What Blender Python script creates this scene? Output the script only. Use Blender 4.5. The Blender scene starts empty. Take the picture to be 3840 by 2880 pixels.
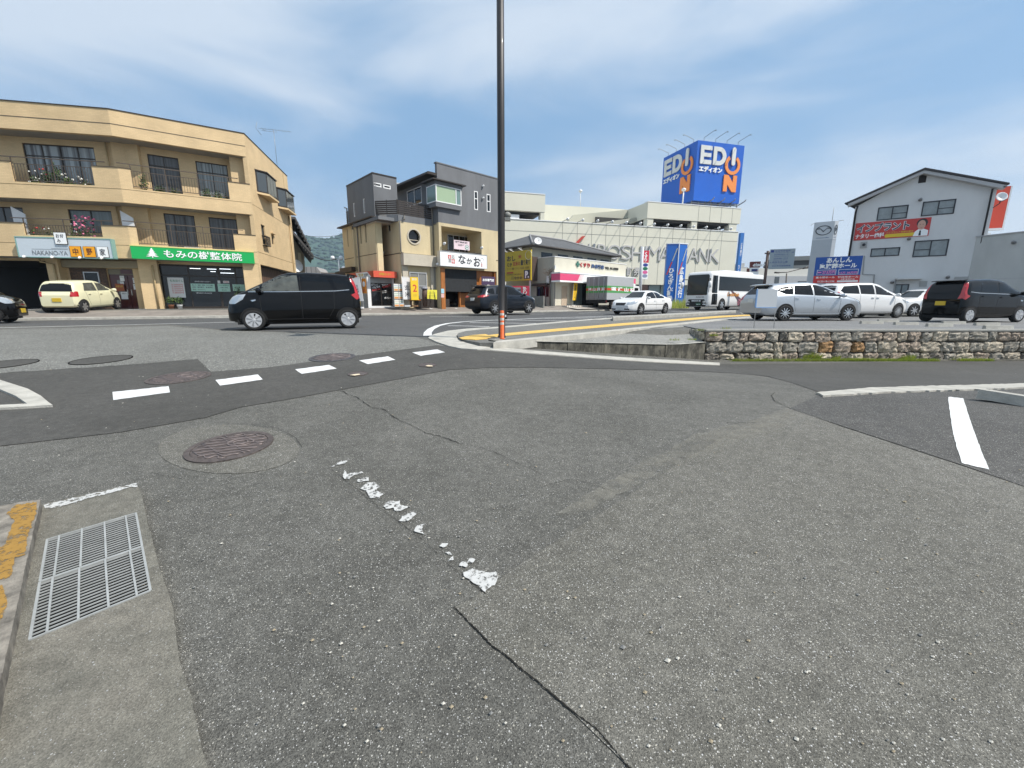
import bpy, bmesh, math, random
from mathutils import Vector, Matrix
from mathutils.geometry import tessellate_polygon, delaunay_2d_cdt
from mathutils.bvhtree import BVHTree
random.seed(7)
R = math.radians
SC = bpy.context.scene
COL = SC.collection
# ------------------------------------------------------------------ camera
FPX, PITCH, CZ = 1540.0, .1955, .8          # focal length for a 3840 px wide picture, tilt down, eye height over the main road
cam_d = bpy.data.cameras.new('camera'); cam = bpy.data.objects.new('camera', cam_d); COL.objects.link(cam)
cam_d.sensor_width = 36; cam_d.lens = 36*FPX/3840; cam_d.clip_start = .05; cam_d.clip_end = 9000
cam.location = (0, 0, CZ); cam.rotation_euler = (R(90)-PITCH, 0, 0)
SC.camera = cam
# ------------------------------------------------------------------ sky and sun
SUN_AZ, SUN_EL = 112.0, 52.0                 # heading clockwise from the view direction, height
W = bpy.data.worlds.new('World'); SC.world = W; W.use_nodes = True
def build_world():
    nt = W.node_tree; N = nt.nodes; L = nt.links; N.clear()
    out = N.new('ShaderNodeOutputWorld'); bg = N.new('ShaderNodeBackground'); sky = N.new('ShaderNodeTexSky')
    sky.sky_type = 'NISHITA'; sky.sun_disc = False; sky.sun_elevation = R(SUN_EL); sky.sun_rotation = R(SUN_AZ)
    sky.air_density = 1.0; sky.dust_density = 1.2; sky.ozone_density = 1.6
    # thin veil that evens the clear sky out, then soft streaks of high cloud
    veil = N.new('ShaderNodeMix'); veil.data_type = 'RGBA'; veil.inputs['Factor'].default_value = .72; veil.inputs['B'].default_value = (1.6, 3.0, 4.75, 1)
    tc = N.new('ShaderNodeTexCoord'); mp = N.new('ShaderNodeMapping'); mp.inputs['Scale'].default_value = (1.0, 1.2, 3.4)
    mp.inputs['Rotation'].default_value = (R(14), R(-12), R(30))
    n1 = N.new('ShaderNodeTexNoise'); n1.inputs['Scale'].default_value = 1.7; n1.inputs['Detail'].default_value = 8; n1.inputs['Roughness'].default_value = .52
    n1.inputs['Distortion'].default_value = .5
    n2 = N.new('ShaderNodeTexNoise'); n2.inputs['Scale'].default_value = .9; n2.inputs['Detail'].default_value = 3
    mu = N.new('ShaderNodeMath'); mu.operation = 'ADD'
    rp = N.new('ShaderNodeMapRange'); rp.interpolation_type = 'SMOOTHSTEP'; rp.inputs[1].default_value = .75; rp.inputs[2].default_value = 1.16; rp.inputs[3].default_value = 0; rp.inputs[4].default_value = .8
    mx = N.new('ShaderNodeMix'); mx.data_type = 'RGBA'; mx.inputs['B'].default_value = (4.9, 5.4, 6.0, 1)
    L.new(tc.outputs['Generated'], mp.inputs['Vector']); L.new(mp.outputs[0], n1.inputs['Vector']); L.new(mp.outputs[0], n2.inputs['Vector'])
    L.new(n1.outputs['Fac'], mu.inputs[0]); L.new(n2.outputs['Fac'], mu.inputs[1]); L.new(mu.outputs[0], rp.inputs[0])
    L.new(sky.outputs[0], veil.inputs['A']); L.new(veil.outputs['Result'], mx.inputs['A']); L.new(rp.outputs[0], mx.inputs['Factor'])
    L.new(mx.outputs['Result'], bg.inputs['Color']); bg.inputs['Strength'].default_value = .118
    L.new(bg.outputs[0], out.inputs['Surface'])
build_world()
sd = bpy.data.lights.new('sun', 'SUN'); sd.energy = 4.3; sd.angle = R(.6); sd.color = (1, .95, .88)
sun = bpy.data.objects.new('sun', sd); COL.objects.link(sun)
_a, _e = R(SUN_AZ), R(SUN_EL)
SUND = Vector((math.sin(_a)*math.cos(_e), math.cos(_a)*math.cos(_e), math.sin(_e)))
sun.rotation_euler = SUND.to_track_quat('Z', 'Y').to_euler(); sun.location = (20, -10, 30)
SC.view_settings.view_transform = 'Standard'; SC.view_settings.look = 'None'; SC.view_settings.gamma = 1
SC.view_settings.exposure = 0.45
SC.cycles.max_bounces = 6; SC.cycles.diffuse_bounces = 3; SC.cycles.glossy_bounces = 3; SC.cycles.transparent_max_bounces = 6
# ------------------------------------------------------------------ picture to place
_sp, _cp = math.sin(PITCH), math.cos(PITCH)
def ray(px, py):
    x = (px-1920)/FPX; y = (py-1440)/FPX
    return Vector((x, _cp-_sp*y, -_sp-_cp*y))
def at_z(px, py, z):
    r = ray(px, py); t = (z-CZ)/r.z; return Vector((r.x*t, r.y*t, z))
def at_y(px, py, Y):
    r = ray(px, py); t = Y/r.y; return Vector((r.x*t, Y, r.z*t+CZ))
def sm(x, a, b):
    t = max(0, min(1, (x-a)/(b-a))); return t*t*(3-2*t)
KERB = [(-90, -6), (-40, 10.5), (-21.4, 17.4), (-13.8, 20.6), (-8.7, 23.9), (-.46, 29.2), (7.6, 36), (17, 44.5), (80, 100), (3000, 2700)]
def pl(pts, x):
    if x <= pts[0][0]: return pts[0][1]
    for (a, b), (c, d) in zip(pts, pts[1:]):
        if x <= c: return b+(d-b)*(x-a)/(c-a)
    return pts[-1][1]
def kerb_y(X): return pl(KERB, X)
def wall_y(X): return 7.85+(X+.35)*.609 if X < 5.4 else 11.38
def zroad(X, Y): return .04+.003*max(0, min(Y, 50)-15)
def zg(X, Y):
    z = zroad(X, Y)
    q = 8-Y; z += -.075*(q+math.sqrt(q*q+1.0))/2+.0
    b = -.8*max(0, min(1, (X+.6)/6))*sm(Y, 3, 9.5)*(1-sm(Y-wall_y(X), .3, 1.3))
    z += b
    s = (Y-kerb_y(X))*.8
    if s > 0: z += .40*sm(s, .1, 2.0)
    return z
def gp(px, py, off=0):
    r = ray(px, py); t = 1.5/abs(r.z)
    lo, hi = .3, None; tt = .3; prev = .3
    while tt < 400:
        if CZ+r.z*tt < zg(r.x*tt, r.y*tt)+off: hi = tt; lo = prev; break
        prev = tt; tt *= 1.04
    if hi is None: return Vector((r.x*400, r.y*400, 0))
    for _ in range(26):
        m = (lo+hi)/2
        if CZ+r.z*m < zg(r.x*m, r.y*m)+off: hi = m
        else: lo = m
    return Vector((r.x*hi, r.y*hi, CZ+r.z*hi))
def dens(pts, step, closed=True):
    out = []; n = len(pts)
    for i in range(n if closed else n-1):
        a, b = pts[i], pts[(i+1) % n]; k = max(1, int(math.hypot(b[0]-a[0], b[1]-a[1])/step))
        for j in range(k): out.append((a[0]+(b[0]-a[0])*j/k, a[1]+(b[1]-a[1])*j/k))
    if not closed: out.append(pts[-1])
    return out
# ------------------------------------------------------------------ objects
def tag(o, label=None, cat=None, group=None, kind=None):
    if label: o['label'] = label
    if cat: o['category'] = cat
    if group: o['group'] = group
    if kind: o['kind'] = kind
    return o
def thing(name, label, cat, loc=(0, 0, 0), rz=0, group=None):
    o = bpy.data.objects.new(name, None); o.empty_display_size = .3; COL.objects.link(o)
    o.location = loc; o.rotation_euler = (0, 0, rz); tag(o, label, cat, group)
    return o
def mw(o):
    m = Matrix.Translation(o.location) @ o.rotation_euler.to_matrix().to_4x4() @ Matrix.Diagonal(o.scale).to_4x4()
    return mw(o.parent) @ m if o.parent else m
class MB:
    def __init__(s): s.v = []; s.f = []; s.m = []; s.s = []
    def add(s, vs, fs, mat=0, smooth=False):
        k = len(s.v); s.v += [tuple(v) for v in vs]
        for f in fs: s.f.append([i+k for i in f]); s.m.append(mat); s.s.append(smooth)
        return s
    def box(s, a, b, mat=0, M=None):
        (x0, y0, z0), (x1, y1, z1) = a, b
        vs = [Vector(p) for p in ((x0, y0, z0), (x1, y0, z0), (x1, y1, z0), (x0, y1, z0), (x0, y0, z1), (x1, y0, z1), (x1, y1, z1), (x0, y1, z1))]
        if M: vs = [M @ v for v in vs]
        return s.add(vs, [(0, 3, 2, 1), (4, 5, 6, 7), (0, 1, 5, 4), (1, 2, 6, 5), (2, 3, 7, 6), (3, 0, 4, 7)], mat)
    def tube(s, pts, r, n=8, mat=0, caps=True, smooth=True):
        pts = [Vector(p) for p in pts]; k = len(pts); rs = r if isinstance(r, (list, tuple)) else [r]*k; vs = []; fs = []
        for i, p in enumerate(pts):
            d = (pts[min(i+1, k-1)]-pts[max(i-1, 0)]).normalized()
            up = Vector((0, 0, 1)) if abs(d.z) < .9 else Vector((1, 0, 0))
            a = d.cross(up).normalized(); b = d.cross(a)
            for j in range(n): t = 2*math.pi*j/n; vs.append(p+(a*math.cos(t)+b*math.sin(t))*rs[i])
        for i in range(k-1):
            for j in range(n): fs.append((i*n+j, i*n+(j+1) % n, (i+1)*n+(j+1) % n, (i+1)*n+j))
        s.add(vs, fs, mat, smooth)
        if caps: s.add(vs[:n], [tuple(range(n))], mat); s.add(vs[-n:], [tuple(range(n))], mat)
        return s
    def lathe(s, prof, n=24, mat=0, M=None, smooth=True):   # prof: (r, z) about z
        vs = []; fs = []; k = len(prof)
        for r, z in prof:
            for j in range(n):
                t = 2*math.pi*j/n; v = Vector((r*math.cos(t), r*math.sin(t), z)); vs.append(M @ v if M else v)
        for i in range(k-1):
            for j in range(n): fs.append((i*n+j, i*n+(j+1) % n, (i+1)*n+(j+1) % n, (i+1)*n+j))
        s.add(vs, fs, mat, smooth)
        s.add(vs[:n], [tuple(range(n))], mat); s.add(vs[-n:], [tuple(range(n))], mat)
        return s
    def prism(s, loops, d0, d1, fn, mat=0, side=None):
        loops = [[(p[0], p[1]) for p in l] for l in loops]
        tr = tessellate_polygon([[Vector((p[0], p[1], 0)) for p in l] for l in loops])
        flat = [p for l in loops for p in l]; n = len(flat)
        vs = [fn(p[0], p[1], d1) for p in flat]
        if d0 == d1: return s.add(vs, [tuple(t) for t in tr], mat)
        vs += [fn(p[0], p[1], d0) for p in flat]
        fs = [tuple(t) for t in tr]+[tuple(i+n for i in reversed(t)) for t in tr]
        s.add(vs, fs, mat)
        sf = []; o = 0
        for l in loops:
            m = len(l)
            for i in range(m): sf.append((o+i, o+(i+1) % m, n+o+(i+1) % m, n+o+i))
            o += m
        s.add(vs, sf, mat if side is None else side)
        return s
    def blob(s, c, r, mat=0, n=8, squash=1):
        c = Vector(c); prof = [(r*math.sin(math.pi*i/n), -r*squash*math.cos(math.pi*i/n)) for i in range(n+1)]
        prof[0] = (r*.02, prof[0][1]); prof[-1] = (r*.02, prof[-1][1])
        return s.lathe(prof, 12, mat, Matrix.Translation(c))
    def build(s, name, mats, parent=None, world=True, fix=True, label=None):
        me = bpy.data.meshes.new(name)
        vs = s.v
        if parent is not None and world:
            inv = mw(parent).inverted(); vs = [inv @ Vector(v) for v in vs]
        me.from_pydata([tuple(v) for v in vs], [], s.f)
        if not isinstance(mats, (list, tuple)): mats = [mats]
        for m in mats: me.materials.append(m)
        me.polygons.foreach_set('material_index', s.m); me.polygons.foreach_set('use_smooth', s.s)
        if fix:
            bm = bmesh.new(); bm.from_mesh(me); bmesh.ops.remove_doubles(bm, verts=bm.verts, dist=1e-5)
            bmesh.ops.recalc_face_normals(bm, faces=bm.faces); bm.to_mesh(me); bm.free()
        me.update()
        o = bpy.data.objects.new(name, me); COL.objects.link(o)
        if parent is not None: o.parent = parent
        if label: o['label'] = label
        return o
class Fr:
    """upright plane: u runs to the right along heading h, z up, d out towards the street"""
    def __init__(s, o, h):
        s.o = Vector((o[0], o[1], 0)); s.h = h; a = R(h); s.u = Vector((math.sin(a), math.cos(a), 0)); s.n = Vector((math.cos(a), -math.sin(a), 0))
    def p(s, u, z, d=0): return s.o+s.u*u+s.n*d+Vector((0, 0, z))
    def uz(s, px, py, d=0):
        r = ray(px, py); o = s.o+s.n*d; t = o.dot(s.n)/r.dot(s.n); w = r*t
        return ((w-s.o).dot(s.u), w.z+CZ)
    def box(s, mb, u0, u1, z0, z1, d0, d1, mat=0):
        vs = [s.p(u, z, d) for z in (z0, z1) for u, d in ((u0, d1), (u1, d1), (u1, d0), (u0, d0))]
        mb.add(vs, [(0, 3, 2, 1), (4, 5, 6, 7), (0, 1, 5, 4), (1, 2, 6, 5), (2, 3, 7, 6), (3, 0, 4, 7)], mat); return mb
    def rect(s, a, b, d=0):          # two picture corners, top left and bottom right
        (u0, z1), (u1, z0) = s.uz(*a, d), s.uz(*b, d); return u0, u1, z0, z1
    def poly(s, mb, loops, d0, d1, mat=0, side=None):
        if not isinstance(loops[0][0], (list, tuple)): loops = [loops]
        return mb.prism(loops, d0, d1, s.p, mat, side)
    def pts(s, L, d=0): return [s.uz(*p, d) for p in L]
def rc(u0, u1, z0, z1): return [(u0, z0), (u1, z0), (u1, z1), (u0, z1)]
_tc = {}
def glyphs(body, bold, vert=False, sp=1.0):
    k = (body, bold, vert, sp)
    if k not in _tc:
        c = bpy.data.curves.new('lettering', 'FONT'); c.body = '\n'.join(body) if vert else body; c.offset = bold; c.resolution_u = 3
        c.space_character = sp
        if vert: c.align_x = 'CENTER'; c.space_line = sp
        o = bpy.data.objects.new('lettering', c); COL.objects.link(o)
        me = bpy.data.meshes.new_from_object(o.evaluated_get(bpy.context.evaluated_depsgraph_get()))
        vs = [v.co.copy() for v in me.vertices]; fs = [tuple(p.vertices) for p in me.polygons]
        bpy.data.objects.remove(o); bpy.data.curves.remove(c); bpy.data.meshes.remove(me)
        x0 = min(v.x for v in vs); x1 = max(v.x for v in vs); y0 = min(v.y for v in vs); y1 = max(v.y for v in vs)
        _tc[k] = ([((v.x-x0)/(x1-x0), (v.y-y0)/(y1-y0)) for v in vs], fs)
    return _tc[k]
def text(mb, F, body, u0, u1, z0, z1, d, ext=.0, bold=.0, mat=0, vert=False, skew=0, sp=1.0, rise=0):
    g, fs = glyphs(body, bold, vert, sp)
    f = lambda q, dd: F.p(u0+(u1-u0)*q[0]+skew*(z1-z0)*q[1], z0+(z1-z0)*q[1]+rise*q[0], dd)
    vs = [f(q, d+ext) for q in g]
    mb.add(vs, fs, mat)
    if ext > 0:
        ec = {}
        for t in fs:
            for i in range(len(t)):
                e = (t[i], t[(i+1) % len(t)]); r = (e[1], e[0])
                if r in ec: del ec[r]
                else: ec[e] = 1
        vb = [f(q, d) for q in g]; n = len(vs)
        mb.add(vs+vb, [(a, b, b+n, a+n) for a, b in ec], mat)
    return mb
def tubes(name, L, r, m, t, n=8):          # each run of pipe a part of its own
    for p in L: mb = MB(); mb.tube(p, r, n); mb.build(name, m, t)
# ------------------------------------------------------------------ materials
_mc = {}
def nodes(name):
    m = bpy.data.materials.new(name); m.use_nodes = True; nt = m.node_tree
    return m, nt, nt.nodes, nt.links, nt.nodes['Principled BSDF']
def mat(name, c, rough=.6, metal=0, spec=.5, var=0., vs=3., bump=0., bs=60., coat=0., emit=None, es=1, streak=0.):
    if name in _mc: return _mc[name]
    m, nt, N, L, b = nodes(name)
    b.inputs['Base Color'].default_value = (*c, 1); b.inputs['Roughness'].default_value = rough; b.inputs['Metallic'].default_value = metal
    b.inputs['Specular IOR Level'].default_value = spec; b.inputs['Coat Weight'].default_value = coat; b.inputs['Coat Roughness'].default_value = .03
    if emit: b.inputs['Emission Color'].default_value = (*emit, 1); b.inputs['Emission Strength'].default_value = es
    tc = N.new('ShaderNodeTexCoord')
    if var > 0:
        n = N.new('ShaderNodeTexNoise'); n.inputs['Scale'].default_value = vs; n.inputs['Detail'].default_value = 6; n.inputs['Roughness'].default_value = .65
        if streak:
            mp = N.new('ShaderNodeMapping'); mp.inputs['Scale'].default_value = (1, 1, streak); L.new(tc.outputs['Object'], mp.inputs[0]); L.new(mp.outputs[0], n.inputs['Vector'])
        else: L.new(tc.outputs['Object'], n.inputs['Vector'])
        r = N.new('ShaderNodeMapRange'); r.inputs[1].default_value = .3; r.inputs[2].default_value = .7; r.inputs[3].default_value = 1-var; r.inputs[4].default_value = 1+var
        L.new(n.outputs['Fac'], r.inputs[0])
        mx = N.new('ShaderNodeMix'); mx.data_type = 'RGBA'; mx.blend_type = 'MULTIPLY'; mx.inputs['Factor'].default_value = 1; mx.inputs['A'].default_value = (*c, 1)
        L.new(r.outputs[0], mx.inputs['B']); L.new(mx.outputs['Result'], b.inputs['Base Color'])
    if bump > 0:
        n = N.new('ShaderNodeTexNoise'); n.inputs['Scale'].default_value = bs; n.inputs['Detail'].default_value = 3; L.new(tc.outputs['Object'], n.inputs['Vector'])
        bp = N.new('ShaderNodeBump'); bp.inputs['Strength'].default_value = bump; bp.inputs['Distance'].default_value = .02
        L.new(n.outputs['Fac'], bp.inputs['Height']); L.new(bp.outputs[0], b.inputs['Normal'])
    _mc[name] = m; return m
def asphalt(name, c, c2, agg=.5, scale=95, bright=.3, tint=(.9, .85, .7), blot=.5, bump=.5, dens=.86):
    m, nt, N, L, b = nodes(name); b.inputs['Roughness'].default_value = .82; b.inputs['Specular IOR Level'].default_value = .35
    tc = N.new('ShaderNodeTexCoord'); O = tc.outputs['Object']
    def noise(s, d=5, r=.6, dist=0):
        n = N.new('ShaderNodeTexNoise'); n.inputs['Scale'].default_value = s; n.inputs['Detail'].default_value = d; n.inputs['Roughness'].default_value = r
        n.inputs['Distortion'].default_value = dist; L.new(O, n.inputs['Vector']); return n.outputs['Fac']
    def ramp(x, a, b_, c0=0., c1=1.):
        r = N.new('ShaderNodeMapRange'); r.inputs[1].default_value = a; r.inputs[2].default_value = b_; r.inputs[3].default_value = c0; r.inputs[4].default_value = c1
        L.new(x, r.inputs[0]); return r.outputs[0]
    def mix(f, A, B, mode='MIX'):
        x = N.new('ShaderNodeMix'); x.data_type = 'RGBA'; x.blend_type = mode
        for key, v in (('Factor', f), ('A', A), ('B', B)):
            if isinstance(v, (int, float)): x.inputs[key].default_value = v
            elif isinstance(v, tuple): x.inputs[key].default_value = (*v, 1)
            else: L.new(v, x.inputs[key])
        return x.outputs['Result']
    base = mix(ramp(noise(.55, 6, .7, .4), .36, .64), c, c2)
    base = mix(ramp(noise(2.7, 5, .7), .35, .7, 0, blot), base, tuple(x*.8 for x in c))
    v = N.new('ShaderNodeTexVoronoi'); v.inputs['Scale'].default_value = scale; L.new(O, v.inputs['Vector'])
    sp_ = N.new('ShaderNodeSeparateColor'); L.new(v.outputs['Color'], sp_.inputs[0])
    base = mix(agg, base, ramp(sp_.outputs[0], 0, 1, .35, 1.7), 'MULTIPLY')
    base = mix(1., base, ramp(noise(16, 3, .6), .3, .7, .82, 1.18), 'MULTIPLY')
    # pale chips of stone showing at the surface, small and apart
    chip = base
    for sc2, lim, dn in ((scale*.42, .30, dens), (scale*.8, .34, dens-.05)):
        w = N.new('ShaderNodeTexVoronoi'); w.inputs['Scale'].default_value = sc2; L.new(O, w.inputs['Vector']); q = N.new('ShaderNodeSeparateColor'); L.new(w.outputs['Color'], q.inputs[0])
        k = N.new('ShaderNodeMath'); k.operation = 'MULTIPLY'; L.new(ramp(q.outputs[1], dn, dn+.02), k.inputs[0]); L.new(ramp(w.outputs['Distance'], lim, lim+.08, 1, 0), k.inputs[1])
        chip = mix(k.outputs[0], chip, mix(q.outputs[2], tuple(bright*x for x in tint), (bright*1.1, bright*1.1, bright*1.08)))
    L.new(chip, b.inputs['Base Color'])
    bp = N.new('ShaderNodeBump'); bp.inputs['Strength'].default_value = bump; bp.inputs['Distance'].default_value = .004
    L.new(v.outputs['Distance'], bp.inputs['Height']); L.new(bp.outputs[0], b.inputs['Normal'])
    return m
def tiles(name, c, mortar, h, bw=.24, bh=.075, ms=.012, var=.12, rough=.7, off=.5):
    """small wall tiles or boards laid along heading h"""
    m, nt, N, L, b = nodes(name); b.inputs['Roughness'].default_value = rough
    tc = N.new('ShaderNodeTexCoord'); dp = N.new('ShaderNodeVectorMath'); dp.operation = 'DOT_PRODUCT'; a = R(h)
    dp.inputs[1].default_value = (math.sin(a), math.cos(a), 0); sx = N.new('ShaderNodeSeparateXYZ'); cb = N.new('ShaderNodeCombineXYZ')
    g = N.new('ShaderNodeNewGeometry')
    L.new(g.outputs['Position'], dp.inputs[0]); L.new(g.outputs['Position'], sx.inputs[0]); L.new(dp.outputs['Value'], cb.inputs[0]); L.new(sx.outputs[2], cb.inputs[1])
    br = N.new('ShaderNodeTexBrick'); br.inputs['Scale'].default_value = 1; br.inputs['Brick Width'].default_value = bw; br.inputs['Row Height'].default_value = bh
    br.inputs['Mortar Size'].default_value = ms; br.inputs['Color1'].default_value = (*[x*(1-var) for x in c], 1); br.inputs['Color2'].default_value = (*[x*(1+var) for x in c], 1)
    br.inputs['Mortar'].default_value = (*mortar, 1); br.offset = off; L.new(cb.outputs[0], br.inputs['Vector'])
    n = N.new('ShaderNodeTexNoise'); n.inputs['Scale'].default_value = 1.3; n.inputs['Detail'].default_value = 5; L.new(tc.outputs['Object'], n.inputs['Vector'])
    r = N.new('ShaderNodeMapRange'); r.inputs[1].default_value = .3; r.inputs[2].default_value = .7; r.inputs[3].default_value = .9; r.inputs[4].default_value = 1.07; L.new(n.outputs['Fac'], r.inputs[0])
    mx = N.new('ShaderNodeMix'); mx.data_type = 'RGBA'; mx.blend_type = 'MULTIPLY'; mx.inputs['Factor'].default_value = 1
    L.new(br.outputs['Color'], mx.inputs['A']); L.new(r.outputs[0], mx.inputs['B']); L.new(mx.outputs['Result'], b.inputs['Base Color'])
    return m
def curtain_glass(name, c, c2, h, s=9.):
    m, nt, N, L, b = nodes(name); b.inputs['Roughness'].default_value = .35; b.inputs['Coat Weight'].default_value = .5; b.inputs['Coat Roughness'].default_value = .03
    g = N.new('ShaderNodeNewGeometry'); dp = N.new('ShaderNodeVectorMath'); dp.operation = 'DOT_PRODUCT'; a = R(h); dp.inputs[1].default_value = (math.sin(a), math.cos(a), 0)
    L.new(g.outputs['Position'], dp.inputs[0]); n = N.new('ShaderNodeTexNoise'); n.noise_dimensions = '1D'; n.inputs['Scale'].default_value = s; n.inputs['Detail'].default_value = 2
    L.new(dp.outputs['Value'], n.inputs['W']); r = N.new('ShaderNodeMix'); r.data_type = 'RGBA'; r.inputs['A'].default_value = (*c, 1); r.inputs['B'].default_value = (*c2, 1)
    q = N.new('ShaderNodeMapRange'); q.inputs[1].default_value = .38; q.inputs[2].default_value = .62; L.new(n.outputs['Fac'], q.inputs[0]); L.new(q.outputs[0], r.inputs['Factor'])
    L.new(r.outputs['Result'], b.inputs['Base Color']); return m
def flaky(name, c, scale=45, lo=.42, hi=.5, rough=.8, amax=1.):
    m, nt, N, L, b = nodes(name); b.inputs['Roughness'].default_value = rough; tc = N.new('ShaderNodeTexCoord'); n = N.new('ShaderNodeTexNoise'); n.inputs['Scale'].default_value = scale; n.inputs['Detail'].default_value = 6; n.inputs['Roughness'].default_value = .75; L.new(tc.outputs['Object'], n.inputs['Vector'])
    r = N.new('ShaderNodeMapRange'); r.inputs[1].default_value = lo; r.inputs[2].default_value = hi; r.inputs[4].default_value = amax; L.new(n.outputs['Fac'], r.inputs[0]); L.new(r.outputs[0], b.inputs['Alpha'])
    n2 = N.new('ShaderNodeTexNoise'); n2.inputs['Scale'].default_value = 22; n2.inputs['Detail'].default_value = 5; L.new(tc.outputs['Object'], n2.inputs['Vector']); x = N.new('ShaderNodeMix'); x.data_type = 'RGBA'; x.inputs['A'].default_value = (*[k*.72 for k in c], 1); x.inputs['B'].default_value = (*c, 1); L.new(n2.outputs['Fac'], x.inputs['Factor']); L.new(x.outputs['Result'], b.inputs['Base Color']); return m
# ================================================================== ground
M_OLD = asphalt('asphalt_old', (.084, .082, .072), (.122, .119, .106), agg=.8, scale=290, bright=.40, blot=.5, dens=.925)
M_PATCH = asphalt('asphalt_olive', (.104, .1, .085), (.136, .131, .114), agg=.75, scale=300, bright=.42, blot=.35, dens=.895)
M_BAND = asphalt('asphalt_fine', (.058, .056, .05), (.078, .075, .068), agg=.4, scale=260, bright=.2, blot=.5, dens=.985, bump=.2)
M_DARK = asphalt('asphalt_dark', (.06, .058, .054), (.085, .083, .077), agg=.7, scale=220, bright=.34, blot=.45, dens=.93)
M_ROAD = asphalt('asphalt_road', (.072, .073, .073), (.092, .093, .092), agg=.45, scale=150, bright=.22, blot=.4, dens=.95)
M_LOT = asphalt('asphalt_lot', (.13, .13, .12), (.165, .163, .15), agg=.4, scale=150, bright=.3, blot=.3, dens=.93)
M_FORE = asphalt('asphalt_grey', (.125, .125, .112), (.165, .165, .15), agg=.8, scale=110, bright=.42, blot=.4, dens=.86)
M_CONC = mat('concrete', (.33, .32, .285), .85, var=.22, vs=3.5, bump=.4, bs=90)
M_CONCD = mat('concrete_dirty', (.15, .145, .125), .9, var=.35, vs=5, bump=.5, bs=60)
M_APRON = asphalt('concrete_apron', (.125, .122, .102), (.185, .17, .14), agg=.45, scale=260, bright=.3, blot=.6, dens=.975)
M_LINE = mat('line_paint', (.64, .645, .63), .7, var=.14, vs=22, bump=.3, bs=200)
M_LINEW = mat('line_paint_worn', (.52, .52, .50), .8, var=.3, vs=14, bump=.3, bs=200)
M_YEL = mat('yellow_paint', (.62, .40, .10), .75, var=.2, vs=9)
M_YELS = flaky('yellow_stain', (.34, .19, .035), 28, .36, .50); M_FLAKE = flaky('flaking_paint', (.55, .55, .53), 38, .40, .50)
M_KSTONE = mat('kerb_stone', (.40, .385, .34), .85, var=.25, vs=4, bump=.4, bs=60)
M_BLACK = mat('black_void', (.006, .006, .006), .9, spec=.1)  # black colour in place of deep shade below the grating and inside the pharmacy
def axis(segs):
    out = []
    for a, b, st in segs:
        n = max(1, int(round((b-a)/st))); out += [a+(b-a)*i/n for i in range(n)]
    out.append(segs[-1][1]); return out
def build_ground():
    xs = axis([(-3200, -200, 500), (-200, -50, 25), (-50, -12, 1.5), (-12, 12, .15), (12, 50, 1.5), (50, 200, 25), (200, 3200, 500)])
    ys = axis([(-300, -20, 140), (-20, -2, 3), (-2, 15, .15), (15, 50, 1.2), (50, 200, 25), (200, 3600, 400)])
    mb = MB(); nx = len(xs)
    mb.add([(x, y, zg(x, y)) for y in ys for x in xs], [(j*nx+i, j*nx+i+1, (j+1)*nx+i+1, (j+1)*nx+i) for j in range(len(ys)-1) for i in range(nx-1)])
    tag(mb.build('ground', M_OLD, fix=False), kind='structure')
build_ground()
def inside(p, poly):
    c = False; n = len(poly)
    for i in range(n):
        (x1, y1), (x2, y2) = poly[i], poly[(i+1) % n]
        if (y1 > p[1]) != (y2 > p[1]) and p[0] < (x2-x1)*(p[1]-y1)/(y2-y1)+x1: c = not c
    return c
def drape(mb, poly, off=.006, grid=.3, zf=None, holes=(), thick=0, mat=0):
    zf = zf or zg
    V = [Vector(p) for p in poly]; E = [(i, (i+1) % len(poly)) for i in range(len(poly))]
    for h in holes:
        k = len(V); V += [Vector(p) for p in h]; E += [(k+i, k+(i+1) % len(h)) for i in range(len(h))]
    x0 = min(p[0] for p in poly); x1 = max(p[0] for p in poly); y0 = min(p[1] for p in poly); y1 = max(p[1] for p in poly)
    g = max(grid, (x1-x0)/150, (y1-y0)/150)
    x = x0+g/2
    while x < x1:
        y = y0+g/2
        while y < y1:
            if inside((x, y), poly) and not any(inside((x, y), h) for h in holes): V.append(Vector((x, y)))
            y += g
        x += g
    ov, oe, of, *_ = delaunay_2d_cdt(V, E, [], 0, 1e-5)
    fs = []
    for f in of:
        c = (sum(ov[i].x for i in f)/len(f), sum(ov[i].y for i in f)/len(f))
        if inside(c, poly) and not any(inside(c, h) for h in holes): fs.append(tuple(f))
    vs = [(v.x, v.y, zf(v.x, v.y)+off) for v in ov]
    mb.add(vs, fs, mat)
    for l in [poly]+list(holes) if thick else []:
        n = len(l); t = [(p[0], p[1], zf(*p)+off) for p in l]; b = [(p[0], p[1], zf(*p)+off-thick) for p in l]
        mb.add(t+b, [(i, (i+1) % n, n+(i+1) % n, n+i) for i in range(n)], mat)
    return mb
def G(pts, off=0, step=50, closed=True):
    return [tuple(gp(x, y, off)[:2]) for x, y in dens(pts, step, closed)]
def sheet(name, pts, m, off=.006, step=50, grid=.3, thick=0, px=True, **kw):
    mb = MB(); drape(mb, G(pts, off, step) if px else pts, off, grid, thick=thick, **kw)
    return tag(mb.build(name, m, fix=False), kind='structure')
def jit(l, a, seed=1):
    r = random.Random(seed); return [(x+r.uniform(-a, a), y+r.uniform(-a, a)) for x, y in l]
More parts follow.
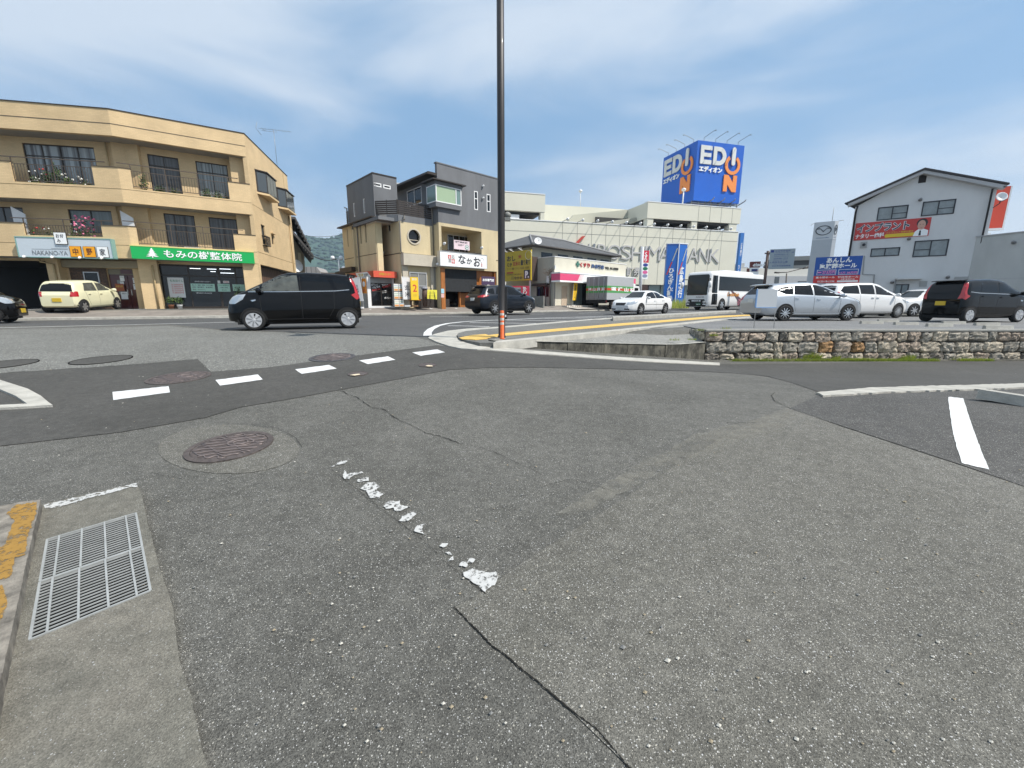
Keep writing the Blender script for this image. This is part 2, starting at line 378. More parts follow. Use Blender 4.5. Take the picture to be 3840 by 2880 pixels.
# the wide road, the finer dark asphalt of the side street, the dark parking ground on the right, an olive patch
near = G([(-500, 1228), (633, 1216), (836, 1236), (1262, 1251), (1600, 1264), (1700, 1262), (1900, 1238), (2300, 1203), (2700, 1184)], 0, 60, False)
far = [(60, 62), (110, 112), (90, 108)]+[(x, y-.02) for x, y in reversed(dens(KERB[1:8], 1.5, False))]
far = [p for p in far]
sheet('main_road', near+far, M_ROAD, .003, px=False, grid=.8)
apx = [(-400, 1245), (300, 1229), (633, 1222), (836, 1239), (1262, 1254), (1560, 1264), (1600, 1276), (1690, 1303), (1620, 1302), (1330, 1336), (1000, 1379), (792, 1395), (740, 1347), (452, 1370), (0, 1399), (-500, 1425)]
sheet('road_apron', jit(dens(apx, 45), 1.2, 7), M_FORE, .0042, 45)
sheet('side_street', [(-600, 1440), (0, 1399), (452, 1370), (741, 1346), (791, 1394), (1000, 1378), (1329, 1334), (1641, 1294), (1728, 1304), (1850, 1310), (2314, 1345), (2699, 1366),
                      (3200, 1360), (3840, 1351), (4500, 1346), (4500, 1428), (3840, 1446), (3300, 1459), (3066, 1468), (2985, 1440), (2880, 1411), (2740, 1398), (2600, 1392), (2300, 1383), (2000, 1377), (1820, 1379), (1686, 1386),
                      (1375, 1443), (1126, 1489), (900, 1527), (768, 1566), (452, 1620), (158, 1654), (0, 1672), (-600, 1740)], M_BAND, .0055, 40)
sheet('parking_ground', [(3072, 1480), (3400, 1468), (3840, 1456), (4500, 1440), (4600, 2000), (3840, 1823), (3609, 1744), (3385, 1671), (3160, 1598), (2960, 1531)], M_DARK, .006, 40)
sheet('asphalt_patch', [(2955, 1528), (2800, 1587), (2600, 1705), (2250, 1925), (1960, 2110), (1780, 2240), (1706, 2276), (1767, 2342), (1843, 2420), (1930, 2485), (2011, 2550), (2131, 2654), (2364, 2881), (2600, 3300), (4800, 3300), (4700, 2020), (3840, 1825), (3609, 1747), (3385, 1674), (3160, 1601)], M_PATCH, .004, 60)
# concrete apron round the drain
GR = [(176, 2021), (511, 1921.5), (567, 2217.6), (108.5, 2405)]
hole = [tuple(gp(x, y, .03)[:2]) for x, y in GR]
AP = [(163, 1890), (511, 1811), (530, 1850), (538, 1890), (560, 1990), (592, 2107), (640, 2250), (651, 2288), (667, 2450), (690, 2540), (717, 2610), (750, 2774), (779, 2880), (830, 3300), (-400, 3300), (-60, 2740), (18, 2450), (90, 2197)]
ap = [tuple(gp(x, y, .03)[:2]) for x, y in jit(dens(AP, 22), 2.2)]
mb = MB(); drape(mb, ap, .03, .12, holes=[hole], thick=.03)
tag(mb.build('concrete_apron', M_APRON, fix=False), kind='structure')
sheet('apron_edge_paint', jit(dens([(165, 1893), (511, 1812), (514, 1822), (455, 1836), (400, 1852), (330, 1868), (260, 1890), (205, 1905), (170, 1907)], 9), 2.6, 3), M_FLAKE, .034, 9, grid=.05)
# kerb stone with worn yellow paint on the left
kb = [(-90, 1915), (60, 1886), (152, 1871), (140, 1930), (104, 2084), (81, 2197), (41, 2378), (0, 2560), (-40, 2800), (-300, 2800), (-300, 1960)]
mb = MB(); drape(mb, [tuple(gp(x, y, .085)[:2]) for x, y in jit(dens(kb, 15), 1.6, 5)], .085, .1, thick=.12)
kbo = mb.build('kerb', mat('kerb_old', (.20, .18, .15), .9, var=.6, vs=12, bump=.5, bs=150), fix=False); tag(kbo, kind='structure')
sheet('kerb_paint', jit(dens([(52, 1896), (140, 1880), (134, 1925), (108, 2000), (92, 2082), (58, 2092), (40, 2160), (0, 2175), (-20, 2060), (18, 2040), (40, 1975), (58, 1950), (25, 1925)], 7), 4, 8), M_YELS, .088, 8, grid=.04)
sheet('kerb_paint', jit(dens([(-60, 2210), (10, 2195), (30, 2260), (-5, 2345), (-60, 2380)], 8), 4, 9), M_YELS, .088, 8, grid=.05)
# the drain grating: two frames of thin bars over a flat black sheet in place of the shaded pit
def grate():
    a, b, c, d = [Vector((*h, 0)) for h in hole]
    zt = lambda p: Vector((p.x, p.y, zg(p.x, p.y)+.033))
    pit = MB(); pit.add([(p.x, p.y, zg(p.x, p.y)+.008) for p in (a, b, c, d)], [(0, 1, 2, 3)])
    tag(pit.build('drain_pit', M_BLACK, fix=False), kind='structure')
    m = mat('galvanised_steel', (.33, .34, .33), .5, metal=.15, var=.15, vs=12)
    for half, lab in ((0, 'galvanised steel drain grating, the farther half beside the yellow painted kerb'), (1, 'galvanised steel drain grating, the nearer half with a rope tie')):
        s0, s1 = (0.01, .495) if half == 0 else (.505, .99)
        P = lambda u, v: (a+(b-a)*u)+((d+(c-d)*u)-(a+(b-a)*u))*v
        o = P(.5, (s0+s1)/2); t = thing('drain_grating', lab, 'drain grating', (o.x, o.y, zt(o).z-.02), 0, 'drain gratings in the concrete apron')
        def bar(mb, u0, v0, u1, v1, w, h):
            p, q = zt(P(u0, v0)), zt(P(u1, v1)); e = (q-p).normalized(); n = e.cross(Vector((0, 0, 1)))*w/2; k = Vector((0, 0, h))
            mb.add([p-n-k, p+n-k, q+n-k, q-n-k, p-n, p+n, q+n, q-n], [(0, 3, 2, 1), (4, 5, 6, 7), (0, 1, 5, 4), (1, 2, 6, 5), (2, 3, 7, 6), (3, 0, 4, 7)])
        fr = MB(); 
        for q in ((0, s0, 1, s0), (0, s1, 1, s1), (0.005, s0, .005, s1), (.995, s0, .995, s1)): bar(fr, *q, .009, .010)
        fr.build('frame', m, t)
        br = MB(); n = 17
        for i in range(1, n): v = s0+(s1-s0)*i/n; bar(br, 0, v, 1, v, .0042, .005)
        br.build('bars', m, t)
        cr = MB()
        for u in (.13, .37, .62, .87): bar(cr, u-(.01 if half else 0), s0, u, s1, .0075, .004)
        for v in cr.v: pass
        cr.v = [(x, y, z+.003) for x, y, z in cr.v]
        cr.build('cross_rods', m, t)
grate()
# white dashes across the side street, worn stripe, bay line
for q in ([(422, 1470), (632, 1448), (637, 1471), (425, 1500)], [(808, 1425), (967, 1404), (985, 1423), (825, 1446)], [(1107, 1385), (1234, 1368), (1262, 1382), (1131, 1402)],
          [(1347, 1352), (1454, 1336), (1483, 1349), (1379, 1365)], [(1546, 1322), (1641, 1310), (1668, 1321), (1578, 1334)]):
    sheet('road_marking', jit(dens(q, 12), .5, 4), M_LINE, .0085, 12, grid=.2)
def zq(pts, X, Y, s): return [(X+s*x, Y+s*y) for x, y in pts]
def zc(pts): return zq(pts, 1100, 1650, .5425)
for i, q in enumerate(([(295, 165), (330, 145), (375, 140), (372, 150), (330, 165), (262, 182)], [(355, 205), (370, 235), (480, 218), (482, 228), (420, 245), (385, 268), (350, 266), (340, 240)],
          [(435, 280), (480, 262), (520, 255), (520, 278), (470, 292)], [(465, 335), (510, 295), (560, 290), (598, 325), (570, 345), (625, 370), (590, 403), (530, 398), (500, 350)],
          [(618, 458), (650, 425), (735, 420), (740, 450), (795, 460), (770, 475), (710, 497), (690, 470), (640, 475)], [(728, 555), (755, 525), (835, 492), (850, 512), (810, 550), (760, 560)],
          [(832, 625), (860, 585), (912, 578), (885, 615), (908, 652), (870, 640)], [(1010, 735), (1030, 712), (1075, 715), (1050, 742)], [(1050, 770), (1085, 775), (1095, 795), (1070, 790)], [(1068, 835), (1100, 805), (1112, 828)],
          [(1142, 868), (1160, 840), (1200, 845), (1220, 812), (1258, 822), (1250, 840), (1205, 850), (1200, 878)],
          [(1175, 915), (1240, 888), (1330, 915), (1400, 910), (1418, 950), (1390, 1000), (1345, 1025), (1325, 1052), (1290, 1020), (1215, 960), (1180, 940)])):
    sheet('worn_marking', jit(dens(zc(q), 7), 2.1, i), M_FLAKE, .0085, 8, grid=.05)
sheet('bay_marking', jit(dens(zq([(1705, 602), (1805, 613), (1830, 690), (1880, 840), (1925, 960), (1980, 1090), (1880, 1066), (1795, 1045), (1760, 930), (1740, 850), (1715, 700)], 2600, 1150, .5606), 10), 1.2, 2), M_LINE, .0095, 12, grid=.1)
# kerbs
mb = MB(); drape(mb, G(jit(dens([(3062, 1470), (3273, 1452), (3840, 1437), (4500, 1424), (4500, 1441), (3840, 1453), (3329, 1469), (3088, 1482)], 14), 1.0, 6), .028, 20), .028, .2, thick=.03)
tag(mb.build('kerb', M_KSTONE, fix=False), kind='structure')
sheet('kerb', [(-100, 1422), (0, 1424), (104, 1457), (154, 1484), (181, 1507), (197, 1518), (0, 1529), (-200, 1537), (-200, 1527), (0, 1518), (102, 1513), (59, 1484), (0, 1459), (-100, 1450)], M_KSTONE, .03, 20, grid=.15, thick=.03)
# cracks
M_CRACK = mat('crack', (.02, .019, .017), .95, spec=.1)
def crack(pts, w, seed, off=.0062):
    r = random.Random(seed); p = [gp(x, y, off) for x, y in jit(dens(pts, 9, False), 1.7, seed)]; mb = MB(); vs = []
    for i, a in enumerate(p):
        d = (p[min(i+1, len(p)-1)]-p[max(i-1, 0)]); d.z = 0; n = d.normalized().cross(Vector((0, 0, 1)))*w*r.uniform(.1, .6)/2
        vs += [a-n, a+n]
    mb.add(vs, [(2*i, 2*i+1, 2*i+3, 2*i+2) for i in range(len(p)-1)])
    tag(mb.build('crack', M_CRACK, fix=False), kind='structure')
zb = lambda l: zq(l, 900, 1100, .452)
crack(zb([(835, 803), (900, 840), (980, 865), (1030, 905), (1090, 945), (1200, 965), (1260, 1015), (1330, 1055), (1450, 1105), (1540, 1155), (1650, 1180), (1820, 1240)]), .016, 1)
crack(zb([(1820, 1240), (2000, 1280), (2100, 1310), (2500, 1500)]), .007, 2)
crack(zc([(1110, 1150), (1170, 1210), (1230, 1275), (1300, 1340), (1370, 1420), (1440, 1460), (1530, 1540), (1600, 1600), (1680, 1659), (1900, 1850), (2100, 2000), (2330, 2270)]), .011, 3)
crack(zc([(250, 190), (350, 270), (450, 350), (600, 470), (740, 570), (900, 690), (1040, 830), (1200, 960), (1330, 1060)]), .005, 4)
crack(zc([(1700, 330), (1900, 270), (2050, 300), (2200, 350)]), .006, 9)
crack(zq([(545, 570), (520, 590), (545, 630), (600, 660), (680, 690)], 2600, 1150, .5606), .012, 5)
crack(zq([(220, 775), (350, 772), (420, 775)], 2600, 1150, .5606), .012, 6)
crack([(558, 1590), (650, 1582), (900, 1586), (1040, 1605), (1110, 1640), (1135, 1680)], .006, 7)
crack([(560, 1770), (640, 1787), (760, 1786)], .006, 8)
sheet('dust_streak', jit(dens([(2090, 1925), (2300, 1790), (2560, 1650), (2790, 1575), (2960, 1540), (2990, 1560), (2900, 1620), (2700, 1680), (2420, 1800), (2180, 1930)], 30), 8, 3), flaky('dust', (.3, .285, .24), 9, .38, .7, .95, .55), .0052, 30)
# scattered grit
mb = MB(); rg = random.Random(31)
for k in range(420):
    px, py = rg.uniform(-50, 3900), 1330+1500*rg.random()**1.5; c = gp(px, py, .009); s_ = rg.uniform(.003, .009)*(1 if rg.random() < .95 else 1.5)
    mb.add([(c.x-s_, c.y, c.z), (c.x, c.y-s_*.7, c.z), (c.x+s_, c.y+s_*.2, c.z), (c.x, c.y+s_, c.z), (c.x, c.y, c.z+s_*.6)], [(0, 1, 4), (1, 2, 4), (2, 3, 4), (3, 0, 4)], rg.randrange(3))
tag(mb.build('gravel', [mat('grit_pale', (.5, .48, .42), .9), mat('grit_tan', (.3, .25, .17), .9), mat('grit_grey', (.2, .2, .19), .9)], fix=False), 'scattered pale grit and small stones lying on the asphalt', 'gravel', kind='stuff')
# manholes
M_IRON = mat('cast_iron', (.10, .082, .075), .6, metal=.3, var=.35, vs=18, bump=.7, bs=45)
def cover(px, py, r, name, label, group, decor=True, m=None, ring=None):
    c = gp(px, py); t = thing(name, label, 'manhole cover', tuple(c), 0, group)
    sl = (zg(c.x, c.y+.3)-zg(c.x, c.y-.3))/.6; slx = (zg(c.x+.3, c.y)-zg(c.x-.3, c.y))/.6
    Q = Vector((-slx, -sl, 1)).normalized().to_track_quat('Z', 'Y').to_matrix().to_4x4(); T = Matrix.Translation(c+Vector((0, 0, .004))) @ Q
    k_ = .87 if decor else .965; mb = MB(); mb.lathe([(r*k_, -.002), (r*k_, .010), (r, .010), (r, -.002)], 48, 0, T, False); mb.build('rim', ring or m or M_IRON, t)
    mb = MB(); mb.lathe([(.001, .008), (r*(k_-.01), .008), (r*(k_-.01), -.002), (.001, -.002)], 48, 0, T, False)
    if decor:
        rr = random.Random(5)
        for i in range(11):
            y = r*(-.72+.144*i); w = math.sqrt(max(0, (r*.8)**2-y*y)); k = 14; p = [T @ Vector((-w+2*w*j/k, y+.02*math.sin(j*.9+i*1.7)+rr.uniform(-.006, .006), .011)) for j in range(k+1)]
            mb.tube(p, .005, 4, 1)
        for k in (.18, .32): mb.tube([T @ Vector((.15*r+k*r*math.cos(q*.5), .2*r+k*r*.8*math.sin(q*.5), .012)) for q in range(13)], .005, 4, 1)
    mb.build('lid', [m or M_IRON, mat('cast_iron_worn', (.2, .165, .155), .5, metal=.3)], t)
sheet('asphalt_patch', [(865+265*math.cos(k*.25)-8, 1684+92*math.sin(k*.25)) for k in range(25)], M_PATCH, .0035, 30)
cover(865, 1676, .30, 'manhole_cover', 'large brown cast iron manhole cover with wavy relief near the drain', 'manhole covers')
cover(672, 1418, .345, 'manhole_cover', 'reddish manhole cover in the dark asphalt behind the first white dash', 'manhole covers')
cover(1247, 1342, .35, 'manhole_cover', 'grey manhole cover at the far edge of the dark asphalt behind the middle dash', 'manhole covers', m=mat('cast_iron_grey', (.085, .082, .085), .6, metal=.3, var=.3, vs=20, bump=.6, bs=40))
cover(382, 1351, .37, 'manhole_cover', 'round asphalt filled cover in the grey road apron', 'manhole covers', False, M_BAND, M_CRACK)
cover(12, 1368, .37, 'manhole_cover', 'asphalt filled cover cut by the left edge of the road', 'manhole covers', False, M_BAND, M_CRACK)
for px, py, lab in ((1342, 1404, 'small valve cover with worn cream paint on its left half'), (1603, 1371, 'small valve cover with worn cream paint on its right half')):
    cover(px, py, .13, 'valve_cover', lab, 'small valve covers', False, M_IRON)
    s = -1 if px < 1400 else 1; c = gp(px, py, .02); mb = MB(); k = [(-.09, -.05), (-.02, -.07), (.03, .0), (.0, .06), (-.06, .03)]
    mb.prism([[(-s*x, y) for x, y in k]], 0, .004, lambda u, z, d: Vector((c.x+u, c.y+z, zg(c.x, c.y)+.016+d)))
    mb.build('paint_flake', mat('cream_paint', (.6, .5, .36), .8, var=.3, vs=30), bpy.data.objects['valve_cover' if s < 0 else 'valve_cover.001'])
# ------------------------------------------------------------------ island, far pavement
def flat(name, pts, z, m, thick=0, px=True):
    P = [tuple(at_z(x, y, z)[:2]) for x, y in pts] if px else pts
    mb = MB(); mb.prism([P], z-thick, z, lambda u, v, d: Vector((u, v, d))); return tag(mb.build(name, m), kind='structure')
z9 = lambda l: zq(l, 1500, 1050, .5425)
ringo = [(1606, 1267), (1612, 1260), (1630, 1252), (1679, 1240), (1750, 1232), (1869, 1225), (2129, 1203), (2297, 1191)]
ringi = [(2292, 1195), (1896, 1230), (1804, 1237), (1744, 1243), (1717, 1251), (1711, 1259), (1717, 1272), (1744, 1283), (1793, 1293), (1850, 1299)]
gut = [(1880, 1303), (2000, 1314), (2314, 1338), (2640, 1357), (2699, 1360), (2699, 1368), (2500, 1359), (2314, 1348), (1960, 1322), (1850, 1313), (1728, 1306), (1684, 1297), (1636, 1281)]
sheet('gutter', ringo+ringi+gut, M_KSTONE, .022, 25, grid=.4, thick=.02)
ZI = .07
flat('sidewalk', [(1713, 1257), (1719, 1249), (1746, 1241), (1806, 1235), (1896, 1228), (2292, 1193), (2731, 1167), (3100, 1152), (3300, 1150), (3300, 1162), (2796, 1191), (2699, 1199), (1961, 1272), (1868, 1281), (1850, 1285), (1800, 1285), (1752, 1277), (1721, 1268)], ZI, M_LOT, .15)
flat('edging', [(1961, 1268), (2313, 1235), (2699, 1195), (2796, 1187.5), (3300, 1160), (3300, 1163), (2796, 1192), (2699, 1201), (2313, 1241), (1961, 1275), (1850, 1285), (1860, 1279)], ZI+.012, M_KSTONE, .17)
def ribbon(name, top, bot, z, m, thick=0): return flat(name, top+bot[::-1], z, m, thick)
ribbon('tactile_paving', z9([(590, 383), (680, 372), (1000, 343), (1500, 301), (2210, 247)])+[(2769, 1181), (3150, 1163)], z9([(640, 394), (740, 382), (1050, 355), (1500, 316), (2210, 259)])+[(2769, 1186), (3150, 1166)], ZI+.012, M_YEL, .01)
flat('tactile_paving', z9([(410, 398), (480, 382), (590, 373), (640, 390), (600, 405), (520, 412), (430, 408)]), ZI+.014, M_YEL, .01)
mbk = MB()   # raised kerb between island pavement and road on the right
mbk.prism([[tuple(at_z(x, y, .2)[:2]) for x, y in [(2297, 1186), (2560, 1173), (2731, 1164), (2760, 1163), (2760, 1168), (2731, 1169), (2560, 1178.5), (2300, 1191)]]], .03, .2, lambda u, v, d: Vector((u, v, d)))
tag(mbk.build('kerb', M_CONC), kind='structure')
def mark(name, l, w, m=M_LINE, off=.009, zf=None):
    """painted line: picture polyline with a real width w"""
    p = [gp(x, y, off) for x, y in dens(l, 40, False)]; mb = MB(); vs = []
    for i, a in enumerate(p):
        d = (p[min(i+1, len(p)-1)]-p[max(i-1, 0)]); d.z = 0; n = d.normalized().cross(Vector((0, 0, 1)))*w/2
        for q in (a-n, a+n): vs.append((q.x, q.y, zg(q.x, q.y)+off))
    mb.add(vs, [(2*i, 2*i+1, 2*i+3, 2*i+2) for i in range(len(p)-1)]); return tag(mb.build(name, m, fix=False), kind='structure')
mark('road_marking', [(-250, 1236), (0, 1229), (430, 1219), (866, 1208), (1357, 1195.5)], .17)
mark('road_marking', z9([(190, 384), (192, 362), (215, 338), (260, 316), (330, 300), (430, 289), (560, 281), (720, 275), (1000, 263), (1470, 249)]), .2)
for q in ([(330, 316), (480, 318), (620, 322)], [(480, 294), (940, 300)], [(740, 277), (1160, 283)], [(1000, 264), (1340, 270)], [(1200, 257), (1430, 262)], [(205, 254), (475, 249)], [(800, 238), (998, 235)], [(1235, 229), (1385, 226)]):
    mark('road_marking', z9(q), .16)
zh = lambda l: zq(l, 2300, 850, .2712)
mark('road_marking', zh([(800, 1170), (1260, 1178)]), .3)
# far pavement along the road: kerb, brown strip, yellow line
def offs(P, d):
    out = []
    for i, a in enumerate(P):
        b = P[min(i+1, len(P)-1)]; c = P[max(i-1, 0)]; dx, dy = b[0]-c[0], b[1]-c[1]; l = math.hypot(dx, dy)
        out.append((a[0]-dy/l*d, a[1]+dx/l*d))
    return out
K = dens(KERB[1:8], 1.2, False)
for name, a, b, off, m in (('kerb', 0, .22, .10, M_KSTONE), ('far_sidewalk', .22, 1.9, .09, mat('brown_paving', (.21, .185, .16), .85, var=.2, vs=2)), ('tactile_paving', .75, .95, .1, mat('yellow_line', (.62, .47, .2), .8, var=.15, vs=5))):
    A, B = offs(K, a), offs(K, b); mb = MB(); vs = []
    for p, q in zip(A, B): vs += [(p[0], p[1], max(zroad(*p)+off, zg(*p)+.012+a*.001)), (q[0], q[1], max(zroad(*q)+off+.02, zg(*q)+.013+a*.001))]
    if a == 0:
        n = len(A); base = [(p[0], p[1], zroad(*p)) for p in A]; mb.add([vs[2*i] for i in range(n)]+base, [(i, i+1, n+i+1, n+i) for i in range(n-1)])
    mb.add(vs, [(2*i, 2*i+1, 2*i+3, 2*i+2) for i in range(len(A)-1)]); tag(mb.build(name, m, fix=False), kind='structure')
F2 = offs(K, 1.88); F3 = offs(K, 9); mb = MB(); vs = []
z7t = lambda l: zq(l, 1250, 900, .2037)
for q in ([(670, 1275), (790, 1305)], [(1250, 1260), (1415, 1300)], [(1770, 1255), (2000, 1295)]): mark('bay_marking', z7t(q), .12, off=.02)
mark('bay_marking', zq([(470, 1130), (650, 1165)], 1600, 900, .226), .12, off=.02)
mark('bay_marking', [(62, 1163), (165, 1158)], .12, off=.02); mark('bay_marking', [(478, 1162), (553, 1158)], .12, off=.02)
# ------------------------------------------------------------------ upper car park, ramp, walls
ZL = .06
WY = 11.42
lot = [(5.35, WY), (60, WY), (90, 60), (40, 48)]+[tuple(at_z(x, y, ZL)[:2]) for x, y in [(3300, 1166), (2796, 1192), (2699, 1201), (2313, 1241)]]+[(3.22, 11.64), (5.6, 13.6)]
mb = MB(); mb.prism([lot], ZL-.05, ZL, lambda u, v, d: Vector((u, v, d))); tag(mb.build('parking_lot', asphalt('asphalt_carpark', (.15, .15, .15), (.19, .19, .186), agg=.4, scale=90, bright=.3, blot=.3, dens=.94)), kind='structure')
W0, W1 = (-.35, 7.86), (5.35, 11.33)
def wtop(s): return .08-.36*min(1, s*1.25)
def wbot(s): x = W0[0]+(W1[0]-W0[0])*s; y = W0[1]+(W1[1]-W0[1])*s; return zg(x, y-.1)
mb = MB(); n = 24; vs = []                      # the ramp of light asphalt behind the wall top
A0, A1 = (-.35, 8.7), (5.6, 13.6)
for i in range(n+1):
    s = i/n; vs += [(W0[0]+(W1[0]-W0[0])*s, W0[1]+(W1[1]-W0[1])*s+.12, wtop(s)), (A0[0]+(A1[0]-A0[0])*s, A0[1]+(A1[1]-A0[1])*s, ZL+.012)]
mb.add(vs, [(2*i, 2*i+2, 2*i+3, 2*i+1) for i in range(n)]); tag(mb.build('ramp', asphalt('asphalt_ramp', (.19, .19, .175), (.25, .245, .225), agg=.4, scale=90, bright=.35, blot=.4, dens=.93), fix=False), kind='structure')
t = thing('retaining_wall', 'low grimy concrete retaining wall at the tip of the island', 'retaining wall', (W0[0], W0[1], -.2))
mb = MB(); r = random.Random(3); d = (Vector((*W1, 0))-Vector((*W0, 0))).normalized(); nn = Vector((d.y, -d.x, 0)); L = (Vector(W1)-Vector(W0)).length; x = 0; k = 0
while x < L-.05:
    w = min(r.uniform(.5, .75), L-x); s0, s1 = x/L, (x+w-.012)/L; o = Vector((*W0, 0)); j = r.uniform(-.01, .01)
    p0, p1 = o+d*x, o+d*(x+w-.012); a = [p0+nn*j, p1+nn*j, p1-nn*.22, p0-nn*.22]; zz = [(wbot(s0)-.05, wtop(s0)+.01), (wbot(s1)-.05, wtop(s1)+.01), (wbot(s1)-.05, wtop(s1)+.01), (wbot(s0)-.05, wtop(s0)+.01)]
    vs = [Vector((q.x, q.y, z[0])) for q, z in zip(a, zz)]+[Vector((q.x, q.y, z[1])) for q, z in zip(a, zz)]
    mb.add(vs, [(0, 3, 2, 1), (4, 5, 6, 7), (0, 1, 5, 4), (1, 2, 6, 5), (2, 3, 7, 6), (3, 0, 4, 7)]); x += w; k += 1
def grime(name, top, bot, z0, z1):
    m, nt, N, Lk, b = nodes(name); b.inputs['Roughness'].default_value = .9
    g = N.new('ShaderNodeNewGeometry'); mp = N.new('ShaderNodeMapping'); mp.inputs['Scale'].default_value = (3.2, 3.2, 1.9); nz = N.new('ShaderNodeTexNoise'); nz.inputs['Scale'].default_value = 1.2; nz.inputs['Detail'].default_value = 7; nz.inputs['Roughness'].default_value = .7
    Lk.new(g.outputs['Position'], mp.inputs[0]); Lk.new(mp.outputs[0], nz.inputs['Vector'])
    r_ = N.new('ShaderNodeMapRange'); r_.inputs[1].default_value = .42; r_.inputs[2].default_value = .62; Lk.new(nz.outputs['Fac'], r_.inputs[0])
    mx = N.new('ShaderNodeMix'); mx.data_type = 'RGBA'; mx.inputs['A'].default_value = (*bot, 1); mx.inputs['B'].default_value = (*top, 1); Lk.new(r_.outputs[0], mx.inputs['Factor']); Lk.new(mx.outputs['Result'], b.inputs['Base Color'])
    bp = N.new('ShaderNodeBump'); bp.inputs['Strength'].default_value = .6; bp.inputs['Distance'].default_value = .03; Lk.new(nz.outputs['Fac'], bp.inputs['Height']); Lk.new(bp.outputs[0], b.inputs['Normal']); return m
M_GRIME = grime('mossy_concrete', (.15, .14, .11), (.04, .038, .03), 0, 0)
mb.build('wall', M_GRIME, t)
mb = MB(); p = [Vector((*W0, 0))+d*(L*i/12)+nn*.0 for i in range(13)]; vs = []
for i, q in enumerate(p): z = wtop(i/12)+.014; vs += [(q.x+nn.x*.02, q.y+nn.y*.02, z), (q.x-nn.x*.1, q.y-nn.y*.1, z+.004)]
mb.add(vs, [(2*i, 2*i+1, 2*i+3, 2*i+2) for i in range(12)]); mb.build('coping', mat('pale_concrete', (.36, .35, .31), .85, var=.35, vs=9), t)
# stone wall
def rock(name, c):
    m, nt, N, Lk, b = nodes(name); b.inputs['Roughness'].default_value = .92; g = N.new('ShaderNodeNewGeometry'); out = []
    for sc_, d_ in ((7, 8), (38, 5)):
        n = N.new('ShaderNodeTexNoise'); n.inputs['Scale'].default_value = sc_; n.inputs['Detail'].default_value = d_; n.inputs['Roughness'].default_value = .72; Lk.new(g.outputs['Position'], n.inputs['Vector']); out.append(n.outputs['Fac'])
    r_ = N.new('ShaderNodeMapRange'); r_.inputs[1].default_value = .36; r_.inputs[2].default_value = .60; Lk.new(out[0], r_.inputs[0])
    mx = N.new('ShaderNodeMix'); mx.data_type = 'RGBA'; mx.inputs['A'].default_value = (*[k*.42 for k in c], 1); mx.inputs['B'].default_value = (*c, 1); Lk.new(r_.outputs[0], mx.inputs['Factor'])
    q = N.new('ShaderNodeMapRange'); q.inputs[1].default_value = .35; q.inputs[2].default_value = .65; q.inputs[3].default_value = .65; q.inputs[4].default_value = 1.2; Lk.new(out[1], q.inputs[0])
    m2 = N.new('ShaderNodeMix'); m2.data_type = 'RGBA'; m2.blend_type = 'MULTIPLY'; m2.inputs['Factor'].default_value = 1; Lk.new(mx.outputs['Result'], m2.inputs['A']); Lk.new(q.outputs[0], m2.inputs['B']); Lk.new(m2.outputs['Result'], b.inputs['Base Color'])
    bp = N.new('ShaderNodeBump'); bp.inputs['Strength'].default_value = 1; bp.inputs['Distance'].default_value = .05; Lk.new(out[0], bp.inputs['Height']); Lk.new(bp.outputs[0], b.inputs['Normal']); return m
ST = [rock('stone_%s' % n, c) for n, c in (('pale', (.6, .52, .4)), ('grey', (.44, .4, .33)), ('pink', (.5, .405, .315)), ('rust', (.48, .28, .13)), ('dark', (.26, .23, .19)))]
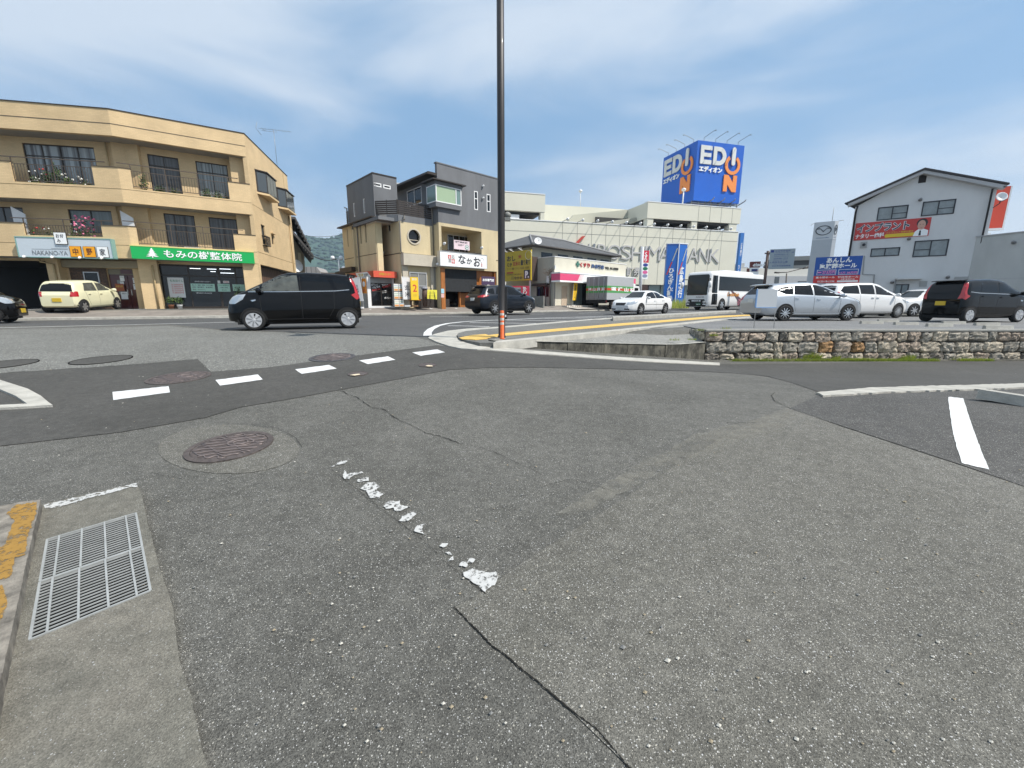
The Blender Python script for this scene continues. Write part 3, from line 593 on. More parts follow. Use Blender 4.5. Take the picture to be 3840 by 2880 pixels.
def stone_wall():
    t = thing('stone_wall', 'rough squared granite retaining wall below the car park', 'stone wall', (5.4, WY, -.8))
    rr = random.Random(11); bd = MB()
    def ztop(X): return ZL-.02
    bd.box((5.38, WY+.09, -1.2), (30, WY+.4, ZL-.055)); bd.box((5.38, WY+.1, -1.2), (5.7, WY+2.4, ZL-.056))
    bd.build('mortar', mat('mortar', (.17, .155, .13), .95, var=.3, vs=9), t)
    st = MB()
    def stone(x0, x1, z0, z1, mt, fn):
        nx, nz = 7, 5; vs = []; jx = [rr.uniform(-.035, .035) for _ in range(4)]; jz = [rr.uniform(-.028, .02) for _ in range(4)]
        sd = rr.random()*99
        for j in range(nz+1):
            for i in range(nx+1):
                u, v = i/nx, j/nz; e = min(u, 1-u)*2; f = min(v, 1-v)*2
                rnd = .035*(1-sm(min(e, f), 0, .34)); 
                x = x0+(x1-x0)*u+(jx[0]*(1-u)*(1-v)+jx[1]*u*(1-v)+jx[2]*u*v+jx[3]*(1-u)*v)+.010*math.sin(sd+9*v+5*u)
                z = z0+(z1-z0)*v+(jz[0]*(1-u)*(1-v)+jz[1]*u*(1-v)+jz[2]*u*v+jz[3]*(1-u)*v)+.010*math.sin(sd*2+9*u)
                cx, cz = (x0+x1)/2, (z0+z1)/2; k = 1-.10*((abs(2*u-1)*abs(2*v-1))**2)
                vs.append(fn(cx+(x-cx)*k, cz+(z-cz)*k, -rnd*.8+rr.uniform(-.02, .026)+.045))
        n1 = nx+1; fs = [(j*n1+i, j*n1+i+1, (j+1)*n1+i+1, (j+1)*n1+i) for j in range(nz) for i in range(nx)]
        ring = list(range(nx+1))+[j*n1+nx for j in range(1, nz+1)]+[nz*n1+i for i in range(nx-1, -1, -1)]+[j*n1 for j in range(nz-1, 0, -1)]
        c = len(vs)
        bk = [fn(*q) for q in [(x0+(x1-x0)*((i % n1)/nx), z0+(z1-z0)*((i//n1)/nz), -.12) for i in ring]]
        st.add(vs+bk, fs+[(ring[i], ring[(i+1) % len(ring)], c+(i+1) % len(ring), c+i) for i in range(len(ring))], mt)
    rows = [(.02, -.245), (-.255, -.555), (-.565, -.8)]
    for z1, z0 in rows:
        x = 5.36+rr.uniform(0, .1)
        while x < 24:
            w = rr.choice((rr.uniform(.22, .34), rr.uniform(.34, .5), rr.uniform(.36, .58)))
            stone(x, x+w-.018, z0+rr.uniform(-.015, .015), z1+rr.uniform(-.02, .004), rr.choices(range(5), (3, 4, 3, .5, 1.6 if z0 > -.7 else 4))[0], lambda a, b, d: Vector((a, WY-d, b)))
            x += w
    for z1, z0 in rows:
        y = WY+.1
        while y < WY+2: stone(y, y+.33, z0, z1, rr.choice((0, 1, 4)), lambda a, b, d: Vector((5.4-d, a, b))); y += .36
    st.build('stones', ST, t)
    cp = MB(); cp.box((5.36, WY-.035, ZL-.035), (30, WY+.22, ZL+.014)); cp.build('coping', M_CONC, t)
    ft = MB(); x = 5.5
    while x < 26:
        w = rr.uniform(.5, 1.1); ft.box((x, WY-.3, -1.1), (x+w-.01, WY-.02, -.80+rr.uniform(-.006, .006)+.004*x)); x += w
    ft.build('footing', M_GRIME, t)
stone_wall()
# ================================================================== shared builders
M_GLASS = mat('dark_glass', (.010, .011, .012), .04, spec=.5)
M_GLASSG = mat('grey_glass', (.07, .08, .085), .06, spec=.6)
M_WHITE = mat('white_paint', (.75, .75, .74), .5, var=.06, vs=3)
M_FRAME = mat('bronze_frame', (.05, .04, .033), .45, metal=.4)
M_ALU = mat('aluminium', (.5, .5, .49), .4, metal=.6)
M_STEEL = mat('steel', (.25, .25, .25), .45, metal=.6)
M_RAIL = mat('rail_brown', (.11, .085, .065), .5, metal=.3)
M_SOFF = mat('soffit', (.33, .31, .28), .8, var=.12, vs=2)
def window(F, u0, u1, z0, z1, d, parent, cols=2, fm=None, pm=None, fw=.045, transom=None, sill=False, name='window', deep=.05):
    fm = fm or M_FRAME; pm = pm or M_GLASSG; mb = MB()
    F.box(mb, u0, u1, z0, z0+fw, d-.03, d+deep); F.box(mb, u0, u1, z1-fw, z1, d-.03, d+deep)
    F.box(mb, u0, u0+fw, z0+fw, z1-fw, d-.03, d+deep-.002); F.box(mb, u1-fw, u1, z0+fw, z1-fw, d-.03, d+deep-.002)
    zt = z1-fw
    if transom: F.box(mb, u0+fw, u1-fw, transom-fw/2, transom+fw/2, d-.028, d+deep-.004)
    for i in range(1, cols): u = u0+(u1-u0)*i/cols; F.box(mb, u-fw*.45, u+fw*.45, z0+fw, zt, d-.026, d+deep-.008)
    if sill: F.box(mb, u0-.05, u1+.05, z0-.05, z0-.002, d-.03, d+.1)
    w = mb.build(name, fm, parent)
    pb = MB(); F.box(pb, u0+fw*.6, u1-fw*.6, z0+fw*.6, z1-fw*.6, d-.02, d+.012); pb.build('pane', pm, w)
    return w
def railing(F, u0, u1, ztop, zmid, zbot, d, parent, sp=.115, m=None, r=.018, ext=0):
    mb = MB(); F.box(mb, u0-ext, u1+ext, ztop-.02, ztop+.02, d-.02, d+.02); F.box(mb, u0, u1, zmid-.012, zmid+.012, d-.015, d+.015); F.box(mb, u0, u1, zbot-.015, zbot+.015, d-.015, d+.015)
    n = max(1, int((u1-u0)/sp))
    for i in range(n+1): u = u0+(u1-u0)*i/n; F.box(mb, u-.008, u+.008, zbot+.014, zmid-.011, d-.008, d+.008)
    k = max(1, int((u1-u0)/1.3))
    for i in range(k+1): u = u0+(u1-u0)*i/k; F.box(mb, u-.018, u+.018, zbot-.08, ztop-.019, d-.018, d+.018)
    return mb.build('railing', m or M_RAIL, parent)
LEAF = [mat('leaf_%s' % n, c, .55, var=.4, vs=14) for n, c in (('mid', (.055, .11, .03)), ('light', (.12, .19, .04)), ('dark', (.025, .055, .02)))]
PETAL = {n: mat('petal_'+n, c, .6) for n, c in (('pink', (.75, .2, .33)), ('white', (.75, .75, .7)), ('red', (.5, .04, .04)))}
def leaves(mb, c, rx, rz, n, size, mats=3, rr=random, flower=0):
    c = Vector(c)
    for i in range(n):
        while True:
            v = Vector((rr.uniform(-1, 1), rr.uniform(-1, 1), rr.uniform(-1, 1)))
            if v.length < 1: break
        v *= .55+.45*rr.random(); p = c+Vector((v.x*rx, v.y*rx, v.z*rz)); s = size*rr.uniform(.6, 1.3)
        a = Vector((rr.uniform(-1, 1), rr.uniform(-1, 1), rr.uniform(-.6, .6))).normalized(); b = a.orthogonal().normalized(); b = (Matrix.Rotation(rr.uniform(0, 6.28), 3, a) @ b)
        mb.add([p-a*s, p+b*s*.45, p+a*s, p-b*s*.45], [(0, 1, 2, 3)], rr.randrange(mats))
def plant(name, label, group, c, h, r, seed, potm=None, flower=None, nf=0, n=120, size=.045, potr=None, cat='potted plant'):
    rr = random.Random(seed); c = Vector(c); t = thing(name, label, cat, c, 0, group); potr = potr or r*.5
    mb = MB(); mb.lathe([(potr*.7, 0), (potr, .2), (potr*1.08, .21), (potr*1.08, .24), (potr*.9, .24), (potr*.88, .2)], 14, 0, Matrix.Translation(c)); mb.build('pot', potm or mat('terracotta', (.3, .12, .06), .8), t)
    mb = MB(); leaves(mb, c+Vector((0, 0, .22+h/2)), r, h/2, n, size, 3, rr)
    for i in range(5): mb.tube([c+Vector((0, 0, .2)), c+Vector((rr.uniform(-r, r)*.6, rr.uniform(-r, r)*.6, .2+h*.8))], .006, 4, 2)
    mb.build('foliage', LEAF, t, fix=False)
    if flower:
        mb = MB()
        for i in range(nf):
            p = c+Vector((rr.uniform(-r, r), rr.uniform(-r, r), .25+h*rr.uniform(.35, 1.05))); mb.blob(p, rr.uniform(.03, .06), 0, 5)
        mb.build('blossoms', PETAL[flower], t, fix=False)
    return t
def spot(F, u, z, d, label, group, arm=.25, s=.06, parent=None, m=None, name='spotlight', down=-.4):
    """small lamp on a bracket standing out from a wall"""
    p = F.p(u, z, d); t = thing(name, label, 'spotlight', p, 0, group)
    mb = MB(); q = F.p(u, z, d+arm); mb.tube([p, q], s*.22, 6); mb.build('bracket', M_STEEL, t)
    mb = MB(); a = (F.n*-1+Vector((0, 0, down))).normalized(); M = Matrix.Translation(q) @ a.to_track_quat('Z', 'Y').to_matrix().to_4x4()
    mb.lathe([(s*.4, -s*1.3), (s*.75, -s*.9), (s, s*.2), (s*1.15, s*.6), (s*.9, s*.6), (.001, s*.3)], 12, 0, M); mb.build('lamp_head', m or M_WHITE, t)
    return t
def aircon(F, u, z, d, label, rot=0, grp='outdoor air conditioning units'):
    t = thing('air_conditioner', label, 'air conditioner', F.p(u, z, d), 0, grp); mb = MB(); F.box(mb, u-.38, u+.38, z+.04, z+.58, d-.28, d); F.box(mb, u-.3, u-.24, z, z+.04, d-.25, d); F.box(mb, u+.24, u+.3, z, z+.04, d-.25, d); mb.build('casing', mat('ac_white', (.55, .54, .5), .5), t)
    mb = MB(); mb.lathe([(.215, 0), (.215, .012), (.19, .012), (.19, .004), (.03, .004), (.001, .02)], 20, 0, Matrix.Translation(F.p(u-.1, z+.31, d)) @ F.n.to_track_quat('Z', 'Y').to_matrix().to_4x4()); mb.build('fan_grille', mat('ac_dark', (.06, .06, .06), .6), t); return t
# ================================================================== tan apartment block, left
TAN = (.65, .475, .265)
def tan_block():
    B = Fr((-14.97, 25.2), 57.7); ub = -5.585; o = B.p(ub, 0); A = Fr((o.x, o.y), 78); S = Fr((-14.97, 25.2), -13)
    MT = {f: tiles('tan_tile_%d' % i, TAN, (.58, .435, .24), f.h, .22, .07, .008, .04) for i, f in enumerate((A, B, S))}
    mA, mB_, mS = MT[A], MT[B], MT[S]
    t = thing('apartment_building', 'three storey tan tiled apartment block with balconies over two street shops', 'building', (-14.97, 25.2, .4))
    g = .3; AL = -12
    # recessed walls with window openings
    def R_(F, a, b, d): return F.rect(a, b, d)
    D = -1.1
    b3 = [(-4.5, -3.2, 6.5, 8.55), (-2.45, -.98, 6.5, 8.55)]; b2 = [(-4.2, -2.85, 3.8, 5.62), (-2.2, -.85, 3.8, 5.62)]
    a3 = list(R_(A, (77, 520), (377, 700), D)); a3[2], a3[3] = 6.5, 8.6; a2 = list(R_(A, (252, 782), (426, 850), D)); a2[2], a2[3] = 4.4, 5.55
    a2b = (-8.6, -5.1, 4.2, 5.55); a3b = (-9, -5.6, 6.6, 8.5)
    wb = MB(); B.poly(wb, [rc(ub-.3, 0, g, 9.9)]+[rc(*w) for w in b3+b2]+[rc(-4.9, -.45, g+.02, 2.92)], D-.2, D); wb.build('wall', mB_, t)
    wa = MB(); A.poly(wa, [rc(AL, .4, g, 9.9)]+[rc(*w) for w in (a3, a2, a2b, a3b)]+[rc(AL+.2, -4.35, g+.02, 2.95), rc(-1.95, -.15, g+.02, 2.6)], D-.2, D); wa.build('wall', mA, t)
    cw = MB(); B.box(cw, -.84, -.004, g, 9.95, D+.001, -.5); cw.build('wall', mB_, t)
    sb = MB()
    s_open = [(.25, 7.4, g+.01, 3.05), (1.12, 1.78, 4.32, 5.48), (2.9, 3.35, 4.55, 5.15)]
    S.poly(sb, [rc(0, 8.07, g, 10.05)]+[rc(*w) for w in s_open], -.2, 0); sb.build('wall', mS, t)
    bk = MB(); P = [S.p(8.05, 0, -.01), S.p(8.05, 0, -9), A.p(AL, 0, -9), A.p(AL, 0, -1.3)]
    bk.prism([[(S.p(8.05, 0, -.21).x, S.p(8.05, 0, -.21).y), (B.p(-.3, 0, -1.4).x, B.p(-.3, 0, -1.4).y), (A.p(0, 0, -2.2).x, A.p(0, 0, -2.2).y), (A.p(AL, 0, -2.2).x, A.p(AL, 0, -2.2).y), (A.p(AL, 0, -9).x, A.p(AL, 0, -9).y), (A.p(0, 0, -10).x, A.p(0, 0, -10).y)]], 3.2, 9.9, lambda a, b, d: Vector((a, b, d)))
    bk.build('roof', mat('roof_grey', (.2, .2, .2), .8), t)
    def plan(dd, zz0, zz1, m, name, di=D-.1):
        q = [A.p(AL, 0, dd), o+(A.n+B.n)*.5*dd, B.p(-.002, 0, dd), B.p(-.002, 0, di), o+(A.n+B.n)*.5*di, A.p(AL, 0, di)]
        mb = MB(); mb.prism([[(v.x, v.y) for v in q]], zz0, zz1, lambda a, b, d: Vector((a, b, d))); return mb.build(name, m, t)
    # fascia bands and parapet
    def band(zb, zA, segA, zB, segB, zh, name='balcony_wall'):
        mb = MB()
        A.poly(mb, [(AL, zb), (0, zb), (0, zh), (segA[1], zh), (segA[1], zA), (segA[0], zA), (segA[0], zh), (AL, zh)], -.14, 0, 0)
        mb.build(name, mA, t)
        mb = MB(); B.poly(mb, [(ub, zb), (0, zb), (0, zh), (segB[1], zh), (segB[1], zB), (segB[0], zB), (segB[0], zh), (ub, zh)], -.14, 0, 0); mb.build(name, mB_, t)
        for F, u0, u1 in ((A, segA[1]-.02, .0), (A, AL, segA[0]+.02), (B, ub, segB[0]+.02), (B, segB[1]-.02, .012)): mb = MB(); F.box(mb, u0, u1, zh+.001, zh+.028, -.17, .03); mb.build('coping', M_RAIL, t)
    band(5.79, 6.53, (-4.4, -1.11), 6.5, (-5.12, -1.04), 7.42)
    band(3.06, 4.08, (-4.42, -1.17), 3.76, (-5.27, -1.09), 4.64)
    mb = MB(); A.box(mb, AL, 0, 8.87, 10.05, -.2, 0); A.box(mb, AL, 0, 9.40, 9.425, -.01, .012, 1); mb.build('parapet', [mA, M_RAIL], t)
    mb = MB(); B.box(mb, ub, 0, 8.87, 10.05, -.2, 0); B.box(mb, ub, 0, 9.40, 9.425, -.01, .012, 1); mb.build('parapet', [mB_, M_RAIL], t)
    mb = MB(); A.box(mb, AL, 0.01, 10.051, 10.09, -.24, .03); B.box(mb, ub, .03, 10.052, 10.09, -.24, .03); S.box(mb, 0, 8.09, 10.053, 10.09, -.24, .03); mb.build('coping', M_FRAME, t)
    mb = MB()
    for F, a, b in ((A, AL, -.002), (B, ub, -.002)): F.box(mb, a, b, 6.42, 6.435, -.01, .008); F.box(mb, a, b, 3.70, 3.715, -.01, .008)
    S.box(mb, .01, 8.05, 6.37, 6.385, -.01, .008); S.box(mb, .01, 8.05, 3.74, 3.755, -.01, .008); S.box(mb, 7.0, 7.015, 3.76, 10.0, -.01, .008)
    mb.build('wall_joint', mat('joint', (.2, .14, .07), .9), t)
    plan(-.145, 5.792, 5.95, M_SOFF, 'balcony_floor'); plan(-.145, 3.062, 3.25, M_SOFF, 'balcony_floor'); plan(-.205, 8.872, 9.0, M_SOFF, 'eave_soffit')
    plan(-.206, 9.001, 9.88, mat('roof_grey', (.2, .2, .2), .8), 'roof')
    # railings
    for F, a, b in ((A, -4.4, -1.11), (B, -5.12, -1.04)): railing(F, a, b, 7.66, 7.36, 6.62, -.07, t, ext=.5 if F is B else .55)
    railing(A, -4.42, -1.17, 4.88, 4.58, 4.16, -.07, t, ext=.5); railing(B, -5.27, -1.09, 4.9, 4.58, 3.84, -.07, t, ext=.5)
    # windows
    CG = curtain_glass('curtain_pale', (.30, .34, .34), (.10, .12, .12), 57.7); CD = curtain_glass('curtain_dim', (.085, .09, .09), (.02, .02, .02), 57.7, 5)
    for i, w in enumerate(b3): window(B, *w, D-.1, t, 2, transom=8.02, pm=CG if i else CD)
    for i, w in enumerate(b2): window(B, *w, D-.1, t, 2 if i else 3, pm=CD)
    window(A, *a3, D-.1, t, 4, transom=8.05, pm=curtain_glass('curtain_left', (.32, .36, .37), (.05, .05, .05), 78, 3.2)); window(A, *a2, D-.1, t, 2, pm=curtain_glass('frosted', (.16, .2, .2), (.12, .15, .15), 78)); window(A, *a2b, D-.1, t, 4); window(A, *a3b, D-.1, t, 3, pm=M_GLASS)
    window(S, 1.12, 1.78, 4.32, 5.48, -.12, t, 2); window(S, 2.9, 3.35, 4.55, 5.15, -.12, t, 1)
    mb = MB()
    for k in range(9): u = 1.05+.8*k/8; S.box(mb, u-.01, u+.01, 4.25, 4.8, .2, .22)
    for z in (4.25, 4.8): S.box(mb, 1.03, 1.87, z-.015, z+.015, .0, .222)
    mb.build('window_guard', M_FRAME, t)
    mb = MB(); S.box(mb, 2.82, 3.43, 5.2, 5.26, 0, .14); mb.build('window_hood', mS, t)
    for u0, u1 in ((1.13, 3.4), (5.03, 7.45)):          # projecting bay windows
        ring = [(u0, 0), (u0+.5, .45), (u1, .45), (u1, 0)]; hz = lambda a, b, z: S.p(a, z, b)
        mb = MB(); mb.prism([ring], 7.30, 8.50, hz); w = mb.build('bay_window', M_FRAME, t)
        mb = MB(); mb.prism([[(u0-.06, 0), (u0+.46, .52), (u1+.05, .52), (u1+.05, 0)]], 7.19, 7.298, hz); mb.build('sill', mS, w)
        mb = MB(); mb.prism([[(u0-.06, 0), (u0+.46, .52), (u1+.05, .52), (u1+.05, 0)]], 8.502, 8.56, hz); mb.build('hood', M_FRAME, w)
        mb = MB(); 
        for k in range(3): a = u0+.55+(u1-u0-.6)*k/3; S.box(mb, a, a+(u1-u0-.6)/3-.06, 7.38, 8.43, .44, .456)
        mb.add([S.p(u0+.06, 7.38, .062), S.p(u0+.46, 7.38, .425), S.p(u0+.46, 8.43, .425), S.p(u0+.06, 8.43, .062)], [(0, 1, 2, 3)]); mb.build('pane', M_GLASSG, w)
    # pipes and drains
    PT = mat('pipe_tan', (.45, .33, .17), .6)
    for F, u in ((A, -.95), (B, -5.0), (B, -.72)): tubes('drain_pipe', [[F.p(u, 5.96, D+.08), F.p(u, 8.85, D+.08)], [F.p(u, 3.26, D+.08), F.p(u, 5.78, D+.08)]], .035, PT, t)
    tubes('drain_pipe', [[B.p(-4.95, .35, D+.62), B.p(-4.95, 2.75, D+.62), B.p(-4.95, 2.85, D+.3), B.p(-4.6, 2.95, D+.3)], [A.p(-3.9, .35, D+.55), A.p(-3.9, 2.75, D+.55), A.p(-4.4, 2.85, D+.6), A.p(-4.4, 3.0, D+.6)], [S.p(7.3, .4, .05), S.p(7.3, 7.1, .05)]], .045, PT, t)
    # street floor
    mb = MB(); B.box(mb, -5.55, -4.75, g, 3.06, D, D+.55); mb.build('pillar', mB_, t)
    mb = MB(); B.box(mb, -.82, -.006, g, 3.06, D+.62, -.02); mb.build('pillar', mB_, t)
    mb = MB(); A.box(mb, -4.25, -3.75, g, 3.06, D+.002, D+.5); mb.build('pillar', mA, t)
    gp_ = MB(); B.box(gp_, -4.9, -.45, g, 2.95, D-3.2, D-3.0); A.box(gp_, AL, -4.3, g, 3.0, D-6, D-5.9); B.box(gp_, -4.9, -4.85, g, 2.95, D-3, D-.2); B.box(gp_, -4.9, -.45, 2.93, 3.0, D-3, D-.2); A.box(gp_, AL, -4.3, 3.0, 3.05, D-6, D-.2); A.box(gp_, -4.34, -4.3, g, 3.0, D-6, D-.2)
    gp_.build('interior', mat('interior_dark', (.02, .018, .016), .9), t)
    sf = MB(); u0, u1 = -4.88, -.47
    fr = [u0, u0+.05, -3.52, -3.46, -2.12, -2.02, -1.28, -1.2, u1-.05, u1]
    for a, b in zip(fr[::2], fr[1::2]): B.box(sf, a, b, g, 2.92, D-.12, D-.05)
    B.box(sf, u0, u1, 2.82, 2.92, D-.12, D-.052); B.box(sf, u0, u1, g, g+.28, D-.12, D-.054); B.box(sf, u0, u1, 2.28, 2.34, D-.12, D-.056)
    sfo = sf.build('shopfront', M_FRAME, t)
    pb = MB(); B.box(pb, u0+.02, u1-.02, g+.2, 2.85, D-.1, D-.085); pb.build('pane', M_GLASS, sfo)
    M_TUBE = mat('lit_tube', (.9, .9, .9), .5, emit=(.85, .93, 1), es=2.2)
    for i, (a, b, z) in enumerate(((-3.4, -2.9, 2.72), (-2.6, -2.15, 2.72), (-2.0, -1.45, 2.75), (-1.98, -1.3, 2.52), (-2.45, -2.2, 2.58))):
        mb = MB(); B.box(mb, a, b, z, z+.022, D-.084, D-.078); mb.build('strip_light', M_TUBE, sfo)
    # small writing on the shop glass
    M_PAPER = mat('paper_white', (.72, .72, .70), .7); M_INK = mat('ink_dark', (.05, .05, .06), .7); M_RED = mat('ink_red', (.55, .05, .04), .6); M_MINT = mat('paper_mint', (.45, .68, .56), .6); M_GRN = mat('ink_green', (.02, .22, .09), .6)
    def card(px0, px1, py0, py1, lines, m, label, name='shop_poster', d=D-.04, F=B, grp='posters on the shop windows', skew=0):
        a = F.rect((px0, py0), (px1, py1), d); t2 = thing(name, label, 'poster', F.p((a[0]+a[1])/2, a[2], d), 0, grp)
        mb = MB(); F.box(mb, a[0], a[1], a[2], a[3], d, d+.008); mb.build('sheet', m, t2)
        w, h = a[1]-a[0], a[3]-a[2]; mb = MB(); ms = []
        for (s, x0, x1, y0, y1, mm) in lines:
            if mm not in ms: ms.append(mm)
            text(mb, F, s, a[0]+w*x0, a[0]+w*x1, a[3]-h*y1, a[3]-h*y0, d+.010, 0, .012, ms.index(mm))
        if ms: mb.build('lettering', ms, t2, fix=False)
        return t2
    card(626, 698, 1040, 1116, [('もみほぐし', .15, .97, .1, .22, M_GRN)]+[(s, .2, .9, .32+.1*i, .4+.1*i, M_RED) for i, s in enumerate(('3,000円', '3,800円', '5,000円', '6,500円', '7,800円'))], M_PAPER, 'tall white price poster with green heading and red prices')
    card(714, 808, 1063, 1093, [('肩こり・頭痛・腰痛・ひざの痛み', .06, .94, .1, .28, M_INK), ('骨盤・猫背矯正・産後骨盤', .06, .9, .38, .56, M_INK), ('整体・もみほぐし', .06, .6, .68, .86, M_INK)], M_MINT, 'wide pale mint notice on the shop glass beside the price poster')
    card(815, 865, 1064, 1094, [('もみの樹整体院', .08, .92, .1, .26, M_GRN), ('予約優先制', .2, .8, .4, .56, M_INK), ('受付中', .3, .7, .72, .88, M_GRN)], M_MINT, 'small pale mint notice on the shop door')
    card(871, 924, 1066, 1092, [], M_MINT, 'pale mint sheet half hidden by the shrub')
    card(815, 827, 1052, 1063, [], M_PAPER, 'tiny white card above the door notice, left one'); card(836, 860, 1053, 1062, [('年中無休', .1, .9, .2, .8, M_RED)], M_PAPER, 'tiny white card with red writing above the door notice')
    mb = MB(); a = B.rect((729, 1053), (790, 1059), D-.04); text(mb, B, '肩首腰の痛みは当院へ', a[0], a[1], a[2], a[3], D-.07, 0, .01); a = B.rect((734, 1096), (795, 1102), D-.04); text(mb, B, '☎0829-30-8278', a[0], a[1], a[2], a[3], D-.07, 0, .02); mb.build('window_lettering', M_PAPER, sfo, fix=False)
    # restaurant side
    BR = tiles('brown_brick', (.13, .075, .045), (.04, .03, .025), 78, .23, .08, .012, .35)
    a = A.rect((258, 994), (424, 1150), D+.01); mb = MB(); A.box(mb, a[0], a[1], g, 2.6, D+.002, D+.05); mb.build('brick_panel', BR, t)
    mb = MB(); A.box(mb, -3.74, -.1, 2.62, 2.98, D+.003, D+.3)
    for k in range(5): A.box(mb, -3.74, -.1, 2.66+.06*k, 2.68+.06*k, D+.3, D+.31)
    mb.build('shutter_box', mat('beige_metal', (.32, .27, .18), .6), t)
    DW = mat('mahogany', (.075, .014, .01), .35, coat=.4, var=.3, vs=6)
    u0, u1 = -1.93, -.17; mb = MB(); A.box(mb, u0, u1, g, 2.3, D-.12, D-.06); mb.build('door_frame', DW, t)
    for k in range(2):
        a_, b_ = u0+.1+k*.83, u0+.88+k*.83-.04; mb = MB(); A.box(mb, a_, b_, g+.05, 2.22, D-.058, D-.03); dr = mb.build('door', DW, t)
        mb = MB(); A.box(mb, a_+.25, b_-.2, 1.25, 2.0, D-.03, D-.022); mb.build('pane', mat('door_pane', (.2, .22, .21), .2), dr)
        mb = MB(); A.box(mb, a_+(.66 if k == 0 else .02), a_+(.69 if k == 0 else .05), 1.2, 1.5, D-.03, D+.02); mb.build('handle', M_ALU, dr)
    mb = MB(); A.box(mb, u0, u1, 2.3, 2.6, D-.12, D-.04); mb.build('transom_panel', mat('transom', (.2, .18, .13), .7), t)
    mb = MB(); A.box(mb, -1.35, -.8, 2.34, 2.56, D-.04, D-.02); mb.build('name_board', DW, t)
    aw = A.rect((312, 1019), (378, 1062), D+.06); window(A, aw[0], aw[1], aw[2], aw[3], D+.06, t, 1, fm=M_ALU, pm=M_GLASS, fw=.05)
    for i, (x0, x1, y0, y1) in enumerate(((448, 468, 1034, 1054), (450, 466, 1056, 1066), (497, 516, 1042, 1062), (499, 517, 1065, 1086), (452, 482, 1094, 1122))): card(x0, x1, y0, y1, [('お知らせ', .15, .85, .15, .35, M_INK)], M_PAPER, ('white notice on the left door pane, upper', 'small white notice under the upper one on the left door pane', 'white notice on the right door pane, upper', 'white notice with a pointed end on the right door pane', 'large blank sheet low on the left door')[i], d=D-.015, F=A, grp='notices on the red doors')
    card(430, 468, 1064, 1092, [('お好み焼', .1, .9, .2, .5, mat('ink_gold', (.6, .4, .05), .6))], mat('poster_rust', (.3, .08, .03), .6), 'rust coloured menu poster between the brick panel and doors', d=D+.06, F=A, grp='notices on the red doors')
    # cable to the side, garage shutter on the side street
    mb = MB(); S.box(mb, -.1, 9.5, g, 3.03, -.5, -.4); mb.build('garage_shutter', tiles('brown_shutter', (.11, .06, .04), (.03, .02, .015), -13, .35, 3, .03, .1), t)
    mb = MB(); S.box(mb, .26, .9, g, .9, -.39, -.2); mb.build('low_wall', mS, t)
    # -------- signs
    st = thing('shop_sign', 'long green sign board with white fir tree and white Japanese lettering', 'shop sign', B.p(-2.9, 3.06, .02))
    mb = MB(); B.box(mb, -5.6, -.2, 3.04, 3.66, .012, .22); mb.build('board', mat('sign_green', (.0, .36, .075), .35, coat=.3), st)
    mb = MB(); B.box(mb, -5.62, -.18, 3.665, 3.70, .0, .235); mb.build('trim', mat('sign_trim', (.55, .6, .2), .5), st)
    WL = mat('sign_white', (.85, .86, .85), .5)
    mb = MB(); a = B.rect((612, 938), (909, 981), .23); text(mb, B, 'もみの樹整体院', a[0], a[1], 3.15, 3.57, .23, .012, .013); mb.build('lettering', WL, st, fix=False)
    mb = MB(); cx = B.uz(571, 955, .23)[0]; cz = 3.14
    for k in range(5):
        w = .27-.045*k; z = cz+.04+.075*k; mb.prism([[(cx-w, z), (cx-w*.45, z+.045), (cx-w*.3, z+.1), (cx, z+.13), (cx+w*.3, z+.1), (cx+w*.45, z+.045), (cx+w, z), (cx+w*.5, z-.01), (cx, z+.02), (cx-w*.5, z-.01)]], .222, .235+.001*k, B.p)
    B.box(mb, cx-.02, cx+.02, cz-.03, cz+.06, .222, .234); mb.build('fir_emblem', WL, st)
    st = thing('shop_sign', 'pale blue white sign board reading NAKANO-YA with orange and white squares', 'shop sign', A.p(-2.6, 3.1, .02))
    q = A.pts([(84, 960), (441, 968), (428, 897), (76, 887)], .3)
    q = [(-4.62, 3.03), (-.72, 3.03), (-.72, 3.92), (-4.62, 3.92)]
    mb = MB(); A.poly(mb, q, .012, .28); mb.build('board', mat('sign_paleblue', (.52, .58, .62), .3, coat=.5), st)
    mb = MB(); A.box(mb, -4.66, -.68, 3.922, 3.97, 0, .3); A.box(mb, -4.66, -4.622, 3.0, 3.92, 0, .3); A.box(mb, -.718, -.68, 3.0, 3.92, 0, .3); A.box(mb, -4.66, -.68, 2.99, 3.028, 0, .3); mb.build('frame', mat('sign_teal', (.2, .36, .33), .5), st)
    def pr(x0, x1, y0, y1, d=.29): return A.rect((x0*.2712, 800+y0*.2712), (x1*.2712, 800+y1*.2712), d)
    GY = mat('lettering_grey', (.2, .22, .24), .6); mb = MB(); a = pr(440, 940, 518, 578); text(mb, A, 'NAKANO-YA', a[0], a[1], 3.12, 3.33, .283, .01, .004); mb.build('lettering', GY, st, fix=False)
    mb = MB(); a = pr(435, 940, 490, 500); A.box(mb, a[0], a[1], 3.385, 3.40, .281, .286); A.box(mb, a[0]+.8, a[1], 3.43, 3.445, .281, .286); mb.build('stripe', GY, st)
    OR_ = mat('sign_orange', (.85, .36, .01), .5)
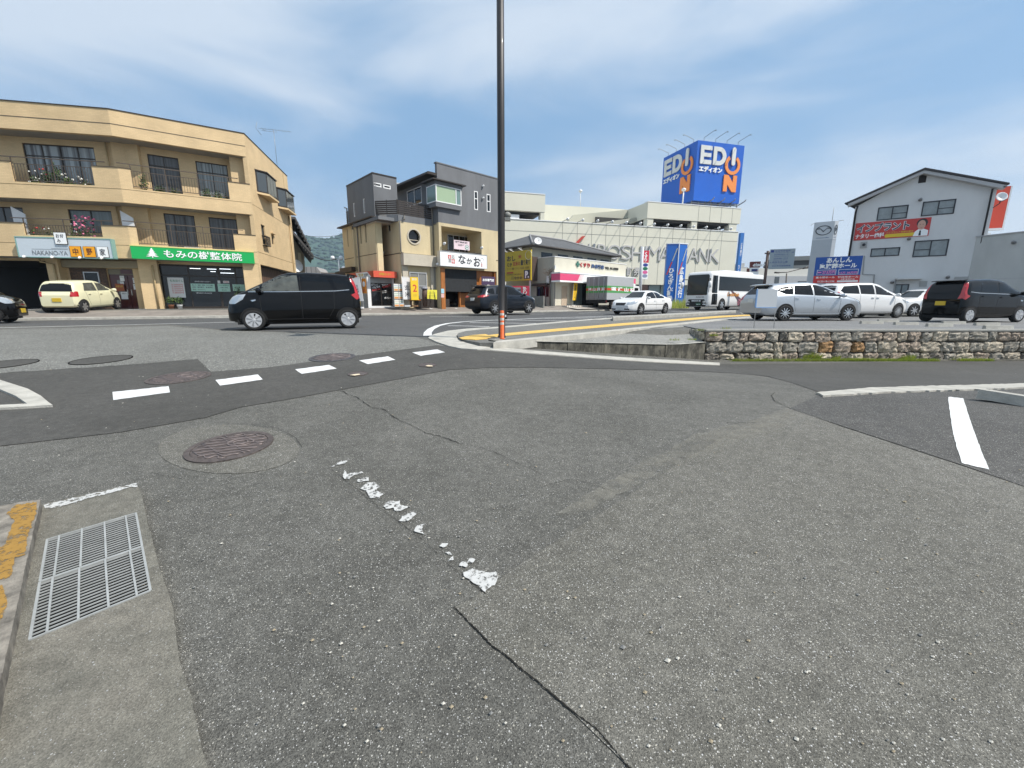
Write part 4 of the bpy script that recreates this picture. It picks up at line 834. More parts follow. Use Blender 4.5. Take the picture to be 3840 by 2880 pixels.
    for i, (x0, x1, m, s) in enumerate(((957, 1142, OR_, '中'), (1145, 1335, OR_, '野'), (1330, 1512, WL, '家'))):
        a = pr(x0, x1, 430, 585); mb = MB(); A.box(mb, a[0], a[1]-.015, 3.06, 3.56, .281, .32); tl = mb.build('character_tile', m, st)
        mb = MB(); A.box(mb, a[0]-.012, a[1]-.003, 3.048, 3.572, .28, .315); mb.build('tile_edge', M_FRAME, tl)
        mb = MB(); w = a[1]-a[0]; text(mb, A, s, a[0]+w*.24, a[1]-w*.27, 3.14, 3.47, .322, .006, .012); mb.build('character', mat('ink_brown', (.11, .03, .02), .6) if i < 2 else M_INK, tl, fix=False)
    a = pr(738, 930, 265, 425, .34); s2 = thing('shop_sign', 'small white square board with three brush characters above the orange squares', 'shop sign', A.p(a[0], a[2], .3))
    mb = MB(); A.box(mb, a[0], a[1], a[2], a[3], .31, .35); A.box(mb, a[0]-.02, a[1]+.02, a[2]-.02, a[3]+.02, .30, .335, 1); mb.build('board', [WL, M_FRAME], s2)
    w, h = a[1]-a[0], a[3]-a[2]; mb = MB()
    for s, x, y in (('お', .16, .55), ('好', .52, .55), ('み', .2, .12)): text(mb, A, s, a[0]+w*x, a[0]+w*(x+.3), a[2]+h*y, a[2]+h*(y+.32), .352, .004, .012)
    mb.build('lettering', M_INK, s2, fix=False)
    for i, x in enumerate((350, 735, 1115, 1415)):
        u = A.uz(x*.2712, 958, .5)[0]; spot(A, u, 2.99, .25, ('small white sign lamp at the left end below the pale sign', 'small white sign lamp below the letters of the pale sign', 'small white sign lamp below the first orange square', 'small white sign lamp below the white square')[i], 'lamps below the pale restaurant sign', .35, .06, down=.6)
    # standing beer glass shaped sign
    p = gp(540, 1154); bt = thing('standing_sign', 'standing sign shaped like a glass of beer beside the red doors', 'standing sign', p); Q = Fr((p.x, p.y), 70)
    mb = MB(); Q.poly(mb, [(-.22, .06), (.22, .06), (.30, 1.1), (-.30, 1.1)], -.05, .05); mb.v = [(x, y, z+p.z) for x, y, z in mb.v]; mb.build('panel', mat('beer_yellow', (.62, .42, .04), .4, coat=.5), bt)
    mb = MB(); Q.poly(mb, [(-.285, .85), (.285, .85), (.315, 1.12), (.25, 1.2), (-.25, 1.2), (-.315, 1.12)], -.055, .055); Q.box(mb, -.33, .33, 0, .05, -.16, .16); mb.v = [(x, y, z+p.z) for x, y, z in mb.v]; mb.build('foam', mat('cream', (.6, .58, .5), .6), bt)
    mb = MB(); text(mb, Q, '生ビール', -.08, .08, .3+p.z, .8+p.z, .056, 0, .02, vert=True, sp=.9); mb.build('lettering', M_INK, bt, fix=False)
    # plants on balconies and street
    def up(F, px, py, d): return F.uz(px, py, d)[0]
    specs = [(A, up(A, 120, 640, -.4), 5.96, .9, .25, 'white', 14, 'potted white flowers at the left of the top balcony'), (A, up(A, 165, 640, -.4), 5.96, 1.15, .28, 'red', 6, 'potted plant with a few red blooms on the top balcony'), (A, up(A, 205, 640, -.4), 5.96, 1.5, .33, None, 0, 'tall dark potted shrub in the middle of the top left balcony'),
             (A, up(A, 245, 650, -.4), 5.96, .9, .25, 'white', 6, 'potted plant with three white blooms beside the dark shrub'), (A, up(A, 312, 660, -.4), 5.96, .75, .25, 'white', 12, 'potted white flowers at the right end of the top left balcony'),
             (B, -4.75, 5.96, 1.3, .22, None, 0, 'upright light green potted plant by the drain pipe on the top balcony'), (B, -4.1, 5.96, .8, .3, None, 0, 'low leafy potted plant before the dark balcony window'), (B, -3.5, 5.96, .8, .3, None, 0, 'low leafy potted plant beside the open balcony door'),
             (B, -2.1, 5.96, 1.0, .26, None, 0, 'bushy potted plant at the left of the curtained window'), (B, -1.6, 5.96, .85, .3, None, 0, 'bushy potted plant in the middle of the curtained window'), (B, -1.2, 5.96, .75, .18, None, 0, 'spiky potted plant at the right end of the top balcony'),
             (A, up(A, 315, 885, -.35), 3.26, 1.55, .36, 'pink', 60, 'potted shrub full of pink flowers on the middle balcony'), (A, up(A, 275, 880, -.35), 3.26, 1.2, .3, 'white', 8, 'leafy potted plant left of the pink flowers'), (A, up(A, 120, 880, -.35), 3.26, 1.0, .35, 'red', 10, 'dark red leaved potted plant on the middle balcony'), (A, up(A, 180, 880, -.35), 3.26, .95, .3, 'white', 5, 'potted plant with small white blooms above the pale sign')]
    for i, (F, u, z, h, r, fl, nf, lab) in enumerate(specs): plant('potted_plant', lab, 'potted plants on the balconies', F.p(u, z, -.5), h, r, i, flower=fl, nf=nf, n=220 if r > .2 else 110, size=.062)
    for px, lab, hh, pm in ((643, 'potted plant in a terracotta pot before the price poster', .55, None), (675, 'potted plant in a white planter before the price poster', .55, M_WHITE), (898, 'taller green shrub before the shop front at the right', 1.35, None)):
        q = B.p(B.uz(px, 1150, D+.35)[0], .44, D+.35); plant('potted_plant', lab, 'potted plants in front of the shop', q, hh, .27, px, pm, n=190, size=.04)
    aircon(B, B.uz(722, 925, -.55)[0], 3.26, -.45, 'white outdoor air conditioning unit on the middle balcony above the green sign')
    # laundry partitions
    for px, (z0, z1), lab in ((75, (4.1, 5.5), 'white screen panel on the middle balcony, left one'), (478, (4.1, 5.5), 'white screen panel on the middle balcony, right one')):
        u = A.uz(px, 830, -.6)[0]; mb = MB(); A.poly(mb, [(u-.25, z0), (u+.28, z0), (u+.28, z1-.35), (u-.25, z1)], -.62, -.58); o2 = mb.build('screen_panel', M_WHITE, None); tag(o2, lab, 'screen panel', 'white screen panels on the balcony')
    # aerial
    p = S.p(6.2, 10.05, -.1); at = thing('rooftop_aerial', 'thin television aerial on the roof edge of the tan block', 'aerial', p); mb = MB(); mb.tube([p, p+Vector((0, 0, 2.5))], .013, 6); mb.build('mast', M_STEEL, at)
    mb = MB(); e = Vector((.93, .3, 0)); h = p+Vector((0, 0, 2.45)); f = Vector((-.3, .93, 0)); mb.tube([h-e*.95, h+e*1.15], .009, 6); mb.tube([h-e*.75-Vector((0, 0, .12)), h+e*.2-Vector((0, 0, .12))], .01, 6); mb.tube([h-e*.5-Vector((0, 0, .12)), h-e*.7], .01, 6)
    for k in range(9): q = h+e*(-.7+.21*k); mb.tube([q-f*.22, q+f*.22], .007, 5)
    mb.tube([h-e*.95+Vector((0, 0, .4))-e*.02, h-e*1.1, h-e*.8-Vector((0, 0, .42))], .012, 5); mb.build('antenna', M_STEEL, at)
    return A, B, S
FA, FB, FS = tan_block()
# ================================================================== grey and beige shop house
def z6(x, y): return (1250+.2941*x, 600+.2941*y)
def zs(x, y): return (1250+.2037*x, 900+.2037*y)
def z8(x, y): return (1600+.226*x, 900+.226*y)
M_GSTUC = mat('grey_stucco', (.145, .15, .158), .85, var=.16, vs=1.1, bump=.25, bs=90, streak=.25)
M_BSTUC = mat('beige_stucco', (.56, .465, .29), .85, var=.12, vs=1.0, bump=.25, bs=90, streak=.3)
M_BSTUC2 = mat('pale_stucco', (.50, .45, .36), .85, var=.1, vs=1.3, bump=.2, bs=90)
M_WOODD = mat('dark_wood', (.032, .024, .02), .6, var=.5, vs=12)
M_WOODO = mat('orange_wood', (.36, .13, .03), .5, var=.3, vs=8, streak=.2)
M_GBLIND = mat('green_blind', (.33, .43, .27), .25, coat=.7)
M_PAPER = _mc['paper_white']; M_INK = _mc['ink_dark']; M_RED = _mc['ink_red']; WL = _mc['sign_white']
def rp(F, f, x0, y0, x1, y1, d=0): return F.rect(f(x0, y0), f(x1, y1), d)
def block(mb, F, u0, u1, z0, z1, deep, mat=0, d=0): F.box(mb, u0, u1, z0, z1, d-deep, d, mat)
def grey_house():
    L1, M1, R1 = (-8.49, 26.99), (-7.0, 26.78), (-4.75, 28.05)
    FLl, FLr, FMl, FMr, FRl, FRr = Fr(L1, 137), Fr(L1, 47), Fr(M1, 137), Fr(M1, 47), Fr(R1, 137), Fr(R1, 47)
    t = thing('shop_house', 'three storey house with grey upper walls and beige stucco lower walls', 'building', (-6, 28, .4)); g = .2
    RU_ = FRr.uz(1884, 900)[0]; zL = FLr.uz(*z6(475, 165))[1]; uLl = FLl.uz(*z6(165, 330))[0]; zb = FLr.uz(*z6(500, 720))[1]
    # left block, grey and beige, with slit windows cut in
    def slit(F, x0, y0, x1, y1): return rp(F, z6, x0, y0, x1, y1)
    gs = [slit(FLl, 250, 552, 280, 720), slit(FLl, 376, 497, 408, 675)]
    fl = lambda w, zlo, zhi: (w[0], w[1], max(w[2], zlo), min(w[3], zhi))
    mb = MB(); FLl.poly(mb, [rc(uLl, 0, zb, zL)]+[rc(*w) for w in gs], -.2, 0); gr = [rp(FLr, z6, 515, 282, 614, 350), rp(FLr, z6, 636, 310, 733, 376)]
    uE = FLr.uz(*z6(818, 500))[0]; FLr.poly(mb, [rc(0.001, uE, zb, zL-.001)]+[rc(*w) for w in gr], -.2, -.001); mb.build('wall', M_GSTUC, t)
    for w in gs: window(FLl, *w, -.06, t, 1, M_WHITE, M_GLASS, .05)
    for w in gr: window(FLr, *w, -.05, t, 1, M_WHITE, M_GLASS, .06)
    uB = FLl.uz(*z6(120, 880))[0]
    bs = [slit(FLl, 178, 880, 206, 1105), slit(FLl, 238, 866, 262, 1090), slit(FLl, 340, 830, 376, 1066), slit(FLl, 405, 812, 440, 1050)]
    mb = MB(); FLl.poly(mb, [rc(uB, 0.0, g, zb-.06)]+[rc(*w) for w in bs], -.25, 0.05); mb.build('wall', M_BSTUC, t)
    for w in bs: window(FLl, w[0]-.02, w[1]+.02, w[2]-.02, w[3]+.02, -.2, t, 1, M_BSTUC, M_GLASS, .03)
    mb = MB(); FLl.box(mb, uB-.3, .12, zb-.055, zb+.02, -.3, .3); FLl.box(mb, uB, .0, 3.83, 3.87, .02, .056); FLl.box(mb, uLl, .01, zL, zL+.07, -.25, .03); FLr.box(mb, .011, uE, zL+.001, zL+.068, -.25, .03); mb.build('trim', M_FRAME, t)
    mb = MB(); FLl.box(mb, uB+.1, -3.0, 2.9, 3.2, .051, .5); mb.build('canopy', M_FRAME, t)
    mb = MB(); FLr.box(mb, .001, .36, g, zb-.3, -.6, .06); mb.build('fin_wall', mat('fin_beige', (.62, .53, .33), .85, var=.08, vs=2), t)
    mb = MB(); FLr.box(mb, -.1, 1.15, zb-.35, zb-.08, -1.1, .25); mb.build('canopy', M_BSTUC2, t); mb = MB(); FLr.box(mb, -.12, 1.17, zb-.079, zb-.03, -1.1, .28); mb.build('canopy_cap', M_ALU, t)
    mb = MB(); FLr.box(mb, -.2, 6, g, zb-.4, -3.2, -3); mb.build('wall', M_BSTUC, t)
    PG_ = mat('pipe_grey', (.17, .155, .13), .6)
    for x in (265, 320):
        a = FLl.uz(*z6(x, 1100), .1)[0]; tubes('drain_pipe', [[FLl.p(a, .3, .12), FLl.p(a, zb-.15, .12), FLl.p(a-.1, zb-.1, .3)]], .045, PG_, t)
    tubes('drain_pipe', [[FLl.p(uLl+.05, zb+.1, .1), FLl.p(uLl+.05, zL-1.4, .1), FLl.p(uLl-.3, zL-1.3, .1)], [FMr.p(.35, 6.1, .1), FMr.p(.35, 5.85, .1), FMr.p(.02, 5.75, .1), FMr.p(.02, 3.9, .1), FMr.p(.2, 3.85, .06)], [FRl.p(-.62, 3.9, .06), FRl.p(-.62, 8.3, .06)]], .045, PG_, t)
    # middle block with round window
    zm = 5.73; uM2 = FMr.uz(*z6(1236, 1000))[0]+.25
    c = FMr.uz(*z6(1028, 977)); rr_ = .5*(FMr.uz(*z6(1104, 977))[0]-FMr.uz(*z6(951, 977))[0]); circ = [(c[0]+rr_*math.cos(2*math.pi*k/40), c[1]+rr_*math.sin(2*math.pi*k/40)) for k in range(40)]
    mb = MB(); FMr.poly(mb, [rc(0, uM2, g, zm), circ], -.25, 0); wl = rp(FMl, z6, 688, 822, 730, 908); FMl.poly(mb, [rc(-3, -.001, g, zm), rc(*wl)], -.2, -.001); mb.build('wall', M_BSTUC, t)
    mb = MB(); k = 40; ro = [(c[0]+(rr_+.06)*math.cos(2*math.pi*j/k), c[1]+(rr_+.06)*math.sin(2*math.pi*j/k)) for j in range(k)]; ri = [(c[0]+(rr_-.02)*math.cos(2*math.pi*j/k), c[1]+(rr_-.02)*math.sin(2*math.pi*j/k)) for j in range(k)]
    FMr.poly(mb, [ro, ri], -.02, .05); w = mb.build('round_window', M_BSTUC2, t); mb = MB(); FMr.poly(mb, [circ], -.2, -.15); mb.build('pane', M_GLASS, w); mb = MB(); FMr.box(mb, c[0]-rr_*.85, c[0]+rr_*.85, c[1]-rr_*.5, c[1]-rr_*.42, -.149, -.1); mb.build('glazing_bar', M_BSTUC2, w)
    window(FMl, *wl, -.1, t, 1, M_BSTUC2, M_GLASS, .05, sill=True)
    mb = MB(); FMr.box(mb, -.002, uM2, 3.82, 3.87, -.01, .012); FMl.box(mb, -3, .0, 3.821, 3.869, -.01, .01); FRr.box(mb, 4.9, RU_, 3.82, 3.87, 0, .012); mb.build('wall_joint', M_FRAME, t)
    zr = FMr.uz(*z6(805, 690))[1]; mb = MB(); FMr.box(mb, -.01, uM2, zm+.001, zr, -.2, .005); dg = (Vector((*M1, 0))-Vector((*L1, 0))); FD = Fr(L1, math.degrees(math.atan2(dg.x, dg.y))); FD.box(mb, .75, dg.length-.02, zm+.002, zr-.001, -.2, 0)
    FMr.box(mb, -1.2, uM2, zm+.003, zr-.2, -4, -.21); mb.build('deck', M_GSTUC, t)
    def slats(F, u0, u1, z0, z1, d, n=7):
        mb = MB(); h = (z1-z0)/n
        for i in range(n): F.box(mb, u0, u1, z0+h*i, z0+h*(i+.72), d-.02, d)
        k = max(1, int((u1-u0)/.5))
        for i in range(k+1): u = u0+(u1-u0)*i/k; F.box(mb, u-.02, u+.02, z0, z1+.02, d-.05, d-.021)
        return mb.build('railing', M_WOODD, t)
    zt = FMr.uz(*z6(806, 498))[1]; slats(FMr, -.02, uM2, zr+.03, zt, -.03); slats(FD, .02, dg.length, zr+.03, zt-.01, -.03)
    slats(FLl, uLl-.5, uLl-.0, zb+.1, zb+1.0, -.05)
    # right wing: grey volume above, beige below, left wall going back
    zR = FRr.uz(*z6(1310, 35))[1]; zRb = 5.9; RU = FRr.uz(1884, 900)[0]; e = FRl.uz(*z6(1300, 195))[1]
    sl = [rp(FRr, z6, 1795, 392, 1845, 640), rp(FRr, z6, 1955, 430, 2005, 667)]
    mb = MB(); FRr.poly(mb, [rc(0, RU, zRb, zR)]+[rc(*w) for w in sl], -.2, 0); dw = rp(FRl, z6, 935, 400, 1130, 545); FRl.poly(mb, [rc(-5.5, -.001, zRb-.1, e-.1), rc(*dw)], -.2, -.001); mb.build('wall', M_GSTUC, t)
    for w in sl: zmid = (w[2]+w[3])/2; window(FRr, *w, -.05, t, 1, M_WHITE, M_GLASS, .055, transom=w[2]+(w[3]-w[2])*.6)
    window(FRl, *dw, -.05, t, 2, M_WHITE, M_GLASS, .06)
    mb = MB(); FRr.box(mb, -.05, RU, zR, zR+.07, -.25, .03); mb.build('coping', M_GSTUC, t)
    mb = MB(); FRl.poly(mb, [(-5.6, e-.05), (-.03, e-.05), (-.03, e+.10), (-5.6, e+.10)], -3, .62); mb.build('roof', M_FRAME, t)
    mb = MB(); FRl.box(mb, -5.6, -.02, e-.06, e+.02, .621, .70); mb.build('gutter', M_FRAME, t)
    aw = rp(FRl, z6, 868, 340, 1128, 432, .5); mb = MB(); mb.tube([FRl.p(dw[0]-.3, dw[3]+.35, .35), FRl.p(dw[1]+.1, dw[3]+.35, .35)], .07, 10); mb.build('awning_roll', M_ALU, t)
    # corner bay window
    b0 = rp(FRr, z6, 1316, 315, 1640, 590, .22); zb0, zb1 = b0[2], FRr.uz(*z6(1316, 305), .22)[1]; u1 = b0[1]; ul = -.28; back = -1.0
    mb = MB(); FRr.box(mb, ul, u1, zb0-.28, zb0-.02, back, .2); FRr.box(mb, ul-.02, u1+.02, zb1+.02, zb1+.2, back, .22); FRr.box(mb, ul+.05, u1-.04, zb0-.019, zb1+.019, back, .15); w = mb.build('bay_window', M_GSTUC, t)
    mb = MB(); FRr.box(mb, ul-.3, u1+.25, zb1+.202, zb1+.27, back, .42); mb.build('hood', M_FRAME, w)
    mb = MB(); f = .06
    for a, b in ((ul+.02, ul+.02+f), (u1-.42-f, u1-.42), (u1-.02-f, u1-.02)): FRr.box(mb, a, b, zb0, zb1, .16, .21)
    FRr.box(mb, ul+.02, u1-.02, zb0-.001, zb0+f, .16, .208); FRr.box(mb, ul+.02, u1-.02, zb1-f, zb1, .16, .208)
    FRr.box(mb, ul-.01, ul+.04, zb0+.001, zb1-.001, -.85, -.8); FRr.box(mb, ul-.011, ul+.041, zb0-.002, zb0+f-.003, -.85, .16); FRr.box(mb, ul-.011, ul+.041, zb1-f, zb1-.001, -.85, .16); mb.build('frame', M_WHITE, w)
    mb = MB(); FRr.box(mb, ul+.08, u1-.48, zb0+f, zb1-f, .15, .175); mb.build('blind', M_GBLIND, w); mb = MB(); FRr.box(mb, u1-.41, u1-.08, zb0+f, zb1-f, .15, .176); FRr.box(mb, ul+.0, ul+.02, zb0+f, zb1-f, -.8, .15); mb.build('pane', mat('pale_glass', (.16, .24, .22), .1, coat=.4), w)
    for x, y, l in ((1900, 335, 'upper of two small lamps between the slit windows of the grey wall'), (1900, 488, 'lower of two small lamps between the slit windows of the grey wall')): a = FRr.uz(*z6(x, y)); spot(FRr, a[0], a[1], 0, l, 'lamps on the grey house', .1, .07)
    a = FMl.uz(*z6(650, 1183)); spot(FMl, a[0], a[1], 0, 'white lamp on the shaded beige wall by the entrance slot', 'lamps on the grey house', .12, .09)
    a = FMr.uz(*z6(1265, 1335)); spot(FMr, a[0], a[1], .3, 'white lamp on an arm under the pale box beam', 'lamps on the grey house', .3, .09)
    # beige part of the right wing with recessed balcony and shop entrance
    op = rp(FRr, z6, 1370, 810, 1892, 1195); us0, us1 = FRr.uz(*z6(1366, 1390))[0], FRr.uz(*z6(2082, 1400))[0]; zs1 = 3.05
    mb = MB(); FRr.poly(mb, [rc(0, RU, g, zRb), rc(op[0], op[1], 3.75, 5.7), rc(us0+.02, us1, g+.02, zs1)], -.25, 0); FRl.poly(mb, [rc(-.9, -.001, g, zRb)], -.2, -.001)
    FRr.box(mb, op[0], op[1]+.3, 3.6, 5.9, -1.9, -1.7); FRr.box(mb, op[0]-.1, op[0], 3.6, 5.9, -1.7, -.25); FRr.box(mb, op[1], op[1]+.1, 3.6, 5.9, -1.7, -.25); FRr.box(mb, 0.2, 6, 3.45, 3.74, -1.7, -.25); FRr.box(mb, .2, 6, 5.71, 5.88, -1.7, -.25); mb.build('wall', M_BSTUC, t)
    w = rp(FRr, z6, 1450, 945, 1745, 1120, -1.69); window(FRr, w[0], w[1], 3.8, w[3], -1.68, t, 4, M_ALU, M_GLASS, .05)
    slats(FRr, op[0]+.02, op[1]-.02, 3.76, 4.28, -.1, 4)
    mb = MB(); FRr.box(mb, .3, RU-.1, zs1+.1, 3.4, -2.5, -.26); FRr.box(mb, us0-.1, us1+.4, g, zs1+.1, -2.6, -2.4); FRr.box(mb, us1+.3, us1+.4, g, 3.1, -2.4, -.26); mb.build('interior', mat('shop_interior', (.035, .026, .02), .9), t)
    mb = MB(); a = FRr.uz(*z6(1415, 1400))[0]; FRr.box(mb, us0-.02, a, g, zs1+.02, -.3, .05); mb.build('door_post', M_WOODO, t)
    mb = MB(); nt = FRr.uz(*z6(1850, 1500))[0]; FRr.box(mb, a, nt, 1.55, zs1, -.24, -.2); mb.build('shade_net', mat('black_net', (.018, .02, .022), .8, var=.3, vs=9), t)
    mb = MB(); FRr.box(mb, nt+.02, us1-.02, 1.9, zs1, -.35, -.3); FRr.box(mb, us1-.12, us1, g, zs1, -.26, -.1); mb.build('noren_curtain', M_WOODO, t)
    mb = MB(); q = FRr.uz(*z8(625, 900))[0]; FRr.box(mb, q-.05, q+.05, g, 1.9, -.6, -.5); FRr.box(mb, q+.1, us1-.1, g, 1.5, -.9, -.85); mb.build('shop_door_frame', M_WOODO, t)
    mb = MB(); rr = random.Random(4)
    for i in range(22): u = rr.uniform(us0+.3, us1-.2); z = rr.uniform(.4, 1.35); FRr.box(mb, u, u+rr.uniform(.1, .3), z, z+rr.uniform(.08, .25), -2.3, -1.9-rr.random()*.3, rr.randrange(4))
    mb.build('shelf_goods', [mat('goods_brown', (.2, .12, .07), .7), mat('goods_cream', (.4, .36, .28), .7), M_WOODD, mat('goods_red', (.3, .08, .05), .7)], t, fix=False)
    # box beam, window under it, shutter panel
    zb_ = FMr.uz(*z6(895, 1335), .35)[1]; ub0 = FMr.uz(*z6(897, 1260), .35)[0]; ub1 = FMr.uz(*z6(1350, 1330), .35)[0]
    mb = MB(); FMr.box(mb, ub0, ub1, zb_, 3.815, .001, .35); mb.build('box_beam', M_BSTUC2, t)
    w = rp(FMr, z6, 962, 1425, 1198, 1780, .02); window(FMr, w[0], w[1], max(w[2], .95), w[3], .03, t, 2, M_ALU, mat('blind_grey', (.2, .2, .185), .3, coat=.5), .07, transom=(w[2]+w[3])/2)
    mb = MB(); a0, a1 = FMr.uz(*z6(1275, 1500))[0], FMr.uz(*z6(1362, 1500))[0]; FMr.box(mb, a0, a1, .5, zb_-.001, .001, .05); mb.build('shutter_panel', mat('grey_shutter', (.28, .275, .25), .6), t)
    mb = MB(); a0, a1 = FMr.uz(*z6(880, 1500))[0], FMr.uz(*z6(948, 1500))[0]; FMr.box(mb, a0, a1, g, zb_-.002, .001, .1); a0, a1 = FMr.uz(*z6(1235, 1500))[0], FMr.uz(*z6(1272, 1500))[0]; FMr.box(mb, a0, a1, g, zb_-.002, .001, .08); mb.build('pilaster', M_BSTUC2, t)
    mb = MB(); a0 = FMr.uz(*z6(1200, 1500))[0]; FMr.box(mb, w[0]+.3, a0+1.6, g, 1.05, .08, .14); mb.build('plinth', M_WOODD, t)
    # main sign, banner
    sg = rp(FRr, z6, 1362, 1165, 1960, 1380, .32); zlo, zhi = FRr.uz(*z6(1370, 1342), .32)[1], FRr.uz(*z6(1370, 1162), .32)[1]
    st = thing('shop_sign', 'white sign board with black brush letters and red and white squares over the shop entrance', 'shop sign', FRr.p(sg[0], zlo, 0))
    mb = MB(); FRr.box(mb, sg[0], sg[1], zlo, zhi, .01, .30); mb.build('board', WL, st)
    mb = MB()
    for b in ((sg[0]-.03, sg[1]+.03, zhi, zhi+.04), (sg[0]-.03, sg[1]+.03, zlo-.04, zlo), (sg[0]-.03, sg[0], zlo, zhi), (sg[1], sg[1]+.03, zlo, zhi)): FRr.box(mb, *b, .0, .32)
    mb.build('frame', M_ALU, st); H = zhi-zlo
    mb = MB()
    for s, x0, x1, a, b in (('な', 1595, 1690, .2, .88), ('か', 1700, 1772, .22, .68), ('お', 1790, 1875, .08, .82)): p0, p1 = FRr.uz(*z6(x0, 1270), .32)[0], FRr.uz(*z6(x1, 1270), .32)[0]; text(mb, FRr, s, p0, p1, zlo+H*a, zlo+H*b, .305, 0, .03)
    mb.build('lettering', M_INK, st, fix=False)
    for i, (x, y, s, m) in enumerate(((1464, .48, '米', 0), (1510, .5, '石', 1), (1464, .22, '酒', 1), (1510, .20, '味', 0))):
        p0, p1 = FRr.uz(*z6(x, 1270), .32)[0], FRr.uz(*z6(x+44, 1270), .32)[0]; z = zlo+H*y; h = p1-p0; mb = MB(); FRr.box(mb, p0, p1-.02, z, z+h, .301, .308); tl = mb.build('emblem_square', M_RED if m == 0 else M_PAPER, st); mb = MB(); text(mb, FRr, s, p0+.03, p1-.05, z+.03, z+h-.03, .31, 0, .01); mb.build('character', WL if m == 0 else M_INK, tl, fix=False)
    p0 = FRr.uz(*z6(1905, 1270), .32)[0]; mb = MB(); mb.tube([FRr.p(p0+.13*math.cos(k*.35)-.05, zlo+H*.6+.17*math.sin(k*.35), .31) for k in range(15)], .012, 5); mb.tube([FRr.p(p0-.08, zlo+.1, .31), FRr.p(p0-.08, zlo+.32, .31)], .03, 6, 1); mb.build('ladle_emblem', [mat('emblem_grey', (.4, .42, .4), .6), M_RED], st, fix=False)
    bn = rp(FRr, z6, 1540, 1016, 1742, 1160, .0); bt = thing('banner', 'white and pink banner reading 30 hung on the dark balcony rail', 'banner', FRr.p(bn[0], bn[2], 0))
    mb = MB(); FRr.box(mb, bn[0], bn[1], bn[2]+.03, bn[3], -.05, -.03); mb.build('cloth', mat('banner_pink', (.68, .55, .58), .7), bt); h = bn[3]-bn[2]; w_ = bn[1]-bn[0]
    mb = MB(); text(mb, FRr, '創業祭感謝', bn[0]+.06, bn[0]+w_*.85, bn[2]+h*.72, bn[2]+h*.92, -.025, 0, .03); text(mb, FRr, '30周年', bn[0]+w_*.25, bn[0]+w_*.66, bn[2]+h*.4, bn[2]+h*.62, -.025, 0, .02)
    mb.build('lettering', M_INK, bt, fix=False); mb = MB(); cx, cz = bn[0]+w_*.82, bn[2]+h*.35; mb.prism([[(cx+.17*math.cos(k*.3), cz+.17*math.sin(k*.3)) for k in range(21)]], -.029, -.02, FRr.p)
    for k in range(8): a = k*math.pi/4+.2; FRr.poly(mb, [(cx+.05*math.cos(a-.3), cz+.05*math.sin(a-.3)), (cx+.15*math.cos(a-.25), cz+.15*math.sin(a-.25)), (cx+.15*math.cos(a+.25), cz+.15*math.sin(a+.25)), (cx+.05*math.cos(a+.3), cz+.05*math.sin(a+.3))], -.019, -.016, 1)
    mb.build('wheel_emblem', [mat('emblem_green', (.05, .2, .16), .6), M_PAPER], bt, fix=False)
    for x, y, l in ((1400, 1068, 'white lamp at the left end of the dark balcony rail'), (1876, 1122, 'white lamp at the right end of the dark balcony rail')): a = FRr.uz(*z6(x, y), .1); spot(FRr, a[0], a[1], -.05, l, 'lamps on the grey house', .3, .09)
    # stickers on the post
    for i, (y0, y1, c) in enumerate(((808, 885, (.35, .6, .7)), (892, 955, (.7, .45, .42)))): a = rp(FRr, z8, 240, y0, 292, y1, .06); mb = MB(); FRr.box(mb, a[0], a[1], a[2], a[3], .051, .056); tag(mb.build('notice', mat('notice_%d' % i, c, .6), None), ('pale blue notice on the orange post, upper of two', 'reddish notice on the orange post, lower of two')[i], 'notice', 'notices on the orange post')
    # purple hanging banner
    a = rp(FRr, z8, 915, 600, 1140, 850, .2); bt = thing('banner', 'purple banner with a white wheel emblem hanging by the shop entrance', 'banner', FRr.p(a[0], a[2], .2)); mb = MB(); FRr.box(mb, a[0], a[1], a[2]-.7, a[3], .15, .165); mb.build('cloth', mat('banner_purple', (.055, .03, .075), .8), bt)
    mb = MB(); text(mb, FRr, 'お米専門店', a[0]+.1, a[1]-.1, a[3]-.35, a[3]-.15, .17, 0, .03); cx, cz = (a[0]+a[1])/2, a[3]-1.0; k = 36
    FRr.poly(mb, [[(cx+.42*math.cos(6.2832*j/k), cz+.42*math.sin(6.2832*j/k)) for j in range(k)], [(cx+.37*math.cos(6.2832*j/k), cz+.37*math.sin(6.2832*j/k)) for j in range(k)]], .166, .17)
    for j in range(8): q = j*math.pi/4+.2; FRr.poly(mb, [(cx+.08*math.cos(q), cz+.08*math.sin(q)), (cx+.32*math.cos(q-.28), cz+.32*math.sin(q-.28)), (cx+.34*math.cos(q), cz+.34*math.sin(q)), (cx+.32*math.cos(q+.28), cz+.32*math.sin(q+.28))], .166, .17)
    mb.build('emblem', WL, bt, fix=False)
    return FMr, FRr
FMr, FRr = grey_house()
